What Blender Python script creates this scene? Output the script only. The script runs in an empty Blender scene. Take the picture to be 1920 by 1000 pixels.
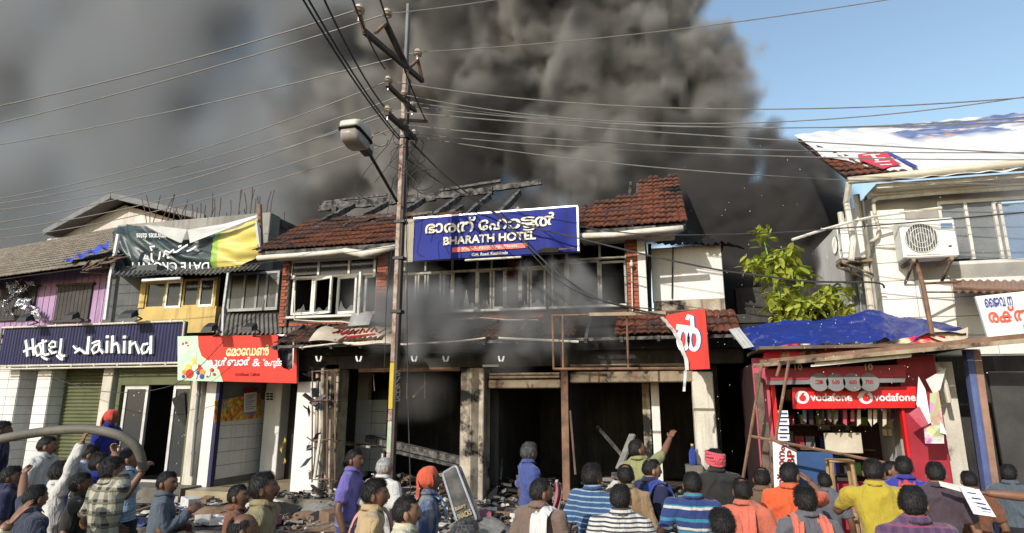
import bpy, math, random
import numpy as np
from mathutils import Vector, Matrix
from mathutils import noise as mnoise

# ---------------------------------------------------------------- camera, sky, sun, exposure
sc = bpy.context.scene
COL = sc.collection
PI = math.pi
R = math.radians
random.seed(11)
rng = np.random.default_rng(11)

F_PX, YAW, PITCH, CAMZ = 1150.0, R(14), R(12.6), 2.05
cam = bpy.data.cameras.new("camera")
cam.sensor_width = 36.0
cam.lens = 36.0 * F_PX / 1920.0
cam.clip_start = 0.05
cam.clip_end = 3000
cam_o = bpy.data.objects.new("camera", cam)
cam_o.location = (0, 0, CAMZ)
cam_o.rotation_euler = (PI / 2 + PITCH, 0, YAW)
COL.objects.link(cam_o)
sc.camera = cam_o

SUN_EL, SUN_AZ = R(27), R(-21)      # azimuth of the light's source, measured from -Y (behind the camera) towards -X
world = bpy.data.worlds.new("World")
sc.world = world
world.use_nodes = True
wn = world.node_tree
sky = wn.nodes.new("ShaderNodeTexSky")
sky.sky_type = 'NISHITA'
sky.sun_disc = False
sky.sun_elevation = SUN_EL
sky.sun_rotation = R(180 + 21)
sky.air_density = 1.5
sky.dust_density = 1.0
sky.ozone_density = 1.6
wn.links.new(sky.outputs[0], wn.nodes["Background"].inputs[0])
wn.nodes["Background"].inputs[1].default_value = 0.148
sun = bpy.data.lights.new("sun", 'SUN')
sun.energy = 3.5
sun.angle = R(0.5)
sun.color = (1.0, 0.955, 0.89)
sun_o = bpy.data.objects.new("sun", sun)
sd = Vector((math.sin(R(21)) * math.cos(SUN_EL), math.cos(R(21)) * math.cos(SUN_EL), -math.sin(SUN_EL)))
sun_o.rotation_euler = sd.to_track_quat('-Z', 'Y').to_euler()
sun_o.location = (-6, -12, 14)
COL.objects.link(sun_o)
sc.view_settings.view_transform = 'Standard'
sc.view_settings.look = 'None'
sc.view_settings.exposure = 0.34
sc.view_settings.gamma = 1.0
sc.view_settings.use_curve_mapping = False
sc.render.engine = 'CYCLES'
cy = sc.cycles
cy.use_denoising = True
cy.max_bounces = 6
cy.diffuse_bounces = 3
cy.glossy_bounces = 2
cy.transmission_bounces = 3
cy.transparent_max_bounces = 10
cy.volume_bounces = 0
cy.volume_step_rate = 2.5
cy.volume_max_steps = 256
cy.caustics_reflective = False
cy.caustics_refractive = False
cy.sample_clamp_indirect = 6

# ---------------------------------------------------------------- survey helpers: turn a point seen in the photograph into a place
_fw = np.array([-math.sin(YAW) * math.cos(PITCH), math.cos(YAW) * math.cos(PITCH), math.sin(PITCH)])
_rt = np.array([math.cos(YAW), math.sin(YAW), 0.0])
_up = np.cross(_rt, _fw)
_C = np.array([0, 0, CAMZ])
def ray(x, y): return _fw + _rt * (x - 960) / F_PX + _up * (500 - y) / F_PX
def P(x, y, Y):
    r = ray(x, y); return Vector(_C + r * (Y / r[1]))
def PZ(x, y, Z):
    r = ray(x, y); return Vector(_C + r * ((Z - CAMZ) / r[2]))
def PX(x, y, X):
    r = ray(x, y); return Vector(_C + r * (X / r[0]))
def PD(x, y, d): return Vector(_C + ray(x, y) * d)
def X_(x, y, Y): return P(x, y, Y).x
def Z_(x, y, Y): return P(x, y, Y).z

# ---------------------------------------------------------------- materials
MATS = {}
class NT:
    def __init__(s, m):
        s.t = m.node_tree; s.N = s.t.nodes; s.L = s.t.links
    def new(s, k, **kw):
        n = s.N.new(k)
        for a, b in kw.items(): setattr(n, a, b)
        return n
    def set(s, sock, v):
        if v is None: return
        if hasattr(v, 'is_output'): s.L.new(v, sock)
        elif isinstance(v, (tuple, list)) and len(v) == 3 and sock.type == 'RGBA': sock.default_value = (*v, 1)
        else: sock.default_value = v
    def math(s, op, a, b=None, clamp=False):
        n = s.new('ShaderNodeMath', operation=op, use_clamp=clamp); s.set(n.inputs[0], a)
        if b is not None: s.set(n.inputs[1], b)
        return n.outputs[0]
    def mix(s, f, a, b, mode='MIX'):
        n = s.new('ShaderNodeMix', data_type='RGBA', blend_type=mode)
        s.set(n.inputs[0], f); s.set(n.inputs[6], a); s.set(n.inputs[7], b); return n.outputs[2]
    def noise(s, co, scale, detail=4, rough=.55, dist=0.0):
        n = s.new('ShaderNodeTexNoise'); s.set(n.inputs['Vector'], co); s.set(n.inputs['Scale'], scale)
        s.set(n.inputs['Detail'], detail); s.set(n.inputs['Roughness'], rough); s.set(n.inputs['Distortion'], dist); return n.outputs[0]
    def ramp(s, f, a, b, ca=0.0, cb=1.0):
        n = s.new('ShaderNodeMapRange', clamp=True); s.set(n.inputs[0], f); s.set(n.inputs[1], a); s.set(n.inputs[2], b)
        s.set(n.inputs[3], ca); s.set(n.inputs[4], cb); return n.outputs[0]
    def scale(s, co, v):
        n = s.new('ShaderNodeMapping'); s.set(n.inputs[0], co); n.inputs['Scale'].default_value = v; return n.outputs[0]

def newmat(name):
    m = bpy.data.materials.new(name); m.use_nodes = True
    MATS[name] = m
    t = NT(m)
    b = t.N['Principled BSDF']
    b.inputs['Specular IOR Level'].default_value = .3
    return m, t, b
def co_of(t, obj=False):
    return t.new('ShaderNodeTexCoord').outputs['Object'] if obj else t.new('ShaderNodeNewGeometry').outputs['Position']
SOOT = (.012, .011, .010)
def mat(name, c, c2=None, rough=.8, ns=2.5, bump=.25, bs=40, metal=0, soot=0, sns=1.2, streak=0, spec=.3, obj=False, speck=.18, dirt=None, trans=0):
    """a worn surface: two tones by large noise, fine speckle, rain streaks, soot blotches, small relief"""
    if name in MATS: return MATS[name]
    m, t, b = newmat(name)
    co = co_of(t, obj)
    c2 = c2 or tuple(x * .72 for x in c)
    col = t.mix(t.ramp(t.noise(co, ns, 5), .35, .65), c, c2)
    fine = t.noise(co, bs, 4, .7)
    col = t.mix(1.0, col, t.mix(fine, (1 - speck * 1.3,) * 3, (1 + speck,) * 3), 'MULTIPLY')
    if streak:
        s = t.noise(t.scale(co, (6, 6, .5)), 1.6, 4, .6)
        col = t.mix(t.ramp(s, .5, .72, 0, streak), col, dirt or tuple(x * .35 for x in c))
    if soot:
        s = t.noise(co, sns, 6, .62)
        col = t.mix(t.ramp(s, .66 - soot * .35, .74 - soot * .28), col, SOOT)
    t.set(b.inputs['Base Color'], col)
    rg = t.ramp(fine, 0, 1, max(0, rough - .12), min(1, rough + .12)); t.set(b.inputs['Roughness'], rg)
    b.inputs['Metallic'].default_value = metal
    b.inputs['Specular IOR Level'].default_value = spec
    if bump:
        bn = t.new('ShaderNodeBump'); bn.inputs['Strength'].default_value = bump; bn.inputs['Distance'].default_value = .02
        t.set(bn.inputs['Height'], fine); t.L.new(bn.outputs[0], b.inputs['Normal'])
    if trans:
        tr = t.new('ShaderNodeBsdfTranslucent'); t.set(tr.inputs[0], col)
        mx = t.new('ShaderNodeMixShader'); mx.inputs[0].default_value = trans
        t.L.new(b.outputs[0], mx.inputs[1]); t.L.new(tr.outputs[0], mx.inputs[2]); t.L.new(mx.outputs[0], t.N['Material Output'].inputs[0])
    return m

# ---------------------------------------------------------------- mesh helpers
class MB:
    def __init__(s): s.v = []; s.f = []; s.m = []
    def add(s, v, f, m=0):
        o = len(s.v); s.v += [tuple(p) for p in v]; s.f += [tuple(i + o for i in q) for q in f]; s.m += [m] * len(f); return s
    def box(s, x0, x1, y0, y1, z0, z1, b=0.0, m=0):
        if x0 > x1: x0, x1 = x1, x0
        if z0 > z1: z0, z1 = z1, z0
        if y0 > y1: y0, y1 = y1, y0
        b = min(b, (x1 - x0) * .3, (y1 - y0) * .3, (z1 - z0) * .3)
        if b <= 0:
            v = [(x, y, z) for z in (z0, z1) for y in (y0, y1) for x in (x0, x1)]
            return s.add(v, [(0, 2, 3, 1), (4, 5, 7, 6), (0, 1, 5, 4), (2, 6, 7, 3), (0, 4, 6, 2), (1, 3, 7, 5)], m)
        # chamfered vertical and front edges
        v = []; f = []
        for zz, ins in ((z0, b), (z0 + b, 0), (z1 - b, 0), (z1, b)):
            a0, a1, c0, c1 = x0 + ins, x1 - ins, y0 + ins, y1 - ins
            v += [(a0 + b, c0, zz), (a1 - b, c0, zz), (a1, c0 + b, zz), (a1, c1 - b, zz), (a1 - b, c1, zz), (a0 + b, c1, zz), (a0, c1 - b, zz), (a0, c0 + b, zz)]
        for k in range(3):
            for i in range(8):
                j = (i + 1) % 8; f.append((k * 8 + i, k * 8 + j, k * 8 + 8 + j, k * 8 + 8 + i))
        f.append(tuple(range(7, -1, -1))); f.append(tuple(range(24, 32)))
        return s.add(v, f, m)
    def pbox(s, x0, y0, x1, y1, Y, dep, b=0.0, m=0):
        ym = (y0 + y1) / 2; xm = (x0 + x1) / 2
        return s.box(X_(x0, ym, Y), X_(x1, ym, Y), Y, Y + dep, Z_(xm, y1, Y), Z_(xm, y0, Y), b, m)
    def prism(s, pts, ext, m=0):
        ext = Vector(ext); n = len(pts); pts = [Vector(p) for p in pts]
        v = pts + [p + ext for p in pts]
        f = [tuple(range(n)), tuple(range(2 * n - 1, n - 1, -1))] + [(i, i + n, (i + 1) % n + n, (i + 1) % n) for i in range(n)]
        return s.add(v, f, m)
    def tp(s, pts, Y, dep, m=0): return s.prism([P(x, y, Y) for x, y in pts], (0, dep, 0), m)
    def tube(s, pts, r, n=6, m=0, caps=True):
        pts = [Vector(p) for p in pts]; k = len(pts)
        rs = r if isinstance(r, (list, tuple)) else [r] * k
        v = []; f = []; prev = None
        for i, p in enumerate(pts):
            d = (pts[min(i + 1, k - 1)] - pts[max(i - 1, 0)])
            if d.length < 1e-9: d = Vector((0, 0, 1))
            d.normalize()
            if prev is None:
                a = Vector((0, 0, 1)) if abs(d.z) < .9 else Vector((1, 0, 0))
                u = d.cross(a).normalized()
            else:
                u = (prev - d * prev.dot(d)); u = u.normalized() if u.length > 1e-6 else d.orthogonal().normalized()
            prev = u; w = d.cross(u)
            for j in range(n):
                a = 2 * PI * j / n
                v.append(p + (u * math.cos(a) + w * math.sin(a)) * rs[i])
        for i in range(k - 1):
            for j in range(n):
                f.append((i * n + j, i * n + (j + 1) % n, i * n + n + (j + 1) % n, i * n + n + j))
        if caps: f.append(tuple(range(n - 1, -1, -1))); f.append(tuple(range((k - 1) * n, k * n)))
        return s.add(v, f, m)
    def beam(s, a, b, w, h, m=0, up=(0, 0, 1)):
        a = Vector(a); b = Vector(b); d = (b - a).normalized(); u = d.cross(Vector(up))
        u = u.normalized() if u.length > 1e-5 else d.orthogonal().normalized(); w2 = u.cross(d) * (h / 2); u = u * (w / 2)
        v = [a - u - w2, a + u - w2, a + u + w2, a - u + w2, b - u - w2, b + u - w2, b + u + w2, b - u + w2]
        return s.add(v, [(3, 2, 1, 0), (4, 5, 6, 7), (0, 1, 5, 4), (1, 2, 6, 5), (2, 3, 7, 6), (3, 0, 4, 7)], m)
    def ribbon(s, pts, w, ext, nrm=(0, -1, 0), m=0):
        """flat stroke of width w along a polyline, extruded by ext (for cut-out letters)"""
        pts = [Vector(p) for p in pts]; nrm = Vector(nrm); L = []; Rr = []; k = len(pts)
        ws = w if isinstance(w, (list, tuple)) else [w] * k
        for i, p in enumerate(pts):
            d = (pts[min(i + 1, k - 1)] - pts[max(i - 1, 0)]).normalized(); n = d.cross(nrm).normalized() * (ws[i] / 2)
            L.append(p + n); Rr.append(p - n)
        for i in range(k - 1):
            e = nrm * (.0007 * (i % 2)); s.prism([L[i] + e, L[i + 1] + e, Rr[i + 1] + e, Rr[i] + e], ext, m)
        return s
    def grid(s, fn, nu, nv, m=0):
        v = [fn(i / nu, j / nv) for j in range(nv + 1) for i in range(nu + 1)]
        f = [(j * (nu + 1) + i, j * (nu + 1) + i + 1, (j + 1) * (nu + 1) + i + 1, (j + 1) * (nu + 1) + i) for j in range(nv) for i in range(nu)]
        return s.add(v, f, m)
    def ico(s, c, r, m=0, sub=1):
        import bmesh
        bm = bmesh.new(); bmesh.ops.create_icosphere(bm, subdivisions=sub, radius=1)
        c = Vector(c); r = r if isinstance(r, (tuple, list)) else (r, r, r)
        v = [(c.x + q.co.x * r[0], c.y + q.co.y * r[1], c.z + q.co.z * r[2]) for q in bm.verts]
        f = [tuple(w.index for w in q.verts) for q in bm.faces]; bm.free(); return s.add(v, f, m)
    def mesh(s, name):
        me = bpy.data.meshes.new(name); me.from_pydata(s.v, [], s.f)
        if any(s.m): me.polygons.foreach_set('material_index', s.m)
        me.validate(); me.update(); return me
    def build(s, name, mats, parent=None, smooth=False, **kw):
        return obj(name, s.mesh(name), mats, parent, smooth, **kw)

def obj(name, me, mats=None, parent=None, smooth=False, label=None, cat=None, group=None, kind=None):
    if mats is not None and not me.materials:
        for q in (mats if isinstance(mats, (list, tuple)) else [mats]): me.materials.append(MATS[q] if isinstance(q, str) else q)
    if smooth: me.polygons.foreach_set('use_smooth', [True] * len(me.polygons))
    o = bpy.data.objects.new(name, me); COL.objects.link(o)
    if parent is not None: adopt(o, parent)
    return tag(o, label, cat, group, kind)
def wloc(o):
    p = Vector((0, 0, 0))
    while o is not None: p = p + o.location if o.type == 'EMPTY' else p; o = o.parent
    return p
def adopt(o, parent):
    o.parent = parent
    root = parent
    while root.parent is not None: root = root.parent
    if parent.type == 'EMPTY': o.matrix_parent_inverse = Matrix.Translation(-parent.location)
def tag(o, label=None, cat=None, group=None, kind=None):
    if label: o['label'] = label
    if cat: o['category'] = cat
    if group: o['group'] = group
    if kind: o['kind'] = kind
    return o
def thing(name, label, cat, loc, group=None):
    o = bpy.data.objects.new(name, None); COL.objects.link(o); o.location = loc; o.empty_display_size = .2
    return tag(o, label, cat, group)
_TXT = {}
def glyphs(s, bold=0.0):
    k = (s, bold)
    if k in _TXT: return _TXT[k]
    c = bpy.data.curves.new('lettering', 'FONT'); c.body = s; c.size = 1; c.offset = bold; c.resolution_u = 4
    o = bpy.data.objects.new('lettering', c); COL.objects.link(o)
    me = bpy.data.meshes.new_from_object(o.evaluated_get(bpy.context.evaluated_depsgraph_get()))
    v = np.array([p.co[:2] for p in me.vertices]); f = [tuple(p.vertices) for p in me.polygons]
    bpy.data.objects.remove(o); bpy.data.curves.remove(c); bpy.data.meshes.remove(me)
    _TXT[k] = (v, f); return v, f
def text_on(mb, s, fn, bold=0.0, m=0, shear=0.0):
    """lay lettering on a surface: fn(u,v) gives the place for u,v in 0..1 over the lettering's own box"""
    v, f = glyphs(s)
    if len(v) == 0: return mb
    lo = v.min(0); hi = v.max(0); w = (v - lo) / (hi - lo)
    if bold:        # heavier strokes: the same outline laid five times, a hair apart
        e = bold / (hi - lo)
        for k, (dx, dy) in enumerate(((0, 0), (1, 0), (-1, 0), (0, 1), (0, -1), (.7, .7), (-.7, .7), (.7, -.7), (-.7, -.7))):
            mb.add([Vector(fn(a + dx * e[0] + shear * b, b + dy * e[1])) + Vector((0, -.0004 * k, 0)) for a, b in w], f, m)
        return mb
    return mb.add([fn(a + shear * b, b) for a, b in w], f, m)
def ptext(mb, s, x0, y0, x1, y1, Y, bold=0.0, m=0, shear=0.0, rise=0.0):
    """lettering inside a box seen in the photograph, standing on the plane Y; rise = photo pixels the line climbs to the right"""
    xm = (x0 + x1) / 2; ym = (y0 + y1) / 2
    a, b = X_(x0, ym, Y), X_(x1, ym, Y); c, d = Z_(xm, y1, Y), Z_(xm, y0, Y); rz = rise * .0094
    return text_on(mb, s, lambda u, v: (a + (b - a) * u, Y, c + (d - c) * v + (u - .5) * rz), bold, m, shear)
def catenary(a, b, sag, n=14):
    a = Vector(a); b = Vector(b)
    return [a.lerp(b, i / n) - Vector((0, 0, sag * 4 * (i / n) * (1 - i / n))) for i in range(n + 1)]
def copies(o, parent=None, loc=None):
    c = o.copy(); COL.objects.link(c)
    if parent is not None: c.parent = parent
    if loc is not None: c.location = loc
    for ch in o.children: copies(ch, c)
    return c
# ================================================================= THE SETTING: road, pavement
mat('asphalt', (.055, .053, .05), (.035, .034, .033), rough=.85, ns=1.5, bs=90, bump=.6)
mat('paving', (.095, .088, .078), (.04, .037, .034), rough=.85, ns=1.8, bs=50, bump=.5, soot=.25, sns=1.6)
mat('plinth', (.20, .175, .135), (.085, .075, .06), rough=.6, ns=2.2, bs=50, bump=.4, soot=.3, sns=2.0)
MB().box(-160, 160, -60, 260, -.4, -.1).build('road', 'asphalt', kind='structure')
mb = MB()
for i in range(28):
    x0 = -24 + i * 1.2
    mb.box(x0, x0 + 1.192, 7.9 + .14, 10.42, -.096, .27 + random.uniform(-.004, .004), .008)
pav = mb.build('pavement', 'paving', kind='structure')
kerb = MB()
for i in range(36):
    x0 = -24 + i * .95
    kerb.box(x0, x0 + .938, 7.9, 8.036, -.096, .285 + random.uniform(-.004, .004), .015)
kerb.build('kerb', 'plinth', kind='structure')

# ================================================================= GABLED HOUSE far left, behind
mat('limewash', (.66, .63, .57), (.50, .46, .43), ns=1.2, streak=.5, dirt=(.35, .22, .19), bump=.2)
mat('old_roof', (.16, .15, .135), (.11, .10, .09), ns=2, bump=.4)
mat('lead_grey', (.20, .20, .20), (.15, .15, .15), bump=.2)
g = thing('gabled_house', 'white gabled house with grey roof rising behind the tiled purple building', 'house', P(220, 430, 18) * 1.0)
g.location.z = 0
A, B, Cc = P(214, 372, 18), P(98, 436, 18), P(378, 410, 18)
half = (Cc.x - B.x) / 2; xm = A.x; zb = (B.z + Cc.z) / 2
MB().prism([(xm - half * .86, 18.5, 0.0), (xm + half * .96, 18.5, 0.0), (xm + half * .96, 18.5, zb), (xm, 18.5, A.z - .12), (xm - half * .86, 18.5, zb)], (0, 8, 0)).build('wall', 'limewash', g)
mb = MB()
mb.prism([(B.x - .2, 17.9, B.z - .1), (xm, 17.9, A.z), (xm, 17.9, A.z + .13), (B.x - .2, 17.9, B.z + .05)], (0, 9, 0))
mb.prism([(Cc.x + .2, 17.9, Cc.z - .1), (Cc.x + .2, 17.9, Cc.z + .05), (xm, 17.9, A.z + .13), (xm, 17.9, A.z)], (0, 9, 0))
rf = mb.build('roof', 'old_roof', g)
MB().beam((B.x - .25, 17.86, B.z - .02), (xm, 17.86, A.z + .06), .06, .2).beam((xm, 17.86, A.z + .06), (Cc.x + .25, 17.86, Cc.z - .02), .06, .2).build('barge_board', 'lead_grey', rf)
MB().box(B.x - .35, B.x + .9, 18.1, 19.2, B.z - .75, B.z - .2, .03).build('eave_block', 'limewash', g)

# ================================================================= PURPLE BUILDING with tiled roof, far left
mat('purple_paint', (.42, .27, .43), (.33, .20, .34), ns=1.6, streak=.5, bump=.15)
mat('dark_shutter', (.075, .065, .06), (.05, .045, .04), ns=3, bump=.3)
mat('grey_tile', (.24, .205, .165), (.15, .13, .105), ns=4, bs=30, bump=.5, speck=.3)
YP = 11.7
pb = thing('purple_building', 'lilac painted upper storey with old brown tile roof and shuttered windows', 'building', (P(100, 560, YP).x, YP, 0))
zt = Z_(120, 494, YP) + .12; zb_ = Z_(120, 602, YP)
xl = X_(-70, 560, YP); xr = X_(212, 560, YP)
MB().box(xl, xr, YP, YP + .25, 3.5, Z_(120, 499, YP)).build('wall', 'purple_paint', pb)
for (a, b, c, d) in ((108, 537, 172, 600), (2, 541, 68, 597)):
    mb = MB(); w = (X_(b and c, 565, YP) - X_(a, 565, YP)); x0 = X_(a, 565, YP); x1 = X_(c, 565, YP); z0 = Z_((a + c) / 2, d, YP); z1 = Z_((a + c) / 2, b, YP)
    n = 9
    for i in range(n):
        mb.box(x0 + (x1 - x0) * i / n + .004, x0 + (x1 - x0) * (i + 1) / n - .004, YP - .05, YP - .002, z0, z1, .006)
    wnd = mb.build('shutter', 'dark_shutter', pb)
    MB().box(x0 - .05, x1 + .05, YP - .07, YP - .003, z0 - .06, z0 - .002).box(x0 - .05, x1 + .05, YP - .07, YP - .003, z1 + .002, z1 + .06).build('frame', 'dark_shutter', wnd)
# battens on the plank wall
mb = MB()
for i in range(26):
    xx = xl + (xr - xl) * (i + .5) / 26
    mb.box(xx - .006, xx + .006, YP - .012, YP - .001, zb_ - .2, Z_(120, 502, YP))
mb.build('batten', 'purple_paint', pb)
# roof: rows of tiles lapping, wave across
e0, e1 = P(-70, 528, 11.0), P(212, 489, 11.0)
t0, t1 = P(-70, 482, 14.6), P(240, 424, 14.6)
def proof(mb):
    rows, cols = 15, 108
    for r in range(rows):
        va, vb = r / rows, (r + 1.15) / rows
        def fn(u, v, va=va, vb=vb, r=r):
            vv = va + (vb - va) * max(0, v * 2 - 1); lf = -.02 if v < .25 else .05 if v < .75 else 0.0
            p = e0.lerp(e1, u).lerp(t0.lerp(t1, u), vv)
            wv = math.sin(u * cols * PI) ** 2 * .035
            return (p.x, p.y, p.z + wv + lf + .012 * mnoise.noise((u * 40, r, 0)))
        mb.grid(fn, cols * 3, 2)
    return mb
mb = proof(MB())
rf = mb.build('roof', 'grey_tile', pb); rf['kind'] = 'stuff'
MB().grid(lambda u, v: e0.lerp(e1, u).lerp(t0.lerp(t1, u), v) + Vector((0, .05, -.07)), 16, 6).build('roof_underside', 'dark_shutter', pb)
# blue plastic on that roof edge
mat('blue_tarp', (.035, .07, .42), (.025, .05, .33), rough=.45, ns=4, bump=.35, bs=25, spec=.5)
ta, tb_, tc, td = P(117, 502, 10.96), P(205, 476, 10.9), P(207, 462, 11.5), P(135, 492, 11.4)
def tarp1(u, v):
    p = ta.lerp(tb_, u).lerp(td.lerp(tc, u), v)
    return (p.x, p.y - .05, p.z + .10 + .05 * math.sin(u * 23 + v * 4) * (1 - .5 * v) + .04 * mnoise.noise((u * 6, v * 5, 2)))
MB().grid(tarp1, 30, 8).build('roof_sheet', 'blue_tarp', smooth=True, label='narrow blue plastic sheet lying on the brown tiled roof edge', cat='tarpaulin')
mb = MB()
for k in range(26):
    u = random.random(); p = P(150 + u * 60, 508 - u * 22 + random.uniform(-4, 4), 10.9)
    mb.beam(p, p + Vector((random.uniform(.2, .5), random.uniform(-.1, .3), random.uniform(.0, .18))), .05, .02)
mat('old_wood', (.17, .12, .085), (.09, .065, .05), ns=5, bump=.4)
mb.build('broken_batten', 'old_wood', pb)['kind'] = 'stuff'
# silver tinsel (foil garland) hanging in front of the shutters
mat('foil', (.75, .76, .78), (.5, .5, .52), rough=.2, metal=1, bump=.8, bs=60, ns=20)
def tinsel(mb, pts, w):
    for i in range(len(pts) - 1):
        a, b = P(*pts[i], YP - .25), P(*pts[i + 1], YP - .25)
        for k in range(26):
            t = k / 26; p = a.lerp(b, t)
            q = Vector((random.uniform(-w, w), random.uniform(-w, w), random.uniform(-w, w)))
            q2 = Vector((random.uniform(-w, w), random.uniform(-w, w), random.uniform(-w, w)))
            mb.add([p - q, p + q2 * .6, p + q, p - q2 * .6], [(0, 1, 2, 3)])
mb = MB()
tinsel(mb, [(31, 525), (29, 555), (50, 575), (78, 600)], .13)
tinsel(mb, [(60, 530), (28, 553), (4, 573)], .10)
tinsel(mb, [(15, 533), (30, 552)], .09); tinsel(mb, [(10, 585), (20, 590)], .09)
mb.build('foil_garland', 'foil', label='crumpled silver foil garland hanging across the purple wall', cat='garland')

# ================================================================= UNFINISHED CONCRETE BUILDING with starter bars
mat('concrete', (.30, .29, .26), (.20, .19, .17), ns=1.5, streak=.5, bump=.4, bs=35)
mat('dark_block', (.10, .10, .095), (.06, .06, .058), ns=2.5, bump=.5, bs=25)
mat('rust', (.13, .075, .05), (.07, .05, .04), ns=8, bump=.3)
cb = thing('unfinished_building', 'bare concrete upper storey with steel starter bars sticking up', 'building', (X_(380, 430, 12.5), 12.5, 0))
xa, xb = X_(226, 430, 12.5), X_(506, 430, 12.5); ztop = Z_(490, 401, 12.5)
MB().box(xa, xb - .16, 12.5, 16.5, 3.2, ztop - .22).build('wall', 'dark_block', cb)
MB().box(xa - .05, xb + .02, 12.44, 12.85, ztop - .55, ztop, .015).build('parapet_beam', 'concrete', cb)
MB().box(xb - .2, xb + .03, 12.42, 12.7, 3.2, ztop - .552, .01).build('column', 'concrete', cb)
MB().box(xb - .155, xb - .02, 12.72, 17, 3.2, ztop - .02).build('side_wall', 'dark_block', cb)
blk = MB().box(-.007, .02, 0, .40, 0, .19, .012).mesh('block')
for r in range(4):
    for c in range(6):
        o = obj('block', blk, 'dark_block', cb if (r or c) else cb)
        o.location = (xb - .012, 12.95 + c * .43 + (r % 2) * .2, ztop - .25 - r * .215)
for i in range(34):
    t = i / 33
    x = xa + .6 + (xb - xa - .7) * t; yy = 12.6 + random.choice((0, .15, .9)); h = random.uniform(.35, .85)
    ln = random.uniform(-.06, .06)
    if i < 6: h = .8; ln = (-.35, .25, -.2, .45, -.4, .2)[i]
    MB().tube([(x, yy, ztop - .1), (x + ln * .4, yy, ztop + h * .5), (x + ln, yy + random.uniform(-.1, .1), ztop + h)], .011, 5).build('starter_bar', 'rust', cb)

# ================================================================= DATE-SELLER FLEX BANNER hung upside down
m, t, b = newmat('flex_banner')
co = co_of(t, True)
sx = t.new('ShaderNodeSeparateXYZ'); t.L.new(co, sx.inputs[0])
b.inputs['Roughness'].default_value = .35
wx0, wx1 = X_(205, 460, 11.7), X_(490, 460, 11.7)
def xat(px): return X_(px, 460, 11.7)
c1 = t.mix(t.ramp(t.noise(co, 2, 4), .4, .6), (.055, .075, .075), (.03, .045, .048))
c1 = t.mix(t.ramp(sx.outputs[0], xat(401), xat(402.0)), c1, (.26, .42, .07))
c1 = t.mix(t.ramp(sx.outputs[0], xat(412), xat(414)), c1, (.58, .49, .13))
t.set(b.inputs['Base Color'], c1)
mat('white_flex', (.72, .72, .70), (.62, .62, .61), rough=.5, ns=3, bump=.1, trans=.2)
mat('white_paint', (.78, .78, .76), (.70, .70, .68), rough=.55, ns=3, bump=.08)
bn = thing('date_banner', 'dark green and yellow flex banner hanging upside down over the yellow room', 'banner', P(350, 515, 11.7))
YB = 11.7
top = [(205, 470), (212, 445), (222, 425), (236, 420), (252, 424), (272, 424), (300, 440), (330, 452), (352, 452), (380, 445), (408, 437), (450, 424), (487, 408)]
bot = [(206, 516), (215, 516), (228, 516), (245, 516), (262, 516), (285, 516), (310, 514), (335, 512), (355, 511), (380, 510), (410, 506), (445, 502), (488, 478)]
def banner(u, v, off=0.0):
    k = u * (len(top) - 1); i = min(int(k), len(top) - 2); f = k - i
    a = Vector((*top[i], 0)).lerp(Vector((*top[i + 1], 0)), f); c = Vector((*bot[i], 0)).lerp(Vector((*bot[i + 1], 0)), f)
    q = c.lerp(a, v)
    d = .10 * mnoise.noise((u * 9 + v * 3, v * 2.2, 0)) + .06 * mnoise.noise((u * 26 + v * 8, v * 3, 4)) - .10 * math.sin(v * PI) * .6
    if u < .45: d += .12 * math.sin((u * 30 + v * 7)) * (1 - u / .45)
    p = P(q.x, q.y, YB); p.y += d - off
    return p
MB().grid(banner, 96, 26).build('cloth', 'flex_banner', bn, smooth=True)
# the folded-over white back of the sheet along its top
fold = MB()
def wf(pts, dz):
    n = len(pts)
    fold.prism([P(x, y, YB - .22) + Vector((0, dz * mnoise.noise((x * .05, y * .05, 1)), 0)) for x, y in pts], (0, .008, 0))
wf([(271, 422), (300, 425), (352, 431), (352, 434), (340, 455), (335, 455), (322, 447)], .1)
wf([(354, 432), (420, 420), (484, 405), (484, 409), (440, 425), (400, 440), (356, 456)], .1)
wf([(476, 424), (484, 413), (487, 430), (487, 475), (480, 440)], .1)
fold.build('folded_edge', 'white_flex', bn)
mb = MB()
def on_banner(px0, py0, px1, py1):
    def fn(u, v):
        # upside down lettering
        q = (px1 + (px0 - px1) * u, py0 + (py1 - py0) * v)
        return P(q[0], q[1], YB - .17)
    return fn
text_on(mb, 'DATE CROWN', on_banner(248, 492, 392, 509), .012)
text_on(mb, 'emirates dates', on_banner(256, 438, 312, 449), .006)
for st in ([(368, 462), (355, 470), (350, 471)], [(352, 459), (340, 466), (332, 472), (325, 473)], [(340, 461), (334, 463)], [(326, 468), (318, 474), (310, 470), (306, 482)], [(300, 472), (299, 482), (297, 488)], [(318, 483), (313, 483)], [(290, 462), (281, 463), (285, 470)], [(284, 475), (284, 486), (288, 492)], [(273, 478), (270, 484), (278, 486), (276, 480)]):
    mb.ribbon([P(x, y, YB - .17) for x, y in st], .045, (0, .006, 0))
mb.build('lettering', 'white_paint', bn)
mat('pole_wood', (.28, .15, .09), (.16, .09, .06), ns=6, bump=.4)
MB().tube([P(487, 384, 11.6), P(488, 430, 11.6), P(490, 482, 11.6)], [.05, .055, .06], 8).build('support_post', 'pole_wood', label='reddish wooden post carrying the yellow end of the banner', cat='post')

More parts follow.
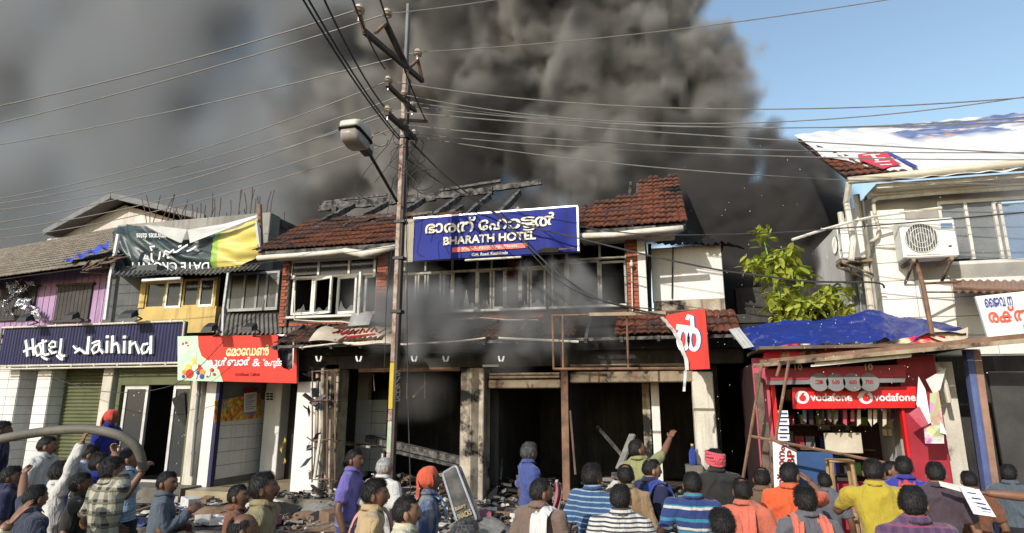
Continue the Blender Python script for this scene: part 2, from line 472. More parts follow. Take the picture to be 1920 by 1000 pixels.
# ================================================================= YELLOW ROOM, grey sheet wall, shed beside it
mat('yellow_paint', (.60, .44, .16), (.48, .34, .12), ns=1.8, streak=.5, bump=.2)
mat('grey_sheet', (.13, .135, .135), (.085, .09, .09), ns=2.5, streak=.3, bump=.35, bs=28)
mat('dark_glass', (.012, .011, .014), (.03, .022, .03), rough=.12, ns=3, bump=0, spec=.6)
mat('alu', (.62, .63, .64), (.5, .5, .51), rough=.4, metal=.6, ns=5, bump=.1)
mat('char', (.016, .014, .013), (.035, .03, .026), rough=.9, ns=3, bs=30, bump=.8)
mat('tin', (.20, .19, .17), (.12, .105, .09), rough=.6, metal=.3, ns=3, bump=.3, soot=.1)
yr = thing('yellow_room', 'yellow painted projecting room with dark sliding windows above the navy sign', 'building', (X_(335, 600, 10.9), 10.9, 0))
YY = 10.9
x0, x1 = X_(262, 570, YY), X_(406, 570, YY); zs = Z_(335, 577, YY); zt2 = Z_(335, 518, YY)
MB().box(x0, x1, YY, YY + 2.5, Z_(335, 625, YY), zs).build('wall', 'yellow_paint', yr)
MB().box(x0 + .05, x1 - .05, YY + .35, YY + 2.5, zs + .003, zt2 + .2).build('room_interior', 'char', yr)
wn_ = MB()
for a, b in ((262, 272), (400, 405)): wn_.pbox(a, 519, b, 577.3, YY - .012, .1)
wn_.build('corner_post', 'yellow_paint', yr)
for i, (a, b) in enumerate(((272, 309), (309, 339), (341, 372), (372, 400))):
    z0, z1 = Z_(335, 577, YY), Z_(335, 524 + (i < 2) * 2, YY)
    xa_, xb_ = X_(a, 550, YY), X_(b, 550, YY)
    fr = MB()
    fr.box(xa_ + .002, xa_ + .045, YY + .02, YY + .08, z0, z1).box(xb_ - .045, xb_ - .002, YY + .02, YY + .08, z0, z1).box(xa_ + .045, xb_ - .045, YY + .022, YY + .078, z0, z0 + .05).box(xa_ + .045, xb_ - .045, YY + .022, YY + .078, z1 - .05, z1)
    f = fr.build('window', 'yellow_paint' if i % 2 == 0 else 'alu', yr)
    MB().box(xa_ + .045, xb_ - .045, YY + .04, YY + .052, z0 + .05, z1 - .05).build('pane', 'dark_glass', f)
# awning: corrugated tin from the room's front edge
aw0, aw1 = P(205, 517, 10.25), P(478, 497, 10.25)
def awn(u, v):
    pe = P(207 + (480 - 207) * u, 516 - 2 * u - 16 * max(0, u - .6) * 1.2, 10.3)
    pt = P(215 + (490 - 215) * u, 507 - 3 * u - 22 * max(0, u - .6), 11.4)
    p = pe.lerp(pt, v)
    return (p.x, p.y, p.z + .02 * math.sin(u * 190) - .04 * mnoise.noise((u * 5, v * 2, 0)))
MB().grid(awn, 300, 2).build('awning', 'tin', yr, smooth=True)
MB().pbox(265, 521, 338, 526.5, 10.35, .09, .01).build('tube_light', 'alu', yr)
MB().box(X_(197, 560, 11.25), x0 - .02, 11.25, 11.5, Z_(230, 606, 11.25), Z_(230, 500, 11.25)).build('sheet_wall', 'grey_sheet', yr)
MB().tube([P(222, 440, 11.1), P(207, 520, 11.1), P(197, 600, 11.1)], .05, 7).build('wall_edge', 'alu', yr)

sh = thing('glazed_shed', 'sooty glazed lean-to between the yellow room and the burnt hotel', 'building', (X_(470, 590, 10.95), 10.95, 0))
YS = 10.95
xs0, xs1 = X_(412, 560, YS), X_(528, 560, YS)
MB().box(xs0, xs1, YS + .12, YS + 3, 3.2, Z_(470, 505, YS)).build('wall', 'char', sh)
mat('sooty_white', (.42, .42, .41), (.25, .25, .24), ns=2, soot=.15, bump=.2)
mat('sooty_glass', (.10, .10, .10), (.05, .05, .05), rough=.25, ns=2.5, spec=.5, bump=0)
fr = MB()
z0, z1 = Z_(475, 577, YS), Z_(475, 514, YS)
for a in (428, 455, 479, 497, 518): fr.box(X_(a, 545, YS) - .025, X_(a, 545, YS) + .025, YS + .03, YS + .1, z0, z1)
fr.box(X_(428, 545, YS), X_(520, 545, YS), YS + .032, YS + .098, z0 - .06, z0).box(X_(428, 545, YS), X_(520, 545, YS), YS + .032, YS + .098, z1, z1 + .05)
f = fr.build('window', 'sooty_white', sh)
for a, b in ((428, 455), (455, 479), (479, 497), (497, 518)):
    MB().box(X_(a, 545, YS) + .025, X_(b, 545, YS) - .025, YS + .055, YS + .065, z0, z1).build('pane', 'sooty_glass', f)
def shr(u, v):
    pe = P(405 + 165 * u, 626, 10.2); pt = P(412 + 150 * u, 590, 10.95); p = pe.lerp(pt, v)
    return (p.x, p.y, p.z + .02 * math.sin(u * 120) + .02 * mnoise.noise((u * 4, v * 3, 1)))
MB().grid(shr, 150, 3).build('lower_roof', 'tin', sh, smooth=True)
MB().tube([P(428, 512, 10.2), P(419, 580, 10.2), P(417, 632, 10.2)], .03, 7).build('drain_pipe', 'alu', sh)

# ================================================================= HOTEL JAIHIND shop front
mat('white_tile', (.70, .69, .66), (.60, .58, .55), rough=.3, ns=2, bump=.08, streak=.25, spec=.5)
mat('tile_joint', (.20, .19, .18), bump=.2)
mat('green_steel', (.11, .12, .055), (.085, .09, .04), rough=.55, ns=2.5, streak=.25, bump=.12, bs=25)
mat('cream_paint', (.62, .58, .48), (.50, .46, .38), ns=2, streak=.4, bump=.2)
mat('navy_sheet', (.030, .028, .085), (.022, .021, .066), rough=.5, ns=2, streak=.2, bump=.1)
js = thing('jaihind_shopfront', 'hotel shop front with green rolling shutter and glass doors under navy sign', 'shop', (X_(180, 800, 10.4), 10.4, 0))
YJ = 10.4
ZF = .55
def pillar(mb, pa, pb_, Y, dep, zt, zb=ZF): return mb.box(X_(pa, 760, Y), X_(pb_, 760, Y), Y, Y + dep, zb, zt, .012)
zj = Z_(200, 660, YJ)
MB().box(X_(-60, 760, YJ), X_(392, 760, YJ), 9.9, 14, .275, ZF - .002).build('floor', 'plinth', js)
for nm, a, c in (('pillar', 62, 88), ('pillar', 186, 204), ('pillar', -30, 28)):
    body = pillar(MB(), a, c, YJ, .42, zj).build('pillar', 'tile_joint', js)
    xa_, xb_ = X_(a, 760, YJ), X_(c, 760, YJ)
    rows = 14; hh = (zj - ZF) / rows
    nt_ = 1 if c - a < 40 else 3
    if c == 204:
        MB().box(xa_ - .004, xb_ + .004, YJ - .01, YJ + .428, ZF + .002, zj - .002, .01).build('render_coat', 'cream_paint', body)
        continue
    tl = MB().box(0.004, (xb_ - xa_) / nt_ - .004, -.008, .0, .004, hh - .004, .003).mesh('tile')
    tls = MB().box(0, .008, 0.004, .42 - .004, .004, hh - .004, .003).mesh('tile')
    for r in range(rows):
        for k in range(nt_):
            o = obj('tile', tl, 'white_tile', body); o.location = (xa_ + k * (xb_ - xa_) / nt_, YJ - .0005, ZF + r * hh)
        o = obj('tile', tls, 'white_tile', body); o.location = (xb_ + .0005, YJ, ZF + r * hh)
        o = obj('tile', tls, 'white_tile', body); o.location = (xa_ - .0085, YJ, ZF + r * hh)
# rolling shutter, one piece for each lath
xa_, xb_ = X_(88, 760, YJ) + .0, X_(186, 760, YJ)
rsh = MB().box(xa_ + .02, xb_ - .01, YJ + .33, YJ + .36, ZF, zj).build('rolling_shutter', 'green_steel', js)
n = 34; hh = (zj - ZF - .01) / n
lath = MB().grid(lambda u, v: (u * (xb_ - xa_ - .03), -.022 * math.sin(PI * v) ** .7, v * hh * .96), 1, 5).mesh('slat')
for r in range(n):
    o = obj('slat', lath, 'green_steel', rsh, True); o.location = (xa_ + .02, YJ + .329, ZF + r * hh + .004)
# glass doors in green frame
gx0, gx1 = X_(206, 800, YJ), X_(352, 800, YJ)
zh = Z_(280, 722, YJ); zl = Z_(280, 698, YJ)
MB().box(gx0, gx1, YJ + .02, YJ + .2, zl - .0, zj, .01).build('shutter_box', 'green_steel', js)
mb = MB()
for i in range(5): mb.box(gx0 + .02, gx1 - .02, YJ + .004, YJ + .019, zl + .02 + i * (zj - zl) / 5.2, zl + .02 + i * (zj - zl) / 5.2 + .055, .006)
mb.build('shutter_lath', 'green_steel', js)
MB().box(gx0, gx0 + .09, YJ + .05, YJ + .17, ZF, zl - .002, .006).box(gx1 - .09, gx1, YJ + .05, YJ + .17, ZF, zl - .002, .006).box(gx0 + .092, gx1 - .092, YJ + .04, YJ + .18, zh, zl - .003, .006).build('door_frame', 'green_steel', js)
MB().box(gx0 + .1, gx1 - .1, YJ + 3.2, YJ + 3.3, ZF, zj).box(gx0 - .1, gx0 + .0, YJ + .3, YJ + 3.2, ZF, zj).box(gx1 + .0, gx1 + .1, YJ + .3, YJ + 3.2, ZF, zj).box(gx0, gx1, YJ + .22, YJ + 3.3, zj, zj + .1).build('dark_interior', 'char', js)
m, t, b = newmat('water_glass')
co = co_of(t)
b.inputs['Base Color'].default_value = (.10, .105, .11, 1); b.inputs['Roughness'].default_value = .15
v = t.new('ShaderNodeTexVoronoi'); t.set(v.inputs['Vector'], co); v.inputs['Scale'].default_value = 9
msk = t.math('MULTIPLY', t.ramp(v.outputs['Distance'], .16, .10), t.ramp(t.noise(co, 2.2), .45, .6))
t.set(b.inputs['Base Color'], t.mix(msk, (.05, .053, .055), (.6, .6, .6)))
b.inputs['Alpha'].default_value = .82
def door(a, b_, glass, split=None):
    xa2, xb2 = X_(a, 800, YJ), X_(b_, 800, YJ)
    d = MB().box(xa2, xa2 + .06, YJ + .1, YJ + .16, ZF + .02, zh - .004).box(xb2 - .06, xb2, YJ + .1, YJ + .16, ZF + .02, zh - .004).box(xa2 + .06, xb2 - .06, YJ + .102, YJ + .158, ZF + .02, ZF + .12).box(xa2 + .06, xb2 - .06, YJ + .102, YJ + .158, zh - .08, zh - .004).build('door', 'alu', js)
    MB().box(xa2 + .06, xb2 - .06, YJ + .12, YJ + .13, ZF + .12, zh - .08).build('pane', glass, d)
    return d
door(217, 262, 'water_glass'); d = door(310, 349, 'water_glass')
MB().tp([(322, 748), (346, 735), (349, 800), (343, 795), (330, 775)], YJ + .08, .012).build('broken_hole', 'char', d)
MB().box(X_(262, 800, YJ) + .004, X_(310, 800, YJ) - .004, YJ + .1, YJ + .16, ZF + .004, ZF + .05).build('threshold', 'alu', js)

# navy corrugated sign
sg = thing('jaihind_sign', 'long navy corrugated sign board with white cut-out Hotel Jaihind lettering', 'sign', P(170, 685, 10.15))
YG = 10.15
sx0, sx1 = X_(3, 647, YG), X_(341, 647, YG); sz0, sz1 = Z_(170, 684, YG), Z_(170, 609, YG)
def corr(u, v):
    return (sx0 + (sx1 - sx0) * u, YG + .012 * math.sin(u * 58 * 2 * PI), sz0 + (sz1 - sz0) * v)
MB().grid(corr, 480, 1).build('panel', 'navy_sheet', sg)
MB().box(sx0, sx1, YG + .016, YG + .1, sz0, sz1).build('backing', 'tin', sg)
mb = MB(); mb.tube([(sx0 - .02, YG - .03, sz0), (sx1 + .02, YG - .03, sz0)], .022, 8)
mb.tube([(sx0 - .02, YG - .03, sz0), (sx0 - .02, YG - .03, sz1), (sx1, YG - .03, sz1), (sx1 + .03, YG - .03, sz1 - .04), (sx1 + .03, YG - .03, sz0)], .022, 8)
mb.tube([(sx0 - .02, YG - .03, sz0 - .06), (sx1 + .02, YG - .03, sz0 - .06)], .018, 8)
for i in range(8):
    xx = sx0 + (sx1 - sx0) * (i + .5) / 8; mb.box(xx - .02, xx + .02, YG - .055, YG - .008, sz1 - .02, sz1 + .035); mb.box(xx - .02, xx + .02, YG - .055, YG - .008, sz0 - .035, sz0 + .02)
mb.build('pipe_frame', 'sooty_white' if False else 'cream_paint', sg, smooth=False)
# lettering traced as cut-out strokes: photo coordinates from the enlarged sign (scale 1920/360)
def jl(pts, w): 
    return [P(x / 5.333, 590 + y / 5.333, YG - .07) for x, y in pts], w * .0098 / 5.333
W = 34
strokes = [
 [([(255, 255), (268, 345), (272, 420)], W), ([(325, 240), (330, 340), (338, 410)], 30), ([(232, 372), (300, 340), (350, 335)], 26)],
 [([(400, 300), (360, 318), (352, 365), (372, 412), (405, 395), (410, 345), (392, 300)], 26)],
 [([(425, 250), (430, 340), (432, 385)], 30), ([(378, 300), (470, 262)], 22), ([(420, 385), (455, 405), (495, 392)], 24), ([(412, 415), (445, 440), (478, 452)], 20)],
 [([(480, 335), (550, 320), (552, 280), (520, 268), (490, 300), (490, 350), (520, 388), (565, 372)], 24)],
 [([(612, 240), (604, 330), (592, 395)], 32), ([(590, 390), (625, 420), (652, 408)], 26), ([(565, 408), (600, 440), (628, 452)], 24)],
 [([(730, 312), (760, 352), (800, 335)], 20), ([(745, 385), (800, 350), (850, 388)], 22), ([(890, 218), (880, 320), (872, 392)], 36), ([(835, 385), (890, 388)], 22)],
 [([(915, 290), (960, 268), (1000, 265)], 20), ([(1000, 290), (945, 310), (918, 350), (935, 390), (975, 370), (1000, 310)], 24), ([(995, 275), (992, 340), (1030, 388)], 26)],
 [([(1070, 262), (1066, 385)], 32), ([(1058, 222), (1088, 222)], 30)],
 [([(1126, 210), (1116, 385)], 34), ([(1128, 310), (1165, 285), (1180, 310), (1190, 390)], 26)],
 [([(1243, 262), (1238, 388)], 32), ([(1228, 225), (1260, 225)], 30)],
 [([(1300, 262), (1296, 392)], 32), ([(1305, 310), (1350, 278), (1365, 320), (1392, 392)], 26)],
 [([(1480, 290), (1430, 300), (1412, 345), (1425, 390), (1465, 375), (1490, 320)], 26), ([(1510, 212), (1505, 395)], 34)],
]
for st in strokes:
    mb = MB()
    for k, (pts, w) in enumerate(st):
        q, ww = jl(pts, w); q = [p + Vector((0, -.002 * k, 0)) for p in q]; mb.ribbon(q, ww, (0, .055, 0))
        for i in range(1, len(q) - 1):   # round joints
            c = q[i]; mb.prism([(c.x + ww / 2 * math.cos(a * PI / 4), c.y - .001, c.z + ww / 2 * math.sin(a * PI / 4)) for a in range(8)], (0, .052, 0))
    mb.build('letter', 'white_paint', sg)
mat('black_metal', (.02, .02, .022), (.03, .028, .027), rough=.5, ns=6, bump=.15)
def floodlight(px, py, Y, lab, w=.26, tilt=.3):
    t_ = thing('flood_light', lab, 'light', P(px, py, Y), 'flood lights over the shop signs')
    c = P(px, py, Y - .35)
    mb = MB(); ca, sa = math.cos(tilt), math.sin(tilt)
    pts = [(-w / 2, -.09, -.05), (w / 2, -.09, -.05), (w / 2, .09, .04), (-w / 2, .09, .04)]
    v = [(c.x + x, c.y + y, c.z + z) for x, y, z in pts] + [(c.x + x * .8, c.y + y * .7, c.z + z + .1) for x, y, z in pts]
    mb.add(v, [(3, 2, 1, 0), (4, 5, 6, 7), (0, 1, 5, 4), (1, 2, 6, 5), (2, 3, 7, 6), (3, 0, 4, 7)])
    mb.build('housing', 'black_metal', t_)
    MB().tube([c + Vector((w * .42, .02, .03)), c + Vector((w * .42, .2, -.02)), P(px, py, Y) + Vector((w * .4, 0, -.12))], .014, 6).build('bracket', 'black_metal', t_)
floodlight(47, 601, 10.15, 'black flood light over the left end of the navy sign')
floodlight(133, 597, 10.15, 'grey topped flood light over the middle of the navy sign')
floodlight(240, 594, 10.15, 'black flood light over the right part of the navy sign', .34)
# junk on the ledge behind the sign
led = MB().box(X_(0, 605, 10.9), X_(262, 605, 10.9), 10.3, 11.6, sz1 - .12, sz1 - .02).build('ledge', 'concrete', js)

# ================================================================= COOL BAR: sign and shop
m, t, b = newmat('red_flex')
co = co_of(t); sx = t.new('ShaderNodeSeparateXYZ'); t.L.new(co, sx.inputs[0])
col = t.mix(t.noise(co, 1.5), (.66, .040, .026), (.56, .028, .018)); col = t.mix(t.ramp(t.noise(t.scale(co, (5, 5, .6)), 1.7, 4), .52, .75, 0, .5), col, (.22, .02, .015))
t.set(b.inputs['Base Color'], col); b.inputs['Roughness'].default_value = .4
mat('pale_green', (.42, .66, .42), (.50, .72, .50), rough=.4, ns=4, bump=0)
YC = 10.0
cs = thing('cool_bar_sign', 'bright red and green flex sign of the cool bar, burnt through at one corner', 'sign', P(445, 715, YC))
outer = [(333, 631), (520, 628), (521, 634), (519, 650), (522, 672), (530, 690), (541, 694), (549, 690), (551, 655), (554, 640), (556, 660), (556, 719), (333, 713)]
MB().tp(outer, YC, .03).build('panel', 'red_flex', cs)
MB().tp([(333, 631), (371, 630), (372, 650), (378, 668), (395, 680), (411, 695), (418, 716), (333, 713)], YC - .005, .004).build('green_corner', 'pale_green', cs)
mat('cream_letter', (.85, .72, .38), (.82, .68, .34), rough=.4, bump=0, ns=3)
mb = MB()
ptext(mb, 'േമാേഡൺ', 425, 648, 504, 667, YC - .006, .03)
mb.build('lettering', 'cream_letter', cs)
mb = MB()
ptext(mb, 'കുൾബാർ', 386, 671, 469, 690, YC - .006, .03); ptext(mb, '&', 474, 673, 488, 687, YC - .006, .01); ptext(mb, '്രഫുട്ട', 493, 673, 528, 690, YC - .006, .03)
mb.build('lettering', 'white_paint', cs)
mat('dark_red', (.30, .01, .01), bump=0, ns=3)
ptext(MB(), 'G.H.Road, Calicut', 441, 699, 487, 706, YC - .006, .01).build('lettering', 'dark_red', cs)
def disc(mb, px, py, r, Y, m=0, n=12, sq=1.0):
    c = P(px, py, Y); rr = r * .0098
    return mb.prism([(c.x + rr * math.cos(2 * PI * i / n), c.y, c.z + rr * sq * math.sin(2 * PI * i / n)) for i in range(n)], (0, .002, 0), m)
FR = []
for nm, c in (('fruit_red', (.60, .03, .03)), ('fruit_yellow', (.85, .55, .12)), ('fruit_blue', (.05, .06, .30)), ('fruit_pale', (.85, .80, .62)), ('fruit_green', (.20, .42, .08)), ('fruit_orange', (.85, .30, .06))):
    mat(nm, c, ns=12, bump=0, rough=.4); FR.append(nm)
fr = MB()
for i, (x, y, r, k) in enumerate(((345, 653, 10, 3), (343, 645, 3, 0), (349, 643, 3, 0), (352, 648, 2, 0), (364, 666, 5, 3), (364, 674, 5, 1), (364, 682, 5, 1), (366, 690, 6, 3), (352, 690, 8, 1), (345, 698, 5, 5), (355, 701, 9, 0), (375, 692, 5, 0), (379, 698, 6, 5), (378, 706, 5, 2), (371, 699, 4, 2), (390, 701, 5, 3), (397, 694, 4, 0), (401, 702, 3, 0), (366, 706, 4, 3), (343, 706, 3, 2), (373, 686, 3, 0), (388, 706, 2, 0))):
    disc(fr, x, y, r, YC - .0085 - .0008 * i, k, sq=1.15 if k == 3 else 1)
fr.build('fruit_picture', FR, cs)
mb = MB()
for a, c in (((551, 632), (551, 705)), ((558, 630), (557, 718)), ((520, 629), (559, 629))): mb.beam(P(*a, YC + .06), P(*c, YC + .06), .03, .03)
mb.build('frame', 'alu', cs)
def sag(u, v):
    q = (521 + 36 * u - 0 * v, 636 + 56 * v); p = P(q[0], q[1], YC + .12); p.y += .12 * math.sin(u * PI) * math.sin(v * PI) + .05 * mnoise.noise((u * 3, v * 5, 0)); return p
mat('burnt_flex', (.012, .012, .013), (.04, .04, .042), rough=.35, ns=4, bump=.6, bs=14)
MB().grid(sag, 10, 14).build('burnt_flap', 'burnt_flex', cs, smooth=True)
floodlight(393, 619, 10.0, 'flood light over the green end of the red cool bar sign', .24)
floodlight(467, 619, 10.0, 'rusty flood light over the middle of the red cool bar sign', .24)

ck = thing('cool_bar_shop', 'small tiled cool bar stall with fruit poster and wet stone floor', 'shop', (X_(460, 850, 10.4), 10.4, 0))
ZC = .52
zc = Z_(460, 690, 10.4)
MB().box(X_(352, 800, YJ) + .01, X_(372, 800, YJ), YJ - .02, YJ + .4, .275, zc, .01).build('pillar', 'cream_paint', ck)
MB().box(X_(378, 800, YJ), X_(398, 800, YJ), YJ + .02, YJ + .42, .275, zc, .01).build('pillar', 'white_tile', ck)
mb = MB().tube([P(374.5, 715, 10.36), P(366, 800, 10.36), P(359, 893, 10.36)], .03, 8)
for y in (740, 790, 850): mb.tube([P(374.5 - (y - 715) * .088, y, 10.36) + Vector((0, 0, d)) for d in (-.03, .03)], .042, 8)
mb.build('drain_pipe', 'lead_grey', ck)
MB().box(X_(398, 800, YJ) + .005, X_(405, 800, YJ), YJ - .0, YJ + .1, ZC, zc).build('corner_strip', 'navy_sheet', ck)
xl_, xr_ = X_(400, 800, YJ) + .02, X_(556, 800, YJ)
YBK = 12.6
mat('stone_floor', (.40, .33, .21), (.26, .21, .13), rough=.45, ns=2.5, bump=.2, soot=.1, sns=2)  # made paler so the floor bounces sunlight onto the tiled wall
MB().box(xl_ - 0.1, xr_, 9.95, YBK + .5, .275, ZC - .002).build('floor', 'stone_floor', ck)
bw = MB().box(xl_ - 2.5, xr_ + .3, YBK, YBK + .15, ZC, 3.2).build('back_wall', 'cream_paint', ck)
sw = MB().box(xl_ - .0, xl_ + .012, YJ + .12, YBK, ZC, 3.2).build('side_wall', 'tile_joint', ck)
MB().box(xl_, xr_, YJ + .1, YBK, 3.0, 3.1).build('ceiling', 'cream_paint', ck)
# tiles on the side and back walls
zt_ = 2.0
tw, th = .36, .25
ts = MB().box(0, .012, 0, tw - .008, 0, th - .008, .004).mesh('tile'); tbk = MB().box(0, tw - .008, -.012, 0, 0, th - .008, .004).mesh('tile')
for r in range(6):
    for c in range(6):
        o = obj('tile', ts, 'white_tile', sw); o.location = (xl_ + .0125, YJ + .14 + c * tw, ZC + .12 + r * th)
for r in range(6):
    for c in range(7):
        o = obj('tile', tbk, 'white_tile', bw); o.location = (xl_ + .03 + c * tw, YBK - .0005, ZC + .12 + r * th)
# inner tiled pier
MB().box(X_(490, 830, 11.6), X_(521, 830, 11.6), 11.6, YBK, ZC, zt_ + .5, .01).build('inner_pier', 'white_tile', ck)
MB().box(X_(521, 800, 11.6), X_(560, 800, 11.6), 11.9, 12.0, ZC, 3.0).build('dark_panel', 'char', ck)
# fruit poster on the back wall
m, t, b = newmat('fruit_poster')
co = co_of(t); v = t.new('ShaderNodeTexVoronoi'); t.set(v.inputs['Vector'], co); v.inputs['Scale'].default_value = 11
hs = t.new('ShaderNodeHueSaturation'); t.set(hs.inputs['Color'], (.75, .30, .06)); t.set(hs.inputs['Hue'], t.ramp(v.outputs['Color'], 0, 1, .44, .6)); t.set(hs.inputs['Value'], t.ramp(t.noise(co, 14), .3, .7, .3, 1.3))
t.set(b.inputs['Base Color'], t.mix(t.ramp(t.noise(co, 2.5), .55, .65), hs.outputs[0], (.12, .22, .38))); b.inputs['Roughness'].default_value = .3
def on_wall(x0_, x1_, z0_, z1_, Y): return (x0_, x1_, z0_, z1_, Y)
pa_ = thing('fruit_poster', 'colourful fruit poster on the tiled wall inside the cool bar', 'poster', (X_(445, 770, YBK), YBK, Z_(445, 790, YBK)))
xw = xl_ + .03
MB().prism([PX(402, 752, xw), PX(402, 793, xw), PX(489, 783, xw), PX(489, 737, xw)], (.008, 0, 0)).build('sheet', 'fruit_poster', pa_)
mnu = thing('menu_board', 'white menu card with red heading hung over the fruit poster', 'sign', P(470, 775, YBK - .05))
xw2 = xw + .03
MB().prism([PX(458, 738, xw2), PX(457, 774, xw2), PX(480, 771, xw2), PX(481, 735, xw2)], (.008, 0, 0)).build('card', 'white_paint', mnu); MB().prism([PX(458, 729, xw2), PX(458, 737.5, xw2), PX(481, 734.5, xw2), PX(481, 726, xw2)], (.008, 0, 0)).build('heading', 'dark_red', mnu)
mb = MB()
for k in range(8): mb.prism([PX(461, 742 + k * 3.6, xw2 + .012), PX(461, 743.2 + k * 3.6, xw2 + .012), PX(478 - (k % 3) * 3, 741 + k * 3.6, xw2 + .012), PX(478 - (k % 3) * 3, 739.8 + k * 3.6, xw2 + .012)], (.002, 0, 0))
mb.build('menu_line', 'lead_grey', mnu)
mtr = thing('meter_board', 'black framed electricity fuse board on the tiled pier', 'fuse board', P(504, 753, 11.55))
MB().pbox(497, 735, 513, 752, 11.56, .03, .005).build('board', 'white_paint', mtr)
mb = MB()
for i in range(2):
    for j in range(3): mb.pbox(499 + i * 7, 737 + j * 5, 504 + i * 7, 740.5 + j * 5, 11.54, .02)
mb.build('fuse', 'black_metal', mtr)
# ================================================================= THE BURNT HOTEL (two storeys, tiled roof)
mat('brick_red', (.36, .105, .055), (.25, .07, .04), ns=7, bump=.35, bs=60, soot=.12, sns=2.2)
mat('brick_joint', (.08, .07, .065), (.05, .045, .04), bump=.3)
mat('cream_wall', (.62, .58, .49), (.46, .42, .35), ns=1.6, streak=.55, bump=.3, soot=.22, sns=1.6)
mat('white_wall', (.74, .72, .68), (.62, .60, .56), ns=1.2, streak=.25, dirt=(.4, .37, .3), bump=.2)
mat('scorched_plaster', (.52, .45, .35), (.30, .24, .18), ns=3.5, streak=.75, dirt=(.05, .042, .034), bump=.5, soot=.42, sns=2.2)
mat('white_frame', (.70, .69, .65), (.58, .56, .50), rough=.45, ns=5, bump=.1, soot=.08, sns=2)
mat('sooty_frame', (.46, .44, .39), (.24, .22, .19), rough=.6, ns=4, bump=.2, soot=.30, sns=2.2, streak=.5, dirt=(.05, .045, .04))
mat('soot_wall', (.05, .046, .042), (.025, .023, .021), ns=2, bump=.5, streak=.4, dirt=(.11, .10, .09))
mat('clay_tile', (.205, .066, .032), (.080, .034, .022), ns=5, bs=45, bump=.5, speck=.35, soot=.16, sns=3)
mat('clay_tile_burnt', (.13, .055, .035), (.05, .03, .024), ns=4, bs=45, bump=.5, speck=.35, soot=.30, sns=2)
mat('char_wood', (.018, .016, .015), (.16, .15, .14), rough=.9, ns=9, bs=30, bump=1.0)
mat('rusty_steel', (.24, .13, .08), (.11, .065, .045), rough=.75, ns=5, bump=.4, soot=.2, sns=4)
mat('cream_steel', (.34, .28, .19), (.18, .12, .08), rough=.65, ns=3, bump=.4, soot=.36, sns=3, streak=.5, dirt=(.2, .09, .04))
mat('gutter_white', (.70, .68, .60), (.55, .50, .40), rough=.5, ns=4, bump=.15, streak=.3)
Y0 = 10.4
hb = thing('burnt_hotel', 'burnt out two storey hotel with collapsing tiled roof and blackened shop bays', 'building', (-3.3, 11.5, 0))
XL, XR = X_(528, 540, Y0), X_(1212, 520, Y0)
ZG = .46                                     # shop floor
Z1, Z2 = 3.50, 4.96                          # upper wall foot, wall plate
# ---- steps and floor
MB().box(-6.75, 1.25, 9.86, 15.2, .275, ZG, .01).build('shop_floor', 'plinth', hb)
st = MB().box(-5.7, .9, 9.45, 9.856, .272, .36, .012).build('step', 'plinth', hb)
# ---- ground-floor shell behind the bays
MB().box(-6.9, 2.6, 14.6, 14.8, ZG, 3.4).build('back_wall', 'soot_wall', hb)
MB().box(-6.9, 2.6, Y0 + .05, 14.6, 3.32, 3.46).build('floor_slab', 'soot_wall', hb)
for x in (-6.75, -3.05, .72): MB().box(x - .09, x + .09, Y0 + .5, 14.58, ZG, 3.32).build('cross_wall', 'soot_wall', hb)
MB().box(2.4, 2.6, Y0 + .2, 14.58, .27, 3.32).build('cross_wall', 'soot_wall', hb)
# ---- pillars
def ppil(a, b, y0, y1, dep, mt, Y=Y0, nm='pillar'):
    ym = (y0 + y1) / 2
    return MB().box(X_(a, ym, Y), X_(b, ym, Y), Y, Y + dep, .275 if y1 > 940 else ZG - .02, Z_((a + b) / 2, y0, Y), .015).build(nm, mt, hb)
ppil(550, 602, 716, 922, .45, 'white_wall', 10.3)
ppil(604, 630, 683, 905, .4, 'scorched_plaster', 10.42)
ppil(862, 906, 690, 935, .42, 'scorched_plaster', 10.3)
ppil(1302, 1343, 697, 890, .42, 'cream_wall', 10.38)
mb = MB().box(X_(1053, 800, 10.3), X_(1066, 800, 10.3), 10.3, 10.42, ZG, 3.2); mb.build('steel_post', 'rusty_steel', hb)
MB().box(X_(1206, 790, 11.2), X_(1220, 790, 11.2), 11.2, 11.4, ZG, 3.3).build('inner_post', 'scorched_plaster', hb)
MB().box(X_(1223, 790, 11.1), X_(1238, 790, 11.1), 11.1, 11.2, ZG, 3.3).build('door_jamb', 'white_frame', hb)
# ---- lintel band, shutter boxes
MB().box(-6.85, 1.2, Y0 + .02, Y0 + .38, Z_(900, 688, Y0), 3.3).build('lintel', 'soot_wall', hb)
MB().box(-6.85, 2.3, Y0 - .12, Y0 + .0, 2.92, 3.28).build('fascia', 'char', hb)
def sbox(a, y0, b, y1, mt, lath=0):
    xm = (a + b) / 2
    o = MB().pbox(a, y0, b, y1, Y0 - .02, .32, .015).build('shutter_box', mt, hb)
    if lath:
        for i in range(lath):
            MB().tube([P(a + 2, y0 - 4 - i * 6, Y0 - .06) , P(b - 2, y0 - 4 - i * 6 - (b - a) * .01, Y0 - .06)], .022, 7).build('shutter_bar', mt, o)
    return o
sbox(916, 712, 1051, 728, 'cream_steel', 2); sbox(1067, 696, 1300, 717, 'cream_steel', 2)
MB().pbox(672, 690, 862, 697, Y0 - .02, .1).build('shutter_rail', 'rusty_steel', hb)
MB().pbox(905, 684, 935, 688, Y0 - .2, .06).build('bracket', 'gutter_white', hb)
mb = MB()
for i in range(4):
    u = 700 + i * 32; mb.beam(P(u, 700, Y0 + .15), P(u + random.uniform(-3, 3), 700 + random.uniform(20, 60), Y0 + .15), .03, .01)
mb.beam(P(775, 745, 11), P(800, 717, 11), .05, .03)
mb.build('hanging_strip', 'rusty_steel', hb)['kind'] = 'stuff'
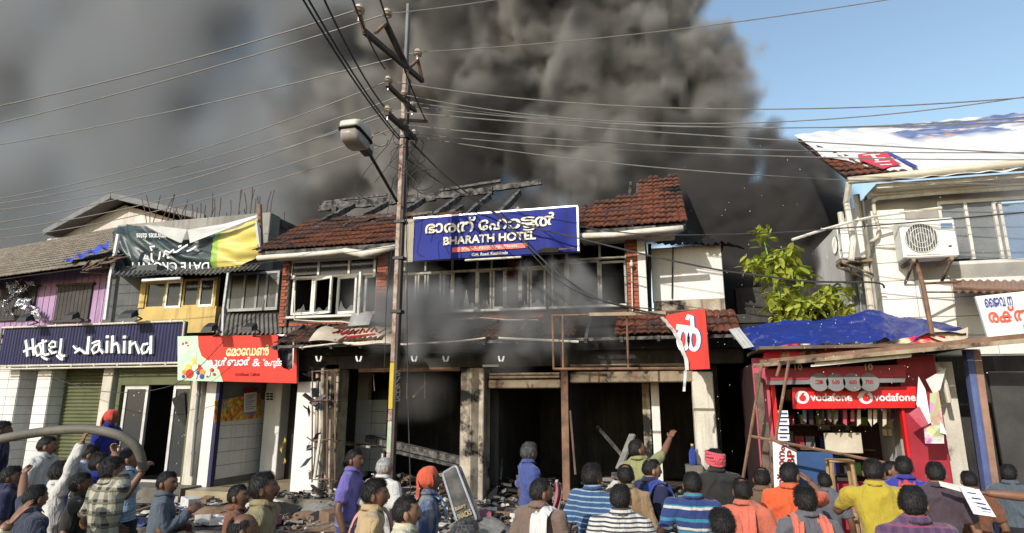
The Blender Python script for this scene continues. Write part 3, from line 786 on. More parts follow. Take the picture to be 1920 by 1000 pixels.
# steel plate door leaf standing open in the right bay
MB().add([P(1068, 712, 10.5), P(1098, 724, 11.6), P(1100, 905, 11.6), P(1070, 935, 10.5)], [(0, 1, 2, 3)]).prism([P(1068, 712, 10.52), P(1098, 724, 11.62), P(1100, 905, 11.62), P(1070, 935, 10.52)], (.02, 0, 0)).build('door_leaf', 'char', hb)
MB().tube([P(1069, 770, 10.35), P(1079, 890, 10.35)], .018, 6).build('wooden_stick', 'old_wood', hb)
# ---- rusty cage and burnt pipes beside the white pillar
cg = MB()
for px in (586, 614, 629):
    cg.tube([P(px, 695, 10.12), P(px - 1, 905, 10.12)], .014, 6)
for py in (697, 752, 826, 900):
    cg.tube([P(584, py, 10.12), P(616, py - 2, 10.02), P(632, py + 2, 10.12), P(640, py, 10.35)], .011, 6)
cage = cg.build('steel_cage', 'rusty_steel', hb)
for a, b, r in (((596, 700), (592, 880), .035), ((606, 690), (602, 905), .04)):
    MB().tube([P(*a, 10.2), P(*b, 10.2)], r, 8).build('burnt_pipe', 'scorched_plaster', cage)
MB().tube([P(601, 815, 10.08), P(590, 897, 10.08)], .028, 8).build('white_pipe', 'gutter_white', cage)
mb = MB()
for i in range(30):
    p = P(random.uniform(573, 600), random.choice((690, 720, 745, 765, 825, 840, 880)) + random.uniform(-14, 14), 10.12)
    q = Vector((random.uniform(-.15, .15), random.uniform(-.06, .06), random.uniform(-.12, .12))); q2 = Vector((random.uniform(-.06, .06), .03, random.uniform(-.1, .1)))
    mb.add([p - q, p + q2, p + q, p - q2], [(0, 1, 2, 3)])
mb.build('melted_flap', 'burnt_flex', cage)['kind'] = 'stuff'
# ---- upper wall: piers and spandrel, bricks proud of dark joints
YU = Y0
def pier(a, b, mt='brick_joint', z0=Z1, z1=Z2, Y=YU, dep=.22): return MB().box(X_(a, 530, Y), X_(b, 530, Y), Y, Y + dep, z0, z1).build('wall', mt, hb)
BW, BH = .205, .066
bmesh_ = MB().box(.005, BW - .005, -.013, .0, .005, BH - .004, .004).mesh('brick'); bhalf = MB().box(.005, BW / 2 - .004, -.013, .0, .005, BH - .004, .004).mesh('brick')
NB = [0]
def bricks(par, x0, x1, z0, z1, Y=YU):
    rows = int((z1 - z0) / BH)
    for r in range(rows):
        x = x0 - (BW / 2 if r % 2 else 0)
        while x < x1 - .02:
            a = max(x, x0); b = min(x + BW, x1)
            if b - a > .06:
                o = obj('brick', bmesh_ if b - a > BW * .7 else bhalf, 'brick_red', par)
                o.location = (a, Y - .0005 + random.uniform(-.003, .002), z0 + r * BH); o.scale = ((b - a) / (BW if b - a > BW * .7 else BW / 2), 1, 1); NB[0] += 1
            x += BW
ZS = Z_(610, 592, YU)                        # sill height
w = pier(528, 543); bricks(w, X_(529, 530, YU), X_(542, 530, YU), Z1, Z2)
w = pier(706, 727); bricks(w, X_(706, 530, YU), X_(727, 530, YU), Z1 + .3, Z2)
w = pier(1176, 1197); bricks(w, X_(1176, 520, YU), X_(1197, 520, YU), Z1, Z2)
MB().box(X_(1197, 520, YU), XR, YU - .03, YU + .25, Z1 - .1, Z2).build('corner_pier', 'white_wall', hb)
xa, xb = X_(543, 590, YU), X_(1176, 570, YU)
sp = MB().box(xa, xb, YU + .002, YU + .2, Z1 - .15, ZS - .05).build('wall', 'brick_joint', hb)
bricks(sp, xa, X_(700, 590, YU), Z1, ZS - .06); bricks(sp, X_(840, 590, YU), X_(1020, 590, YU), Z1, ZS - .06); bricks(sp, X_(1120, 590, YU), xb, Z1, ZS - .06)
MB().box(xa, xb, YU + .004, YU + .2, Z2 - .09, Z2).build('wall_plate', 'char', hb)
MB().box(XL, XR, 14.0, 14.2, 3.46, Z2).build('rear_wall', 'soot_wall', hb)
MB().box(XL + .2, XR - .2, YU + .3, 14.0, Z2 - .06, Z2 - .02).build('ceiling', 'char', hb)  # added so the rooms behind the upper windows stay dark
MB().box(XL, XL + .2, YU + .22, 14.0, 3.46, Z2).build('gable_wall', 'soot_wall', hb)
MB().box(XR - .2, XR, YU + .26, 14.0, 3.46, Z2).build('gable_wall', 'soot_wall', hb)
MB().box(X_(708, 530, YU), X_(725, 530, YU), YU + .23, YU + 2.2, 3.46, Z2 - .1).build('partition', 'soot_wall', hb)
MB().box(X_(920, 530, YU) , X_(955, 530, YU), YU + 1.2, YU + 1.4, 3.46, Z2 - .1).build('partition', 'brick_red', hb)
# ---- windows
def sash(a, b, y0, y1, Y=YU, fw=.05, ajar=0.0, mt='white_frame', glass=True, hinge=1):
    """one casement: frame of four bars with a jagged remnant of glass"""
    ym = (y0 + y1) / 2; xm = (a + b) / 2
    x0, x1 = X_(a, ym, Y), X_(b, ym, Y); z0, z1 = Z_(xm, y1, Y), Z_(xm, y0, Y); w = x1 - x0
    mb = MB(); T = .045
    mb.box(0, fw, 0, T, z0, z1, .006).box(w - fw, w, 0, T, z0, z1, .006).box(fw, w - fw, .002, T - .002, z0, z0 + fw).box(fw, w - fw, .002, T - .002, z1 - fw, z1)
    ca, sa = math.cos(ajar), math.sin(ajar)
    tr = lambda v: [((x0 + x * ca + y * sa) if hinge > 0 else (x1 - (w - x) * ca + y * sa), Y + .05 - (x if hinge > 0 else (w - x)) * sa + y * ca, z) for x, y, z in v]
    mb.v = tr(mb.v)
    o = mb.build('window', mt, hb)
    if glass:
        g = MB(); n = 7; pts = [(fw, T / 2, z0 + fw)]
        hts = [random.uniform(.05, .75) * (1 - abs(i / n - .5)) * (1.6 if random.random() < .3 else .7) for i in range(n + 1)]
        pts += [(w - fw, T / 2, z0 + fw)]
        for i in range(n, -1, -1): pts.append((fw + (w - 2 * fw) * i / n, T / 2, z0 + fw + (z1 - z0) * .5 * max(.03, hts[i])))
        g.prism(tr(pts), (0, .005, 0)); g.build('broken_pane', 'sooty_glass', o)
    return o
sash(544, 584, 519, 590); sash(584, 629, 520, 589, ajar=.35); sash(628, 668, 517, 588, ajar=.12); 
MB().pbox(671, 510, 675, 592, YU - .25, .06).build('open_casement', 'white_frame', hb)
mb = MB()
for a in (544, 595, 652, 700): mb.pbox(a, 487, a + 4, 519, YU + .02, .06)
mb.pbox(544, 515.5, 704, 519.5, YU + .022, .056); mb.pbox(544, 486, 704, 489, YU + .022, .056)
mb.build('transom_frame', 'white_frame', hb)
for a, b in ((548, 595), (599, 652), (656, 700)): MB().pbox(a, 489, b, 515.5, YU + .045, .008).build('pane', 'dark_glass', hb)
MB().box(xa - .03, X_(676, 592, YU), YU - .09, YU + .05, ZS - .048, ZS - .0, .01).build('sill', 'white_frame', hb)
sash(680, 706, 515, 588, glass=False, mt='sooty_white')
for a, b, y0, y1, aj, gl in ((757, 778, 512, 585, 0, 1), (780, 796, 512, 585, 0, 0), (798, 828, 510, 584, .25, 1), (828, 846, 510, 584, 0, 0), (846, 893, 506, 582, 0, 1), (893, 920, 506, 580, 0, 1), (922, 945, 502, 578, 0, 0), (945, 974, 502, 578, 0, 0), (974, 992, 502, 578, .3, 1), (992, 1022, 502, 578, 0, 1)):
    sash(a, b, y0, y1, ajar=aj, glass=gl, fw=.035, mt='sooty_frame')
mb = MB()
for a in (757, 796, 846, 893, 920, 974, 1022): mb.pbox(a, 488, a + 3, 508, YU + .02, .06)
mb.pbox(757, 505, 1024, 509, YU + .022, .056).build('transom_frame', 'sooty_frame', hb)
MB().box(X_(757, 590, YU), X_(1026, 580, YU), YU - .08, YU + .05, ZS - .048, ZS, .01).build('sill', 'white_frame', hb)
MB().pbox(1026, 470, 1031, 590, YU - .0, .2).build('wall', 'soot_wall', hb)
for a, b, gl in ((1032, 1062, 1), (1062, 1124, 1), (1124, 1175, 1)): sash(a, b, 488, 578, glass=gl, fw=.04, mt='sooty_frame')
mb = MB()
for a in (1032, 1060, 1122, 1171): mb.pbox(a, 455, a + 4, 487, YU + .02, .06)
mb.pbox(1032, 484, 1175, 487.5, YU + .022, .056); mb.build('transom_frame', 'sooty_frame', hb)
MB().box(X_(1030, 580, YU), X_(1176, 580, YU), YU - .08, YU + .05, ZS - .048, ZS, .01).build('sill', 'white_frame', hb)
MB().tube([P(553, 545, 10.3), P(552, 600, 10.3), P(600, 603, 10.3), P(640, 603, 10.3), P(690, 612, 10.3)], .012, 6).build('conduit', 'gutter_white', hb)
MB().tube([P(840, 601, 10.3), P(905, 596, 10.3), P(950, 600, 10.3), P(1010, 600, 10.3)], .012, 6).build('conduit', 'gutter_white', hb)
for px, py in ((552, 520), (1184, 496)):
    mb = MB(); c = P(px, py, 10.3); mb.ico(c, (.04, .05, .06)); mb.tube([c, c + Vector((0, .05, .08))], .02, 6); mb.build('bulb_holder', 'gutter_white', hb, smooth=True)
MB().tube([P(1184, 500, 10.34), P(1186, 583, 10.34)], .012, 6).build('conduit', 'gutter_white', hb)
# ---- main roof: one object for each tile
E_Y, E_Z, K_Y, K_Z = 9.92, 4.90, 13.0, 6.86
slope = math.atan2(K_Z - E_Z, K_Y - E_Y); SL = math.hypot(K_Z - E_Z, K_Y - E_Y)
TW, TL = .205, .33
def tile_mesh():
    nu = 8; prof = [(i / nu, .028 * abs(math.sin(i / nu * 2 * PI)) ** .8 + (.012 if i in (0, nu) else 0)) for i in range(nu + 1)]
    v = []; f = []
    for k, (yy, lift) in enumerate(((0, .034), (TL * 1.12, .0))):
        for (u, h) in prof: v.append((u * TW * 1.02, yy, h + lift))
    for (u, h) in prof: v.append((u * TW * 1.02, .004, h + .034 - .02))
    n = nu + 1
    for i in range(nu): f.append((i, i + 1, n + i + 1, n + i)); f.append((2 * n + i, 2 * n + i + 1, i + 1, i))
    me = bpy.data.meshes.new('tile'); me.from_pydata(v, [], f); me.update(); return me
tmesh = tile_mesh(); tmesh.materials.append(MATS['clay_tile'])
tmesh_b = tmesh.copy(); tmesh_b.materials.clear(); tmesh_b.materials.append(MATS['clay_tile_burnt'])
def lay_tiles(par, x0, x1, rows, keep, e, sl, mats=None, jit=.012):
    n = 0; cols = int((x1 - x0) / TW)
    for r in range(rows):
        for c in range(cols):
            u = (c + .5) / cols; k = keep(x0 + (c + .5) * TW, r)
            if not k: continue
            o = obj('tile', tmesh_b if k == 2 else tmesh, None, par)
            d = r * TL * .93
            o.location = (x0 + c * TW, e[0] + d * math.cos(sl), e[1] + d * math.sin(sl) + .02 * mnoise.noise((c * .4, r * .4, 3)))
            o.rotation_euler = (sl + random.uniform(-.02, .02), random.uniform(-jit, jit), random.uniform(-jit, jit)); n += 1
    return n
roof = MB().box(XL - .1, XR + .2, E_Y + .02, E_Y + .06, E_Z - .09, E_Z + .0).build('roof', 'char_wood', hb)
def keepL(x, r):
    v = r * TL / SL
    lim = .60 + .06 * mnoise.noise((x * 2, 0, 0)) if x < -4.9 else (.52 if x < -4.0 else .30)
    if x < -4.9 and v > .42 and mnoise.noise((x * 3, r * 1.3, 7)) > .25: return 0
    return 0 if v > lim else (2 if mnoise.noise((x * .8, r * .35, 1)) > -.05 else 1)
def keepR(x, r):
    v = r * TL / SL
    if x > -.42: lim = 1.0 - .1 * max(0, mnoise.noise((x * 4, 0, 0)))
    else: lim = .40 + (x + 1.4) * .22
    return 0 if v > lim else (2 if mnoise.noise((x * 1.2, r * .5, 5)) > .28 or v > lim - .09 else 1)
n1 = lay_tiles(roof, -7.62, -1.42, 8, keepL, (E_Y, E_Z), slope)
n2 = lay_tiles(roof, -1.40, .47, 12, keepR, (E_Y, E_Z), slope)
# under-boarding where tiles still lie
mb = MB()
def slab(x0, x1, v0, v1, off=-.03):
    a = lambda x, v: (x, E_Y + (K_Y - E_Y) * v, E_Z + (K_Z - E_Z) * v + off)
    mb.prism([a(x0, v0), a(x1, v0), a(x1, v1), a(x0, v1)], (0, 0, -.03))
slab(-7.55, -4.9, .02, .55); slab(-4.9, -1.42, .02, .27); slab(-1.4, -.45, .02, .5); slab(-.42, .42, .02, .93)
mb.build('under_boarding', 'char_wood', roof)
def charbeam(a, b, w, h, nm='rafter', seg=9):
    a = Vector(a); b = Vector(b); mb = MB(); d = (b - a).normalized(); u = d.cross(Vector((0, 0, 1)))
    u = u.normalized() if u.length > 1e-4 else Vector((1, 0, 0)); t_ = u.cross(d); v = []; f = []
    for i in range(seg + 1):
        p = a.lerp(b, i / seg) + Vector((random.uniform(-1, 1), random.uniform(-1, 1), random.uniform(-1, 1))) * .008
        s_ = random.uniform(.78, 1.1)
        for (cx, cz) in ((-1, -1), (1, -1), (1, 1), (-1, 1)): v.append(p + u * (cx * w / 2 * s_) + t_ * (cz * h / 2 * s_ * random.uniform(.85, 1.1)))
    for i in range(seg):
        for j in range(4): f.append((i * 4 + j, i * 4 + (j + 1) % 4, i * 4 + 4 + (j + 1) % 4, i * 4 + 4 + j))
    f += [(3, 2, 1, 0), tuple(range(seg * 4, seg * 4 + 4))]
    mb.add(v, f); return mb.build(nm, 'char_wood', roof)
charbeam((-8.2, 13.0, K_Z - .05), (-5.1, 13.0, K_Z - .02), .10, .20, 'ridge_beam', 22)
charbeam((-5.2, 13.0, K_Z + .0), (-3.7, 13.0, K_Z + .02), .10, .17, 'ridge_beam', 14)
charbeam((-3.9, 13.02, K_Z + .05), (-2.55, 13.0, K_Z + .12), .09, .13, 'ridge_beam', 12)
charbeam((-8.1, 13.05, K_Z + .12), (-6.4, 13.05, K_Z + .16), .05, .06, 'ridge_beam', 10)
charbeam((-5.0, 12.95, K_Z + .12), (-3.5, 12.95, K_Z + .22), .06, .06, 'ridge_beam', 10)
for x, v0, v1, w in ((-7.25, .45, 1, .10), (-6.35, .35, 1, .11), (-4.5, .42, 1, .10), (-3.75, .3, .97, .09), (-3.05, .32, .98, .09), (-4.15, .38, .72, .09), (-5.4, .5, 1.0, .08), (-6.9, .52, .7, .08)):
    charbeam((x, E_Y + (K_Y - E_Y) * v0, E_Z + (K_Z - E_Z) * v0), (x, E_Y + (K_Y - E_Y) * v1, E_Z + (K_Z - E_Z) * v1 - .08), w, .13)
charbeam((-7.6, 12.75, 5.6), (-7.6, 12.75, K_Z - .15), .12, .12, 'king_post')
charbeam((-7.2, 11.2, 5.72), (-6.2, 11.35, 5.83), .05, .05, 'batten'); charbeam((-6.3, 11.5, 5.95), (-4.9, 11.4, 5.9), .06, .05, 'batten'); charbeam((-5.2, 11.3, 5.86), (-4.5, 11.3, 5.88), .05, .06, 'batten')
charbeam((-.55, 11.7, 6.0), (-.5, 11.72, 6.33), .05, .04, 'batten')
# gutters and soffit
MB().tube([P(483, 484, 9.85), P(560, 479, 9.85), P(620, 474, 9.82), P(655, 470, 9.82)], .05, 9).build('gutter', 'gutter_white', roof, smooth=True)
MB().tube([P(645, 470, 9.82), P(680, 477, 9.78), P(712, 470, 9.8), P(742, 463, 9.85)], [.05, .075, .06, .05], 9).build('gutter', 'gutter_white', roof, smooth=True)
MB().tube([P(1085, 443, 9.86), P(1150, 441, 9.84), P(1210, 434, 9.84), P(1281, 428, 9.84)], .05, 9).build('gutter', 'gutter_white', roof, smooth=True)
MB().box(XL - .05, X_(700, 480, 10), 9.98, Y0 + .2, E_Z - .1, E_Z - .07).build('soffit', 'cream_wall', hb)
MB().box(X_(1085, 440, 10), XR + .5, 9.98, Y0 + .2, E_Z - .1, E_Z - .07).build('soffit', 'cream_wall', hb)
# ---- lean-to tiles over the shop bays
se = (9.52, 3.06); ssl = math.atan2(.46, .88)
sk = MB()
for x in np.arange(-6.7, 1.3, .55): sk.beam((x, se[0] + .02, se[1] - .06), (x, Y0 - .01, Z1 + .0), .05, .07)
sk.beam((-6.8, se[0] + .08, se[1] - .03), (1.35, se[0] + .08, se[1] - .03), .05, .05)
skirt = sk.build('lean_to_roof', 'char_wood', hb)
def keepS(x, r):
    g = mnoise.noise((x * 1.7, r * .8, 9))
    if x < -5.3: return 2 if g > -.45 else 0
    if x < -3.55: return 2 if (g > .05 and r < 2) else 0
    if x < -1.35: return 2 if (r < 2 or g > .2) and g > -.3 else 0
    if x < -.75: return 0
    return (1 if mnoise.noise((x * 2, r, 4)) > -.1 else 2) if g > -.5 or r == 0 else 0
lay_tiles(skirt, -6.7, 1.25, 3, keepS, se, ssl, jit=.04)
MB().tube([P(562, 652, 9.55), P(640, 643, 9.5), P(760, 646, 9.5), P(860, 640, 9.5), P(910, 634, 9.5)], .014, 6).build('conduit', 'gutter_white', skirt)
MB().tube([P(935, 634, 9.5), P(1085, 641, 9.5)], .02, 6).build('conduit', 'gutter_white', skirt)
for px in (598, 673, 777, 836, 940):
    mb = MB()
    for s_ in (-1, 1): mb.tube([P(px + s_ * 5, 668, 9.6), P(px + s_ * 3.5, 675, 9.6), P(px + s_ * 1.5, 678, 9.6)], .016, 6)
    mb.build('ceramic_hook', 'white_paint', skirt)
# white flex sheet fallen across the lean-to
def fsheet(u, v):
    a = Vector((*[(578, 640), (742, 647)][0], 0)).lerp(Vector((742, 648, 0)), u); c = Vector((612, 612, 0)).lerp(Vector((745, 611, 0)), u)
    q = a.lerp(c, v); p = P(q.x, q.y, 9.45 + .75 * v); p.z += .03 * math.sin(u * 9 + v * 3) + .05 * math.sin(v * PI); return p
fl = thing('fallen_flex_sheet', 'scorched cream flex sheet with scribbled letters lying on the lean-to tiles', 'banner', P(660, 648, 9.5))
mat('scorched_flex', (.60, .52, .40), (.40, .33, .25), rough=.5, ns=2, soot=.12, sns=2.5, bump=.1)
MB().grid(fsheet, 30, 10).build('sheet', 'scorched_flex', fl, smooth=True)
mb = MB()
for st_ in ([(.22, .35), (.28, .6), (.32, .4)], [(.33, .35), (.38, .62)], [(.4, .38), (.46, .6), (.48, .4), (.52, .6)], [(.54, .4), (.57, .6), (.6, .42)], [(.62, .4), (.66, .7)], [(.68, .4), (.72, .65), (.75, .42)], [(.78, .35), (.86, .8)], [(.4, .25), (.75, .3)]):
    mb.ribbon([Vector(fsheet(u, v)) + Vector((0, -.02, .012)) for u, v in st_], .035, (0, .004, 0))
mb.build('lettering', 'dark_red', fl)
MB().grid(lambda u, v: P(652 + 40 * u + 8 * v, 612 - 3 * u - 24 * v, 9.9 + .25 * v + .05 * math.sin(u * 6)), 8, 6).build('loose_sheet', 'sooty_white', skirt, smooth=True)

# ================================================================= BHARATH HOTEL sign
YB_ = 9.72
m, t, b = newmat('blue_flex')
co = co_of(t)
bl = t.mix(t.ramp(t.noise(co, 1.3), .3, .7), (.010, .020, .22), (.007, .014, .16)); bl = t.mix(t.ramp(t.noise(t.scale(co, (4, 4, .6)), 1.5, 5), .55, .8, 0, .6), bl, (.012, .012, .03)); t.set(b.inputs['Base Color'], bl); b.inputs['Roughness'].default_value = .55; b.inputs['Specular IOR Level'].default_value = .15
mat('cream_print', (.74, .71, .57), (.60, .56, .44), rough=.5, bump=0, streak=.35, dirt=(.25, .22, .16))
mat('beige_sheet', (.58, .53, .42), (.48, .43, .33), rough=.5, ns=3, bump=.1)
mat('strip_red', (.75, .13, .09), (.66, .10, .07), rough=.4, bump=0)
bs = thing('bharath_sign', 'blue flex sign board reading Bharath Hotel fixed below the burnt roof', 'sign', P(920, 480, YB_))
bx0, bx1 = X_(776, 450, YB_), X_(1082, 430, YB_); bz0, bz1 = Z_(920, 481, YB_), Z_(920, 400, YB_)
def bsheet(u, v):
    x = bx0 + (bx1 - bx0) * u; z = bz0 + (bz1 - bz0) * v
    return (x, YB_ + .018 * mnoise.noise((x * 1.3, z * 2, 0)) + (.03 * math.sin((u - .9) * 25) * (1 - v) if u > .8 else 0), z)
MB().grid(bsheet, 60, 14).build('panel', 'blue_flex', bs, smooth=True)
MB().box(bx0, bx1, YB_ + .06, YB_ + .12, bz0, bz1).build('backing', 'tin', bs)
mb = MB(); mb.box(bx0 - .02, bx1 + .02, YB_ + .0, YB_ + .06, bz1, bz1 + .03).box(bx1 + .002, bx1 + .03, YB_ - .02, YB_ + .12, bz0, bz1)
mb.build('frame', 'alu', bs)
be0 = X_(756, 450, YB_)
MB().grid(lambda u, v: (be0 + (bx0 - .005 - be0) * u, YB_ + .014 * (1 if math.sin(u * 10 * 2 * PI) > 0 else -1), bz0 - .02 + (bz1 - bz0 + .02) * v), 120, 1).build('side_panel', 'beige_sheet', bs)
YT = YB_ - .024
mb = MB()
for s_, box_ in (('ഭാ', (798, 420, 830, 437)), ('ര', (833, 419, 855, 436)), ('ത്', (857, 408, 891, 435.5)), ('േ', (898, 413, 915, 431.5)), ('ഹ', (918, 412, 950, 430.5)), ('ാ', (953, 411, 975, 429)), ('ട', (977, 407, 1002, 420)), ('ട', (981, 420.5, 1003, 432)), ('ൽ', (1003, 399, 1041, 424))):
    ptext(mb, s_, *box_, YT, .022)
mb.build('lettering', 'cream_print', bs)
ptext(MB(), 'BHARATH HOTEL', 832, 439.5, 1004, 454, YT, .035).build('lettering', 'cream_print', bs)
MB().pbox(848, 460, 989, 469, YT + .004, .003).build('red_strip', 'strip_red', bs)
ptext(MB(), 'Veg. & Non Veg. Meals', 866, 461, 970, 467.8, YT - .002, .012).build('lettering', 'cream_print', bs)
ptext(MB(), 'G.H. Road, Kozhikode', 885, 473, 952, 479.5, YT, .02).build('lettering', 'cream_print', bs)
MB().pbox(871, 483, 977, 486.5, YB_ - .1, .06, .01).build('tube_light', 'gutter_white', bs)
mb = MB().tp([(1010, 468), (1022, 465), (1046, 464), (1050, 468), (1046, 473), (1015, 474), (1008, 472)], YT - .015, .004); mb.build('burn_hole', 'char', bs)
MB().tube([P(1048, 468, YT - .03), P(1076, 466, YT - .03)], .014, 6).build('torn_edge', 'old_wood', bs)
mb = MB()
for i in range(9): mb.beam(P(968 + random.uniform(-4, 5), 397, YB_ + .05), P(968 + random.uniform(-6, 8), 386 + random.uniform(0, 8), YB_ + .05), .012, .006)
mb.build('wire_knot', 'gutter_white', bs)['kind'] = 'stuff'

# ================================================================= WHITE ANNEX right of the hotel
an = thing('white_annex', 'sunlit white side block with scorched roof next to the burnt hotel', 'building', (X_(1290, 520, 10.95), 10.95, 0))
YA = 10.95
MB().box(X_(1222, 520, YA), X_(1356, 520, YA), YA, YA + .25, Z_(1290, 563, YA), Z_(1290, 462, YA), .01).build('wall', 'white_wall', an)
MB().box(X_(1222, 520, YA) + .01, X_(1356, 520, YA) - .004, YA + .004, YA + .22, Z_(1290, 640, YA), Z_(1290, 563, YA) - .002).build('wall_base', 'scorched_plaster', an)
MB().box(X_(1356, 520, YA) - .2, X_(1356, 520, YA) - .006, YA + .252, YA + 3, 3.2, Z_(1290, 462, YA) - .05).build('side_wall', 'soot_wall', an)
MB().tube([P(1218, 458, 10.7), P(1218, 590, 10.7)], .03, 7).build('gap_shade', 'char', an)  # dark strip standing for the shaded gap between hotel and annex
mb = MB()
MB().tube([P(1262, 463, 10.92), P(1260, 560, 10.92)], .012, 5).build('wire_run', 'black_metal', an)
def aroof(u, v):
    a = Vector((1225 + 140 * u, 458 - 2 * u, 0)); c = Vector((1285 + 112 * u, 432 + 36 * u, 0)); q = a.lerp(c, v); p = P(q.x, q.y, 10.7 + 1.6 * v)
    p.z += .025 * math.sin(u * 70) + .05 * mnoise.noise((u * 6, v * 4, 3)); return p
MB().grid(aroof, 80, 5).build('roof', 'char', an)
MB().box(X_(1222, 460, YA), X_(1356, 460, YA), YA + .02, YA + 2.4, Z_(1290, 459, YA) - .1, Z_(1290, 459, YA) - .05).build('roof_slab', 'char', an)

# ================================================================= TORN RED SIGN on a rusty frame
YR = 9.25
rs = thing('torn_red_sign', 'torn red flex sign with a white Malayalam letter on a rusty pipe frame', 'sign', P(1180, 690, YR))
mb = MB()
for a, b in (((1036, 592), (1038, 693)), ((1055, 591), (1056, 693)), ((1175, 590), (1178, 690))): mb.tube([P(*a, YR + .05), P(*b, YR + .05)], .016, 6)
mb.tube([P(1035, 592, YR + .05), P(1110, 590, YR + .05), P(1322, 581, YR + .05)], .014, 6); mb.tube([P(1038, 692, YR + .05), P(1330, 691, YR + .05)], .02, 6); mb.tube([P(1322, 580, YR + .05), P(1330, 692, YR + .05)], .016, 6)
mb.build('pipe_frame', 'rusty_steel', rs)
MB().beam(P(1105, 590, YR - .02), P(1248, 587.5, YR - .02), .03, .05).build('batten', 'cream_steel', rs)
rp = [(1236, 594), (1275, 586), (1322, 579), (1326, 630), (1331, 692), (1286, 694), (1283, 675), (1277, 652), (1268, 632), (1256, 612), (1244, 603)]
MB().tp(rp, YR, .006).build('panel', 'red_flex', rs)
mat('blue_print', (.05, .07, .32), bump=0, ns=3)
def ring(mb, cx, cy, rx, ry, w, Y, n=18, a0=0, a1=2 * PI):
    pts = [P(cx + rx * math.cos(a0 + (a1 - a0) * i / n), cy - ry * math.sin(a0 + (a1 - a0) * i / n), Y) for i in range(n + 1)]
    return mb.ribbon(pts, w, (0, .002, 0))
for (dx, Yp, mt) in ((2.5, YR - .004, 'blue_print'), (0, YR - .008, 'white_paint')):
    mb = MB()
    ring(mb, 1281 + dx, 637, 9, 19, .058, Yp); ring(mb, 1301 + dx, 637, 9, 19, .058, Yp)
    mb.ribbon([P(1268 + dx, 613, Yp - .001), P(1290 + dx, 616, Yp - .001), P(1306 + dx, 622, Yp - .001)], .08, (0, .002, 0))
    mb.ribbon([P(1288 + dx, 600, Yp - .001), P(1291 + dx, 592, Yp - .001), P(1297 + dx, 594, Yp - .001), P(1299 + dx, 620, Yp - .001)], .055, (0, .002, 0))
    mb.build('lettering', mt, rs)
def curl(u, v):
    k = u * 9; i = min(int(k), 8); f = k - i; e = [(1236, 594), (1244, 603), (1252, 610), (1258, 618), (1264, 628), (1270, 640), (1275, 650), (1279, 662), (1283, 675), (1285, 694)]
    q = Vector((*e[i], 0)).lerp(Vector((*e[i + 1], 0)), f); p = P(q.x + 7 * math.sin(v * PI) + 5 * v * mnoise.noise((u * 6, 0, 0)), q.y, YR - .01 - .05 * math.sin(v * PI)); return p
MB().grid(curl, 40, 5).build('curled_edge', 'white_flex', rs, smooth=True)
MB().grid(lambda u, v: P(1283 + 5 * v - 3 * u, 694 + 40 * u, YR - .02 + .02 * math.sin(u * 9)), 10, 1).build('hanging_thread', 'white_flex', rs)
# ================================================================= WHITE BUILDING on the right, with air conditioners
mat('white_clad', (.78, .76, .70), (.70, .67, .60), ns=1.5, streak=.22, dirt=(.45, .42, .33), bump=.12, rough=.5)
mat('clad_joint', (.36, .34, .30), bump=.1)
mat('ac_white', (.76, .75, .69), (.70, .68, .62), rough=.4, ns=3, bump=.05)
mat('ac_dark', (.10, .10, .095), (.07, .07, .065), rough=.5, ns=4, bump=.1)
mat('dusty_glass', (.14, .15, .155), (.20, .21, .215), rough=.3, ns=2.5, bump=.05, spec=.5)
mat('blue_glass', (.16, .24, .38), (.20, .28, .42), rough=.3, ns=2, bump=0, spec=.5)
YW = 10.0
XW0, XW1 = 3.14, 9.5
wb = thing('white_building', 'white clad building with banner covered roof and air conditioners at right', 'building', (5.5, 11.5, 0))
ZE = 5.30
cw, ch = .46, .275
cl = MB().box(.003, cw - .004, -.02, 0, .004, ch - .004, .004).mesh('panel')
WX0, WX1 = X_(1768, 430, YW), X_(1925, 430, YW) + .6
WZ0, WZ1 = Z_(1850, 487, YW), Z_(1850, 377, YW)
mb = MB().box(XW0, WX0 - .02, YW + .02, YW + .25, .27, ZE - .12).box(WX1 + .02, XW1, YW + .02, YW + .25, .27, ZE - .12).box(WX0 - .02, WX1 + .02, YW + .02, YW + .25, .27, WZ0 - .05).box(WX0 - .02, WX1 + .02, YW + .02, YW + .25, WZ1 + .05, ZE - .12)
front = mb.build('front_wall', 'clad_joint', wb)
for r in range(9):
    for c in range(13):
        x = XW0 + c * cw; z = 2.72 + r * ch
        if x + cw > WX0 - .05 and z + ch > WZ0 - .03 and z < WZ1 + .02: continue
        if z + ch > ZE - .13: continue
        o = obj('cladding_panel', cl, 'white_clad', front); o.location = (x, YW + .0195, z)
MB().box(XW0, XW0 + .2, YW + .252, 15, .27, ZE - .1).build('side_wall', 'white_wall', wb)
# side: ribs and pipes in shade
for yy in (10.35, 11.3): MB().tube([(XW0 - .06, yy, 3.0), (XW0 - .06, yy, ZE)], .05, 8).build('drain_pipe', 'cream_paint', wb)
MB().tube([(XW0 - .05, 10.7, 3.4), (XW0 - .05, 10.7, 4.0), (XW0 - .05, 10.78, 4.1), (XW0 - .05, 11.0, 4.1), (XW0 - .05, 11.07, 4.0), (XW0 - .05, 11.07, 3.4)], .035, 8).build('bent_pipe', 'lead_grey', wb)
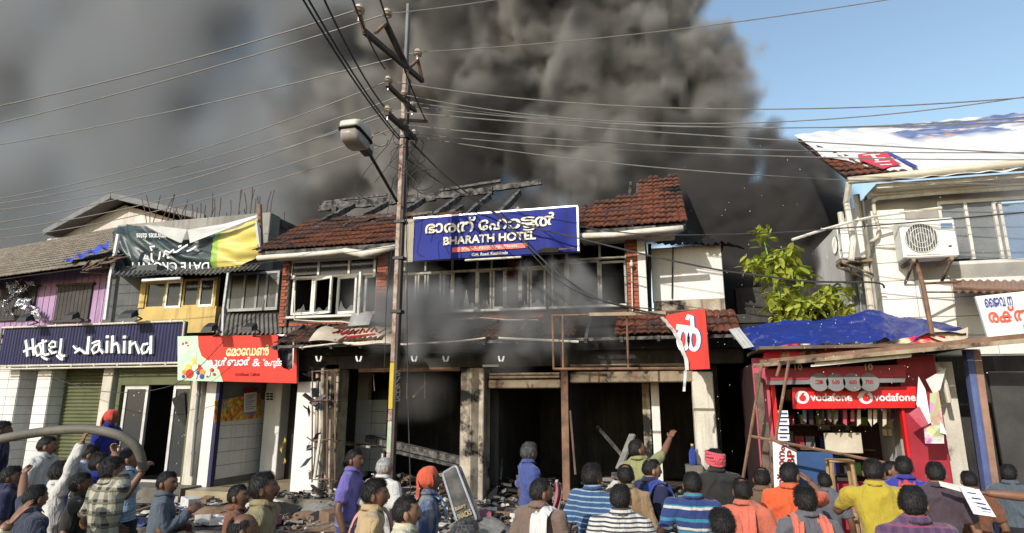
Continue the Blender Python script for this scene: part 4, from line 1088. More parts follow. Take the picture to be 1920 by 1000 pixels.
# ledge and window
MB().box(XW0 - .02, XW1, YW - .18, YW + .01, Z_(1700, 372, YW - .1) + .05, Z_(1700, 372, YW - .1) + .12, .01).build('window_ledge', 'white_clad', wb)
MB().tube([P(1637, 378, YW - .12), P(1645, 372, YW - .16), P(1760, 362, YW - .16), P(1920, 352, YW - .16)], .03, 8).build('cable_duct', 'gutter_white', wb)
MB().tube([P(1637, 376, YW - .08), P(1640, 400, YW - .08), P(1648, 430, YW - .08), P(1645, 445, YW - .08), P(1632, 455, YW - .08)], .028, 8).build('copper_pipe', 'pole_wood' if False else 'beige_sheet', wb, smooth=True)
MB().box(WX0, WX1, YW + .6, YW + .7, WZ0, WZ1).build('window_recess', 'char', wb)
fr = MB()
for px in (1768, 1818, 1872, 1884): fr.pbox(px - 3, 378, px + 3, 486, YW + .02, .09)
fr.box(WX0, WX1, YW + .022, YW + .108, WZ0 - .05, WZ0).box(WX0, WX1, YW + .022, YW + .108, WZ1, WZ1 + .05)
wd = fr.build('window', 'white_frame', wb)
for a, b, g in ((1771, 1815, 'dusty_glass'), (1821, 1869, 'dusty_glass'), (1887, 1940, 'blue_glass')): MB().pbox(a, 380, b, 486, YW + .06, .01).build('pane', g, wd)
# roof
RYE, RZE, RYR, RZR = 9.55, 5.34, 12.5, 7.28
def rp_(x, v, off=0.0): return Vector((x, RYE + (RYR - RYE) * v, RZE + (RZR - RZE) * v + off))
roof2 = MB().prism([rp_(2.8, 0, -.04), rp_(XW1, 0, -.04), rp_(XW1, 1, -.04), rp_(2.8, 1, -.04)], (0, 0, -.08)).build('roof', 'old_wood', wb)
sl2 = math.atan2(RZR - RZE, RYR - RYE)
def keepW(x, r): return (2 if mnoise.noise((x * 3, r, 2)) > .2 else 1) if x < 3.55 - r * .10 else 0
lay_tiles(roof2, 2.72, 3.75, 8, keepW, (RYE, RZE - .02), sl2, jit=.03)
mb = MB().tube([(2.74, 9.5, RZE - .08), (5, 9.5, RZE - .02), (XW1, 9.5, RZE + .05)], .055, 9); mb.build('gutter', 'beige_sheet', wb, smooth=True)
MB().tube([(2.76, 9.52, RZE - .1), (2.74, 9.7, RZE - .35), (2.78, 9.75, RZE - .95), (2.72, 9.75, 4.1)], .045, 7).build('down_pipe', 'gutter_white', wb)
MB().box(XW0, XW1, 9.6, YW + .2, RZE - .2, RZE - .13).build('soffit', 'cream_paint', wb)
# printed sheet over the roof
m, t, b = newmat('roof_print')
co = co_of(t); sx = t.new('ShaderNodeSeparateXYZ'); t.L.new(co, sx.inputs[0])
n1_ = t.noise(t.scale(co, (1.0, 1.0, 2.6)), .9, 4, .6)
hz = t.ramp(sx.outputs[2], 6.35, 6.6); hx = t.ramp(sx.outputs[0], 4.15, 4.35)
msk = t.math('MULTIPLY', t.math('MULTIPLY', hz, hx), t.ramp(n1_, .43, .50))
col = t.mix(t.ramp(t.noise(co, 3.5, 5), .45, .6), (.10, .13, .26), (.20, .24, .36))
col = t.mix(t.ramp(t.noise(co, 2.0), .60, .66), col, (.45, .20, .12))
t.set(b.inputs['Base Color'], t.mix(msk, t.mix(t.ramp(t.noise(co, 1.2, 5), .4, .7), (.68, .67, .65), (.52, .51, .49)), col)); b.inputs['Roughness'].default_value = .5
rb = thing('roof_banner', 'creased white advertising flex sheet spread over the sloping roof', 'banner', rp_(5.5, 0))
def rsheet(u, v):
    xl_ = 3.30 - .56 * min(1, max(0, v - .05) / .33); x = xl_ + (XW1 - xl_) * u; p = rp_(x, -.03 + 1.04 * v, .05)
    p.z += .022 * mnoise.noise((x * 5, v * 4, 0)) + .018 * mnoise.noise((x * 2, v * 16, 3)) + .012 * math.sin(x * 17 + v * 9); 
    if v < .03: p.z -= .12
    return p
MB().grid(rsheet, 110, 46).build('sheet', 'roof_print', rb, smooth=True)
def onroof(px, py):
    r = ray(px, py); n = Vector((0, -math.sin(sl2), math.cos(sl2))); o = rp_(3, 0, .085); c = Vector(_C); d = Vector(r)
    return c + d * ((o - c).dot(n) / d.dot(n))
mat('stamp_red', (.55, .05, .07), (.48, .04, .06), bump=0, rough=.5)
MB().add([onroof(*q) for q in ((1608, 290), (1640, 284), (1664, 287), (1676, 300), (1690, 308), (1672, 312), (1655, 317), (1632, 308), (1612, 300))], [tuple(range(9))]).build('red_stamp', 'stamp_red', rb)
mb = MB()
mb.add([onroof(*q) for q in ((1656, 284), (1666, 284), (1722, 312), (1714, 314))], [(0, 1, 2, 3)])
mb.build('blue_stripe', 'blue_print', rb)
mb = MB()
for a, b_ in (((1618, 292), (1650, 290)), ((1628, 298), (1660, 297)), ((1640, 305), (1668, 303)), ((1650, 310), (1672, 309)), ((1635, 290), (1645, 302))): 
    mb.ribbon([onroof(*a) + Vector((0, 0, .006)), onroof(*b_) + Vector((0, 0, .006))], .05, (0, 0, .002), nrm=(0, -.5, .8))
mb.build('stamp_lettering', 'white_paint', rb)
# ---- air conditioners
def aircon(name_lab, px0, py0, px1, py1, Y, dep, face='front'):
    loc = P((px0 + px1) / 2, py1, Y)
    a = thing('air_conditioner', name_lab, 'air conditioner', loc, 'outdoor air conditioner units')
    x0, x1 = X_(px0, (py0 + py1) / 2, Y), X_(px1, (py0 + py1) / 2, Y); z0, z1 = Z_((px0 + px1) / 2, py1, Y), Z_((px0 + px1) / 2, py0, Y)
    W_, H_ = x1 - x0, z1 - z0
    T = (lambda x, y, z: (x0 + x, Y + y, z0 + z)) if face == 'front' else (lambda x, y, z: (x0 + y, Y + W_ - x, z0 + z))
    def b_(mb, x0_, x1_, y0_, y1_, z0_, z1_, bv=0):
        q = MB().box(x0_, x1_, y0_, y1_, z0_, z1_, bv); mb.add([T(*v) for v in q.v], q.f); return mb
    b_(MB(), 0, W_, 0, dep, 0, H_, .018).build('casing', 'ac_white', a)
    b_(MB(), .03 * W_ / .8, W_ * .66, -.012, .0, .04, H_ - .04, .008).build('fan_panel', 'ac_white', a)
    cx, cz, rr = W_ * .35, H_ * .5, min(H_ * .41, W_ * .3)
    mb = MB(); mb.prism([T(cx + rr * math.cos(2 * PI * i / 28), -.0145, cz + rr * math.sin(2 * PI * i / 28)) for i in range(28)], (Vector(T(0, .002, 0)) - Vector(T(0, 0, 0))))
    fan = mb.build('fan_opening', 'ac_dark', a)
    mb = MB()
    for k in range(-6, 7):
        hx = k / 6.5 * rr; hh = math.sqrt(max(0, rr * rr - hx * hx)); mb.tube([T(cx + hx, -.03, cz - hh), T(cx + hx, -.036, cz), T(cx + hx, -.03, cz + hh)], .004, 4)
    for q in (.35, .7, 1.0): mb.tube([T(cx + rr * q * math.cos(2 * PI * i / 24), -.032, cz + rr * q * math.sin(2 * PI * i / 24)) for i in range(25)], .004, 4)
    mb.build('fan_grille', 'ac_white', fan)
    mb = MB()
    for k in range(5):
        an_ = 2 * PI * k / 5; mb.add([T(cx, -.018, cz), T(cx + rr * .85 * math.cos(an_), -.017, cz + rr * .85 * math.sin(an_)), T(cx + rr * .8 * math.cos(an_ + .5), -.022, cz + rr * .8 * math.sin(an_ + .5))], [(0, 1, 2)])
    mb.build('fan_blade', 'lead_grey', fan)
    b_(MB(), W_ * .74, W_ * .95, -.004, .0, H_ * .72, H_ * .86).build('rating_label', 'blue_glass', a)
    b_(MB(), W_ * .82, W_ * .87, -.02, .0, H_ * .25, H_ * .28).build('handle', 'ac_dark', a)
    for xx in (.16 * W_, .84 * W_):
        mb = MB(); b_(mb, xx - .02, xx + .02, -.02, dep + .14, -.05, -.004); mb.beam(T(xx, 0, -.05), T(xx, dep + .12, -.28), .03, .03); mb.build('bracket', 'cream_steel', a)
    return a
aircon('large white air conditioner unit with round fan grille on the front wall', 1690, 410, 1795, 483, YW - .46, .30)
a2 = aircon('white air conditioner unit on the shaded side wall, turned edge-on', 1578, 414, 1640, 484, YW + .15, .32, 'side')
for ch_ in a2.children: pass
MB().tube([P(1485, 450, 9.3), P(1540, 432, 9.4), P(1600, 415, 9.5), P(1640, 406, 9.6), P(1765, 390, 9.8)], .022, 6).build('hanging_conduit', 'gutter_white', label='long white plastic conduit swinging loose from the white wall', cat='conduit')
# rusty stay pole and brown awning, white hospital sign
MB().tube([P(1716, 486, 9.75), P(1732, 540, 9.3), P(1748, 628, 8.95)], .03, 7).tube([P(1733, 532, 9.3), P(1800, 528, 9.6)], .018, 6).tube([P(1736, 548, 9.3), P(1840, 548, 9.6)], .012, 6).build('stay_pole', 'rusty_steel', label='thin rusty stay pole rising from the blue tarpaulin to the air conditioner', cat='pole')
mat('brown_sheet', (.34, .20, .14), (.24, .14, .10), ns=3, bump=.3, soot=.1)
aw = thing('brown_awning', 'faded brown sheet awning above the white lettered board', 'awning', P(1860, 548, 9.5))
MB().grid(lambda u, v: P(1786 + 200 * u, 548 + 2 * u - (23 * v), 9.0 + .95 * v) + Vector((0, 0, .014 * math.sin(u * 80))), 120, 2).build('sheet', 'brown_sheet', aw, smooth=True)
MB().tube([P(1790, 541, 9.02), P(1980, 547, 9.02)], .02, 6).build('rail', 'rusty_steel', aw)
bd = thing('blood_bank_board', 'tilted white board with red Malayalam lettering at the right edge', 'sign', P(1880, 632, 8.7))
quad = [(1829, 556), (1925, 546), (1938, 632), (1853, 634)]
MB().prism([P(x, y, 8.7) for x, y in quad], (0, .04, 0)).build('board', 'white_paint', bd)
def onbd(u, v, Y=8.69):
    A_ = Vector((*quad[3], 0)).lerp(Vector((*quad[2], 0)), u); B_ = Vector((*quad[0], 0)).lerp(Vector((*quad[1], 0)), u); q = A_.lerp(B_, v); return P(q.x, q.y, Y)
text_on(MB(), 'രക്തം', lambda u, v: onbd(.14 + .95 * u, .36 + .34 * v), .03).build('lettering', 'strip_red', bd)
text_on(MB(), 'ൈജവ ന', lambda u, v: onbd(.14 + .55 * u, .72 + .2 * v), .02).build('lettering', 'blue_print', bd)
text_on(MB(), 'EC', lambda u, v: onbd(.82 + .22 * u, .1 + .18 * v), .02).build('lettering', 'strip_red', bd)

mat('faded_blue', (.10, .14, .30), (.07, .09, .20), ns=3, streak=.5, bump=.2)
# dark shop on the far right behind the posts
ds = thing('dark_shop', 'dark open shop bay behind the blue and brown post at right', 'shop', (5, 10.4, 0))
MB().box(3.72, 9, 9.95, 9.99, .27, 2.7).build('back_panel', 'soot_wall', ds)
mat('grey_board', (.07, .066, .062), (.04, .038, .036), ns=2, bump=.2)
MB().box(X_(1866, 780, 9.2), 9, 9.2, 9.24, .27, 2.45).build('grey_shutter', 'grey_board', ds)
mb = MB()
pp = MB().prism([P(1811, 655, 8.95), P(1824, 655, 8.95), P(1884, 1080, 8.95), P(1872, 1080, 8.95)], (0, .12, 0)).build('post', 'faded_blue', ds)
MB().prism([P(1824.5, 655, 8.96), P(1838, 655, 8.96), P(1898, 1080, 8.96), P(1884.5, 1080, 8.96)], (0, .12, 0)).build('post', 'brown_sheet', ds)
MB().tube([P(1762, 690, 9.1), P(1772, 720, 9.1), P(1780, 755, 9.1)], .03, 7).build('pale_tube', 'cream_paint', ds)
MB().box(X_(1740, 700, 9.6), 3.72, 9.5, 9.6, .27, 2.6).build('side_panel', 'cream_wall', ds)

# ================================================================= RED PHONE KIOSK
mat('kiosk_red', (.38, .03, .05), (.29, .022, .036), rough=.45, ns=2, bump=.1, streak=.15)
mat('kiosk_pink', (.50, .09, .13), (.40, .07, .10), rough=.5, ns=2, bump=.1, streak=.2)
mat('logo_red', (.68, .018, .02), (.60, .014, .016), rough=.35, ns=2, bump=0)
mat('blue_wall', (.035, .08, .19), (.025, .06, .14), ns=2, bump=.2)
mat('kiosk_shade', (.05, .022, .022), (.03, .015, .015), ns=2, bump=.2)  # kiosk interior, its shade put into the colour
YK = 9.35
kx0, kx1 = X_(1420, 800, YK), X_(1772, 800, YK)
ks = thing('phone_kiosk', 'red phone recharge kiosk with two-logo red fascia and blue tarpaulin roof', 'kiosk', ((kx0 + kx1) / 2, YK, .27))
zk = Z_(1600, 668, YK)
MB().box(kx0, X_(1450, 800, YK), YK, YK + .05, .27, zk, .01).build('left_panel', 'kiosk_pink', ks)
MB().box(X_(1444, 800, YK) + .05, X_(1452, 800, YK) + .05, YK - .03, YK + .02, .27, zk - .3).build('red_edge', 'logo_red', ks)
MB().box(X_(1698, 800, YK), kx1, YK, YK + .05, .27, zk, .01).build('right_panel', 'kiosk_red', ks)
MB().box(X_(1692, 800, YK), X_(1697, 800, YK), YK - .05, YK + .05, .27, 2.1).build('red_edge', 'logo_red', ks)
MB().box(kx0, kx1, YK + 1.55, YK + 1.62, .27, zk).build('back_panel', 'kiosk_shade', ks)
for x in (kx0, kx1 - .05): MB().box(x, x + .05, YK + .052, YK + 1.55, .27, zk).build('side_panel', 'kiosk_shade', ks)
MB().box(kx0, kx1, YK + .052, YK + 1.6, zk - .08, zk).build('ceiling', 'kiosk_shade', ks)
MB().box(X_(1500, 870, YK), X_(1690, 870, YK), YK + .12, YK + .5, .27, 1.0, .01).build('counter', 'kiosk_red', ks)
MB().box(X_(1480, 850, YK), X_(1562, 850, YK), YK + .03, YK + .1, .27, Z_(1520, 848, YK)).build('blue_board', 'blue_wall', ks)
MB().pbox(1547, 812, 1617, 850, YK + .5, .04, .008).build('notice_board', 'mat_dummy' if False else 'beige_sheet', ks)
MB().pbox(1532, 770, 1618, 808, YK + 1.3, .1).build('glass_cabinet', 'dark_glass', ks)
mb = MB()
for i in range(9): mb.pbox(1655 + (i % 3) * 10, 772 + (i // 3) * 16, 1663 + (i % 3) * 10, 785 + (i // 3) * 16, YK + .9, .01)
mb.build('display_card', 'beige_sheet', ks)
# stacked white leaflets on the left jamb
mb = MB()
for i in range(9): mb.pbox(1459, 770 + i * 15, 1479 + random.uniform(-2, 2), 782 + i * 15, YK - .06 + random.uniform(-.01, .01), .015)
mb.build('leaflet', 'white_paint', ks)
mb = MB()
for i in range(9): mb.pbox(1462, 774 + i * 15, 1476, 776.5 + i * 15, YK - .078, .003)
mb.build('leaflet_print', 'blue_print', ks)
MB().pbox(1430, 792, 1443, 845, YK - .02, .012).build('price_sheet', 'beige_sheet', ks)
# fascia banner with roundel and word twice
fas = MB().prism([P(1485, 727, YK - .12), P(1718, 725, YK - .12), P(1716, 765, YK - .12), P(1487, 767, YK - .12)], (0, .02, 0)).build('fascia', 'logo_red', ks)
mat('logo_white', (.80, .78, .78), (.74, .72, .72), rough=.4, bump=0)
for dx in (0, 119):
    mb = MB(); c = P(1504 + dx, 745, YK - .128); r_ = .088
    n = 24
    mb.prism([(c.x + r_ * math.cos(2 * PI * i / n), c.y, c.z + r_ * math.sin(2 * PI * i / n)) for i in range(n)], (0, .002, 0))
    mb.build('roundel', 'logo_white', fas)
    mb = MB(); c2 = c + Vector((.005, -.003, -.012)); r2 = .045
    pts = [(c2.x + r2 * math.cos(a), c2.y, c2.z + r2 * math.sin(a)) for a in np.linspace(PI * .62, PI * 2.38, 16)] + [(c2.x + .035, c2.y, c2.z + .078), (c2.x - .01, c2.y, c2.z + .062)]
    mb.prism(pts, (0, .002, 0)); mb.build('quote_mark', 'logo_red', fas)
    ptext(MB(), 'vodafone', 1520 + dx, 738, 1597 + dx, 752, YK - .126, .025).build('lettering', 'logo_white', fas)
# goods on the kiosk's back shelves
random.seed(8)
for r in range(4):
    MB().box(X_(1500, 800, YK), X_(1690, 800, YK), YK + 1.2, YK + 1.5, 1.0 + r * .36, 1.02 + r * .36).build('shelf', 'old_wood', ks)
    xx = X_(1500, 800, YK) + .05
    while xx < X_(1690, 800, YK) - .15:
        w_ = random.uniform(.05, .14); h_ = random.uniform(.1, .28)
        MB().box(xx, xx + w_, YK + 1.22, YK + 1.4, 1.021 + r * .36, 1.021 + r * .36 + h_, .005).build('packet', random.choice(('beige_sheet', 'promo_print' if 'promo_print' in MATS else 'kiosk_red', 'fruit_yellow', 'fruit_blue', 'lead_grey', 'fruit_green', 'cream_paint')), ks); xx += w_ + random.uniform(.01, .08)
for i in range(12):
    px_ = 1505 + i * 15 + random.uniform(-3, 3); MB().prism([P(px_, 768, YK + .15), P(px_ + 7, 768, YK + .15), P(px_ + 7, 785 + random.uniform(0, 16), YK + .15), P(px_, 785 + random.uniform(0, 16), YK + .15)], (0, .005, 0)).build('sachet_strip', random.choice(('lead_grey', 'kiosk_pink', 'beige_sheet', 'kiosk_shade')), ks)
# hanging paper banners above the fascia
m, t, b = newmat('promo_print')
co = co_of(t); ck_ = t.new('ShaderNodeTexBrick'); t.set(ck_.inputs['Vector'], t.scale(co, (1, 0, 1))); ck_.inputs['Scale'].default_value = 5
t.set(ck_.inputs['Color1'], (.45, .03, .04)); t.set(ck_.inputs['Color2'], (.55, .05, .06)); t.set(ck_.inputs['Mortar'], (.40, .36, .34)); ck_.inputs['Mortar Size'].default_value = .03
t.set(b.inputs['Base Color'], ck_.outputs[0])
MB().prism([P(1434, 692, YK - .3), P(1700, 684, YK - .3), P(1698, 708, YK - .3), P(1436, 714, YK - .3)], (0, .01, 0)).build('promo_banner', 'kiosk_red', ks)
MB().prism([P(1436, 714.5, YK - .295), P(1698, 708.5, YK - .295), P(1696, 717, YK - .295), P(1438, 722, YK - .295)], (0, .008, 0)).build('promo_strip', 'lead_grey', ks)
for i, px in enumerate((1536, 1567, 1599, 1630)):
    mb = MB(); disc(mb, px, 717, 12, YK - .32, n=18); o = mb.build('promo_disc', 'lead_grey', ks)  # discs greyed, the shade under the tarpaulin put into their colour
    ptext(MB(), ('3', '500', '600', '700')[i], px - 7, 713, px + 7, 720, YK - .324, .02).build('lettering', 'dark_red', o)
for px in (1490, 1622): ptext(MB(), '10', px, 683, px + 14, 694, YK - .312, .02).build('lettering', 'cream_paint', ks)
# red strip banner under the tarpaulin
def rstrip(u, v):
    q0 = Vector((1430 + 345 * u, 690 - 45 * u, 0)); q1 = Vector((1432 + 340 * u, 655 - 22 * u - 6 * math.sin(u * 9), 0)); q = q0.lerp(q1, v)
    p = P(q.x, q.y, 9.0 + .05 * math.sin(u * 20 + v * 3)); return p
m, t, b = newmat('torn_red'); co = co_of(t)
t.set(b.inputs['Base Color'], t.mix(t.ramp(t.noise(co, 2.6, 4), .5, .56), (.66, .035, .07), t.mix(t.ramp(t.noise(co, 6), .45, .55), (.55, .48, .30), (.06, .05, .04)))); b.inputs['Roughness'].default_value = .5
MB().grid(rstrip, 60, 5).build('red_valance', 'torn_red', ks, smooth=True)
MB().beam(P(1412, 686, 8.85), P(1930, 638, 8.35), .05, .05).build('tube_bar', 'cream_steel', ks)
MB().beam(P(1425, 680, 8.9), P(1935, 630, 8.4), .06, .07).build('rusty_bar', 'rusty_steel', ks)
MB().beam(P(1520, 686, 8.8), P(1708, 668, 8.65), .03, .03).build('tube_light', 'white_paint', ks)
MB().beam(P(1528, 682, 8.82), P(1708, 664, 8.66), .04, .05).build('light_batten', 'cream_letter', ks)
mb = MB()
for a, b_ in (((1429, 682), (1372, 1020)), ((1479, 677), (1420, 1020)), ((1408, 818), (1660, 868)), ((1446, 820), (1446, 1000)), ((1463, 682), (1456, 706))): mb.tube([P(*a, 8.75), P(*b_, 8.75)], .02, 6)
mb.build('steel_trestle', 'rusty_steel', ks)
MB().beam(P(1421, 700, 9.2), P(1447, 1000, 9.2), .06, .09).build('timber_post', 'old_wood', ks)
# blue tarpaulin draped over the kiosk
def tarp(u, v):
    top_ = [(1392, 614), (1440, 603), (1520, 597), (1600, 588), (1655, 583), (1690, 590), (1730, 600), (1800, 612)]
    bot_ = [(1402, 655), (1440, 650), (1520, 647), (1600, 640), (1660, 632), (1690, 645), (1740, 625), (1812, 626)]
    k = u * 7; i = min(int(k), 6); f = k - i
    a = Vector((*bot_[i], 0)).lerp(Vector((*bot_[i + 1], 0)), f); c = Vector((*top_[i], 0)).lerp(Vector((*top_[i + 1], 0)), f); q = a.lerp(c, v)
    p = P(q.x, q.y, 8.95 + 1.0 * v); 
    rg = 1 - abs(mnoise.noise((u * 7 + v * 2.5, v * 1.6 - u * 2, 5))) * 2; rg2 = 1 - abs(mnoise.noise((u * 15 - v * 4, v * 3 + u, 9))) * 2
    p.y += .05 * mnoise.noise((u * 12, v * 3, 0)); p.z += .028 * max(0, rg) ** 3 + .014 * max(0, rg2) ** 3 - .03 + .05 * mnoise.noise((u * 5, v * 2, 5)); return p
m, t, b = newmat('tarp_blue'); co = co_of(t)
w_ = t.noise(co, 5, 5, .65, 1.2)
t.set(b.inputs['Base Color'], t.mix(t.ramp(w_, .58, .66), t.mix(t.noise(co, 1.5), (.016, .034, .23), (.010, .022, .15)), (.07, .085, .22))); b.inputs['Roughness'].default_value = .38
bn_ = t.new('ShaderNodeBump'); bn_.inputs['Strength'].default_value = .8; bn_.inputs['Distance'].default_value = .04; t.set(bn_.inputs['Height'], t.math('ABSOLUTE', t.math('SUBTRACT', t.noise(t.scale(co, (1, 1, 2)), 3.2, 4, .55, 1.5), .5))); t.L.new(bn_.outputs[0], b.inputs['Normal'])
tp_ = thing('blue_tarpaulin', 'crumpled blue tarpaulin thrown over the kiosk roof', 'tarpaulin', P(1600, 650, 9))
MB().grid(tarp, 120, 22).build('sheet', 'tarp_blue', tp_, smooth=True)
MB().grid(lambda u, v: P(1366 + 20 * u + 28 * v, 618 - 4 * u + 36 * v, 8.95 + .2 * (1 - v) + .02 * math.sin(u * 8)), 6, 6).build('grey_corner', 'sooty_white', tp_)
MB().grid(lambda u, v: P(1745 + 70 * u, 612 + 10 * math.sin(u * 3) + 20 * v, 8.98 + .1 * (1 - v) + .03 * mnoise.noise((u * 8, v * 6, 0))), 16, 8).build('grey_patch', 'scorched_flex', tp_, smooth=True)
MB().box(kx0 + .02, kx1 + .3, 8.66, 10.0, zk + .06, zk + .1).build('shade_roof_board', 'old_wood', ks)  # roof under the tarpaulin, lengthened forward to throw shade on the banners
# dangling torn posters by the kiosk
m, t, b = newmat('poster_print'); co = co_of(t); v_ = t.new('ShaderNodeTexVoronoi'); t.set(v_.inputs['Vector'], co); v_.inputs['Scale'].default_value = 8
hs = t.new('ShaderNodeHueSaturation'); t.set(hs.inputs['Color'], (.45, .16, .13)); t.set(hs.inputs['Saturation'], .7); t.set(hs.inputs['Hue'], t.ramp(v_.outputs['Color'], .1, .9, .3, .8))
t.set(b.inputs['Base Color'], t.mix(t.ramp(t.noise(co, 4), .42, .5), hs.outputs[0], (.66, .64, .62)))
dp = thing('dangling_posters', 'torn bunch of promotional posters dangling beside the kiosk fascia', 'poster', P(1745, 830, 9.0))
for k, (poly, mt, Y_) in enumerate((([(1722, 706), (1736, 730), (1744, 792), (1736, 800), (1718, 758)], 'white_paint', 8.9), ([(1736, 712), (1774, 690), (1762, 730), (1752, 742)], 'white_flex', 8.95), ([(1744, 738), (1760, 735), (1770, 800), (1756, 812), (1742, 790)], 'poster_print', 8.92), ([(1704, 776), (1724, 762), (1740, 795), (1728, 802)], 'kiosk_pink', 8.88), ([(1734, 800), (1766, 795), (1772, 832), (1736, 832)], 'poster_print', 8.9), ([(1762, 790), (1770, 800), (1774, 815), (1764, 812)], 'white_paint', 8.86))):
    n = len(poly); MB().prism([P(x, y, Y_) + Vector((0, .06 * mnoise.noise((x * .1, y * .1, k)), 0)) for x, y in poly], (0, .004, 0)).build('poster', mt, dp)
# upright white board with lettering turned on its side
ub = thing('upright_board', 'white board with maroon lettering turned sideways leaning in front of the kiosk', 'sign', P(1470, 950, 8.6))
uq = [(1446, 824), (1493, 846), (1500, 1000), (1453, 1000)]
MB().prism([P(x, y, 8.6) for x, y in uq], (0, .03, 0)).build('board', 'white_paint', ub)
MB().tube([P(1446, 824, 8.59), P(1493, 846, 8.59)], .012, 5).tube([P(1446, 824, 8.59), P(1452, 1000, 8.59)], .012, 5).build('frame', 'rusty_steel', ub)
text_on(MB(), 'BP', lambda u, v: P(1489 - 13 * v, 870 - 27 * u + 2, 8.585), .03).build('lettering', 'dark_red', ub)
text_on(MB(), 'സ്ഥാനം', lambda u, v: P(1471 - 14 * v, 915 - 78 * u, 8.585), .03).build('lettering', 'dark_red', ub)
# stool
stl = thing('wooden_stool', 'bare wooden stool frame standing in the kiosk opening', 'stool', P(1577, 905, 9.05))
zz0 = .275; c = P(1577, 890, 9.05); zt_ = Z_(1577, 866, 9.05)
for sx_ in (-1, 1):
    for sy_ in (-1, 1): MB().beam((c.x + sx_ * .16, 9.05 + sy_ * .13, zz0), (c.x + sx_ * .12, 9.05 + sy_ * .1, zt_), .035, .035).build('leg', 'light_wood' if 'light_wood' in MATS else mat('light_wood', (.42, .27, .13), (.32, .2, .1), ns=6), stl)
MB().box(c.x - .15, c.x + .15, 8.92, 9.18, zt_, zt_ + .03, .006).build('seat', 'light_wood', stl)
MB().beam((c.x - .14, 8.93, .7), (c.x + .14, 8.93, .7), .03, .03).build('rail', 'light_wood', stl)

# ================================================================= LEAFY PLANT between the buildings
m, t, b = newmat('leaf'); co = co_of(t)
lc = t.mix(t.ramp(t.noise(co, 5, 5), .3, .7), (.25, .33, .04), (.50, .50, .09)); t.set(b.inputs['Base Color'], lc); b.inputs['Roughness'].default_value = .4
tr = t.new('ShaderNodeBsdfTranslucent'); t.set(tr.inputs[0], lc); mx = t.new('ShaderNodeMixShader'); mx.inputs[0].default_value = .3
t.L.new(b.outputs[0], mx.inputs[1]); t.L.new(tr.outputs[0], mx.inputs[2]); t.L.new(mx.outputs[0], t.N['Material Output'].inputs[0])
pl = thing('leafy_plant', 'bright green broad leaved plant growing out behind the blue tarpaulin', 'plant', P(1480, 640, 10.6))
def leafmesh(bend):
    n = 6; v = []; f = []
    for i in range(n + 1):
        s_ = i / n; w_ = .30 * math.sin(PI * min(1, s_ * 1.02)) ** .75 * (1 - .35 * s_); z = -bend * s_ * s_
        v += [(-w_, s_, z + .10 * w_), (0, s_, z), (w_, s_, z + .10 * w_)]
    for i in range(n): f += [(i * 3, i * 3 + 1, i * 3 + 4, i * 3 + 3), (i * 3 + 1, i * 3 + 2, i * 3 + 5, i * 3 + 4)]
    me = bpy.data.meshes.new('leaf'); me.from_pydata(v, [], f); me.materials.append(MATS['leaf']); me.polygons.foreach_set('use_smooth', [True] * len(f)); return me
lms = [leafmesh(.25), leafmesh(.5), leafmesh(.1)]
stems = [([(1478, 640), (1462, 560), (1445, 500), (1432, 450), (1430, 428)], 10.6), ([(1462, 555), (1440, 500), (1408, 492)], 10.5), ([(1450, 500), (1470, 478), (1478, 470)], 10.5), ([(1478, 640), (1500, 560), (1490, 510), (1475, 495)], 10.7), ([(1480, 640), (1520, 580), (1545, 545), (1570, 540)], 10.7), ([(1490, 640), (1530, 600), (1575, 570)], 10.6), ([(1470, 640), (1462, 590), (1458, 560)], 10.4), ([(1480, 640), (1490, 590), (1500, 575)], 10.35), ([(1500, 640), (1530, 575), (1540, 560)], 10.4)]
smb = MB(); spots = []
for pts, Yp in stems:
    w3 = [P(x, y, Yp) for x, y in pts]; smb.tube(w3, [.018 - .012 * i / len(w3) for i in range(len(w3))], 5)
    for i in range(len(w3) - 1):
        for k in range(6):
            q = w3[i].lerp(w3[i + 1], k / 6)
            if Z_(1480, 612, Yp) < q.z: spots.append(q)
    spots += [w3[-1]] * 4
smb.build('stem', 'fruit_green', pl)
NL = 0; rest = MB()
for i, q in enumerate(spots):
    for k in range(6 if q.z < 4.4 else 3):
        loc_ = q + Vector((random.uniform(-.15, .15), random.uniform(-.2, .12), random.uniform(-.13, .10))); s_ = random.uniform(.12, .23); rot = (random.uniform(-1.1, .3), random.uniform(-.5, .5), random.uniform(-2.6, 2.6))
        if NL < 300 and (k < 2 or random.random() < .3):
            o = obj('leaf', lms[i % 3], None, pl); o.location = loc_; o.scale = (s_, s_, s_); o.rotation_euler = rot; NL += 1
        else:
            from mathutils import Euler
            Mx = Matrix.Translation(loc_) @ Euler(rot).to_matrix().to_4x4() @ Matrix.Scale(s_, 4); lm = lms[i % 3]
            rest.add([Mx @ v_2.co for v_2 in lm.vertices], [tuple(p_.vertices) for p_ in lm.polygons])
rest.build('foliage', 'leaf', pl, smooth=True)['kind'] = 'stuff'
# low wall behind the plant closes the gap
gw = MB().box(1.35, 3.0, 12.2, 12.5, .27, 4.2).build('alley_wall', 'soot_wall', label='soot blackened wall closing the alley behind the plant', cat='wall', kind='thing')
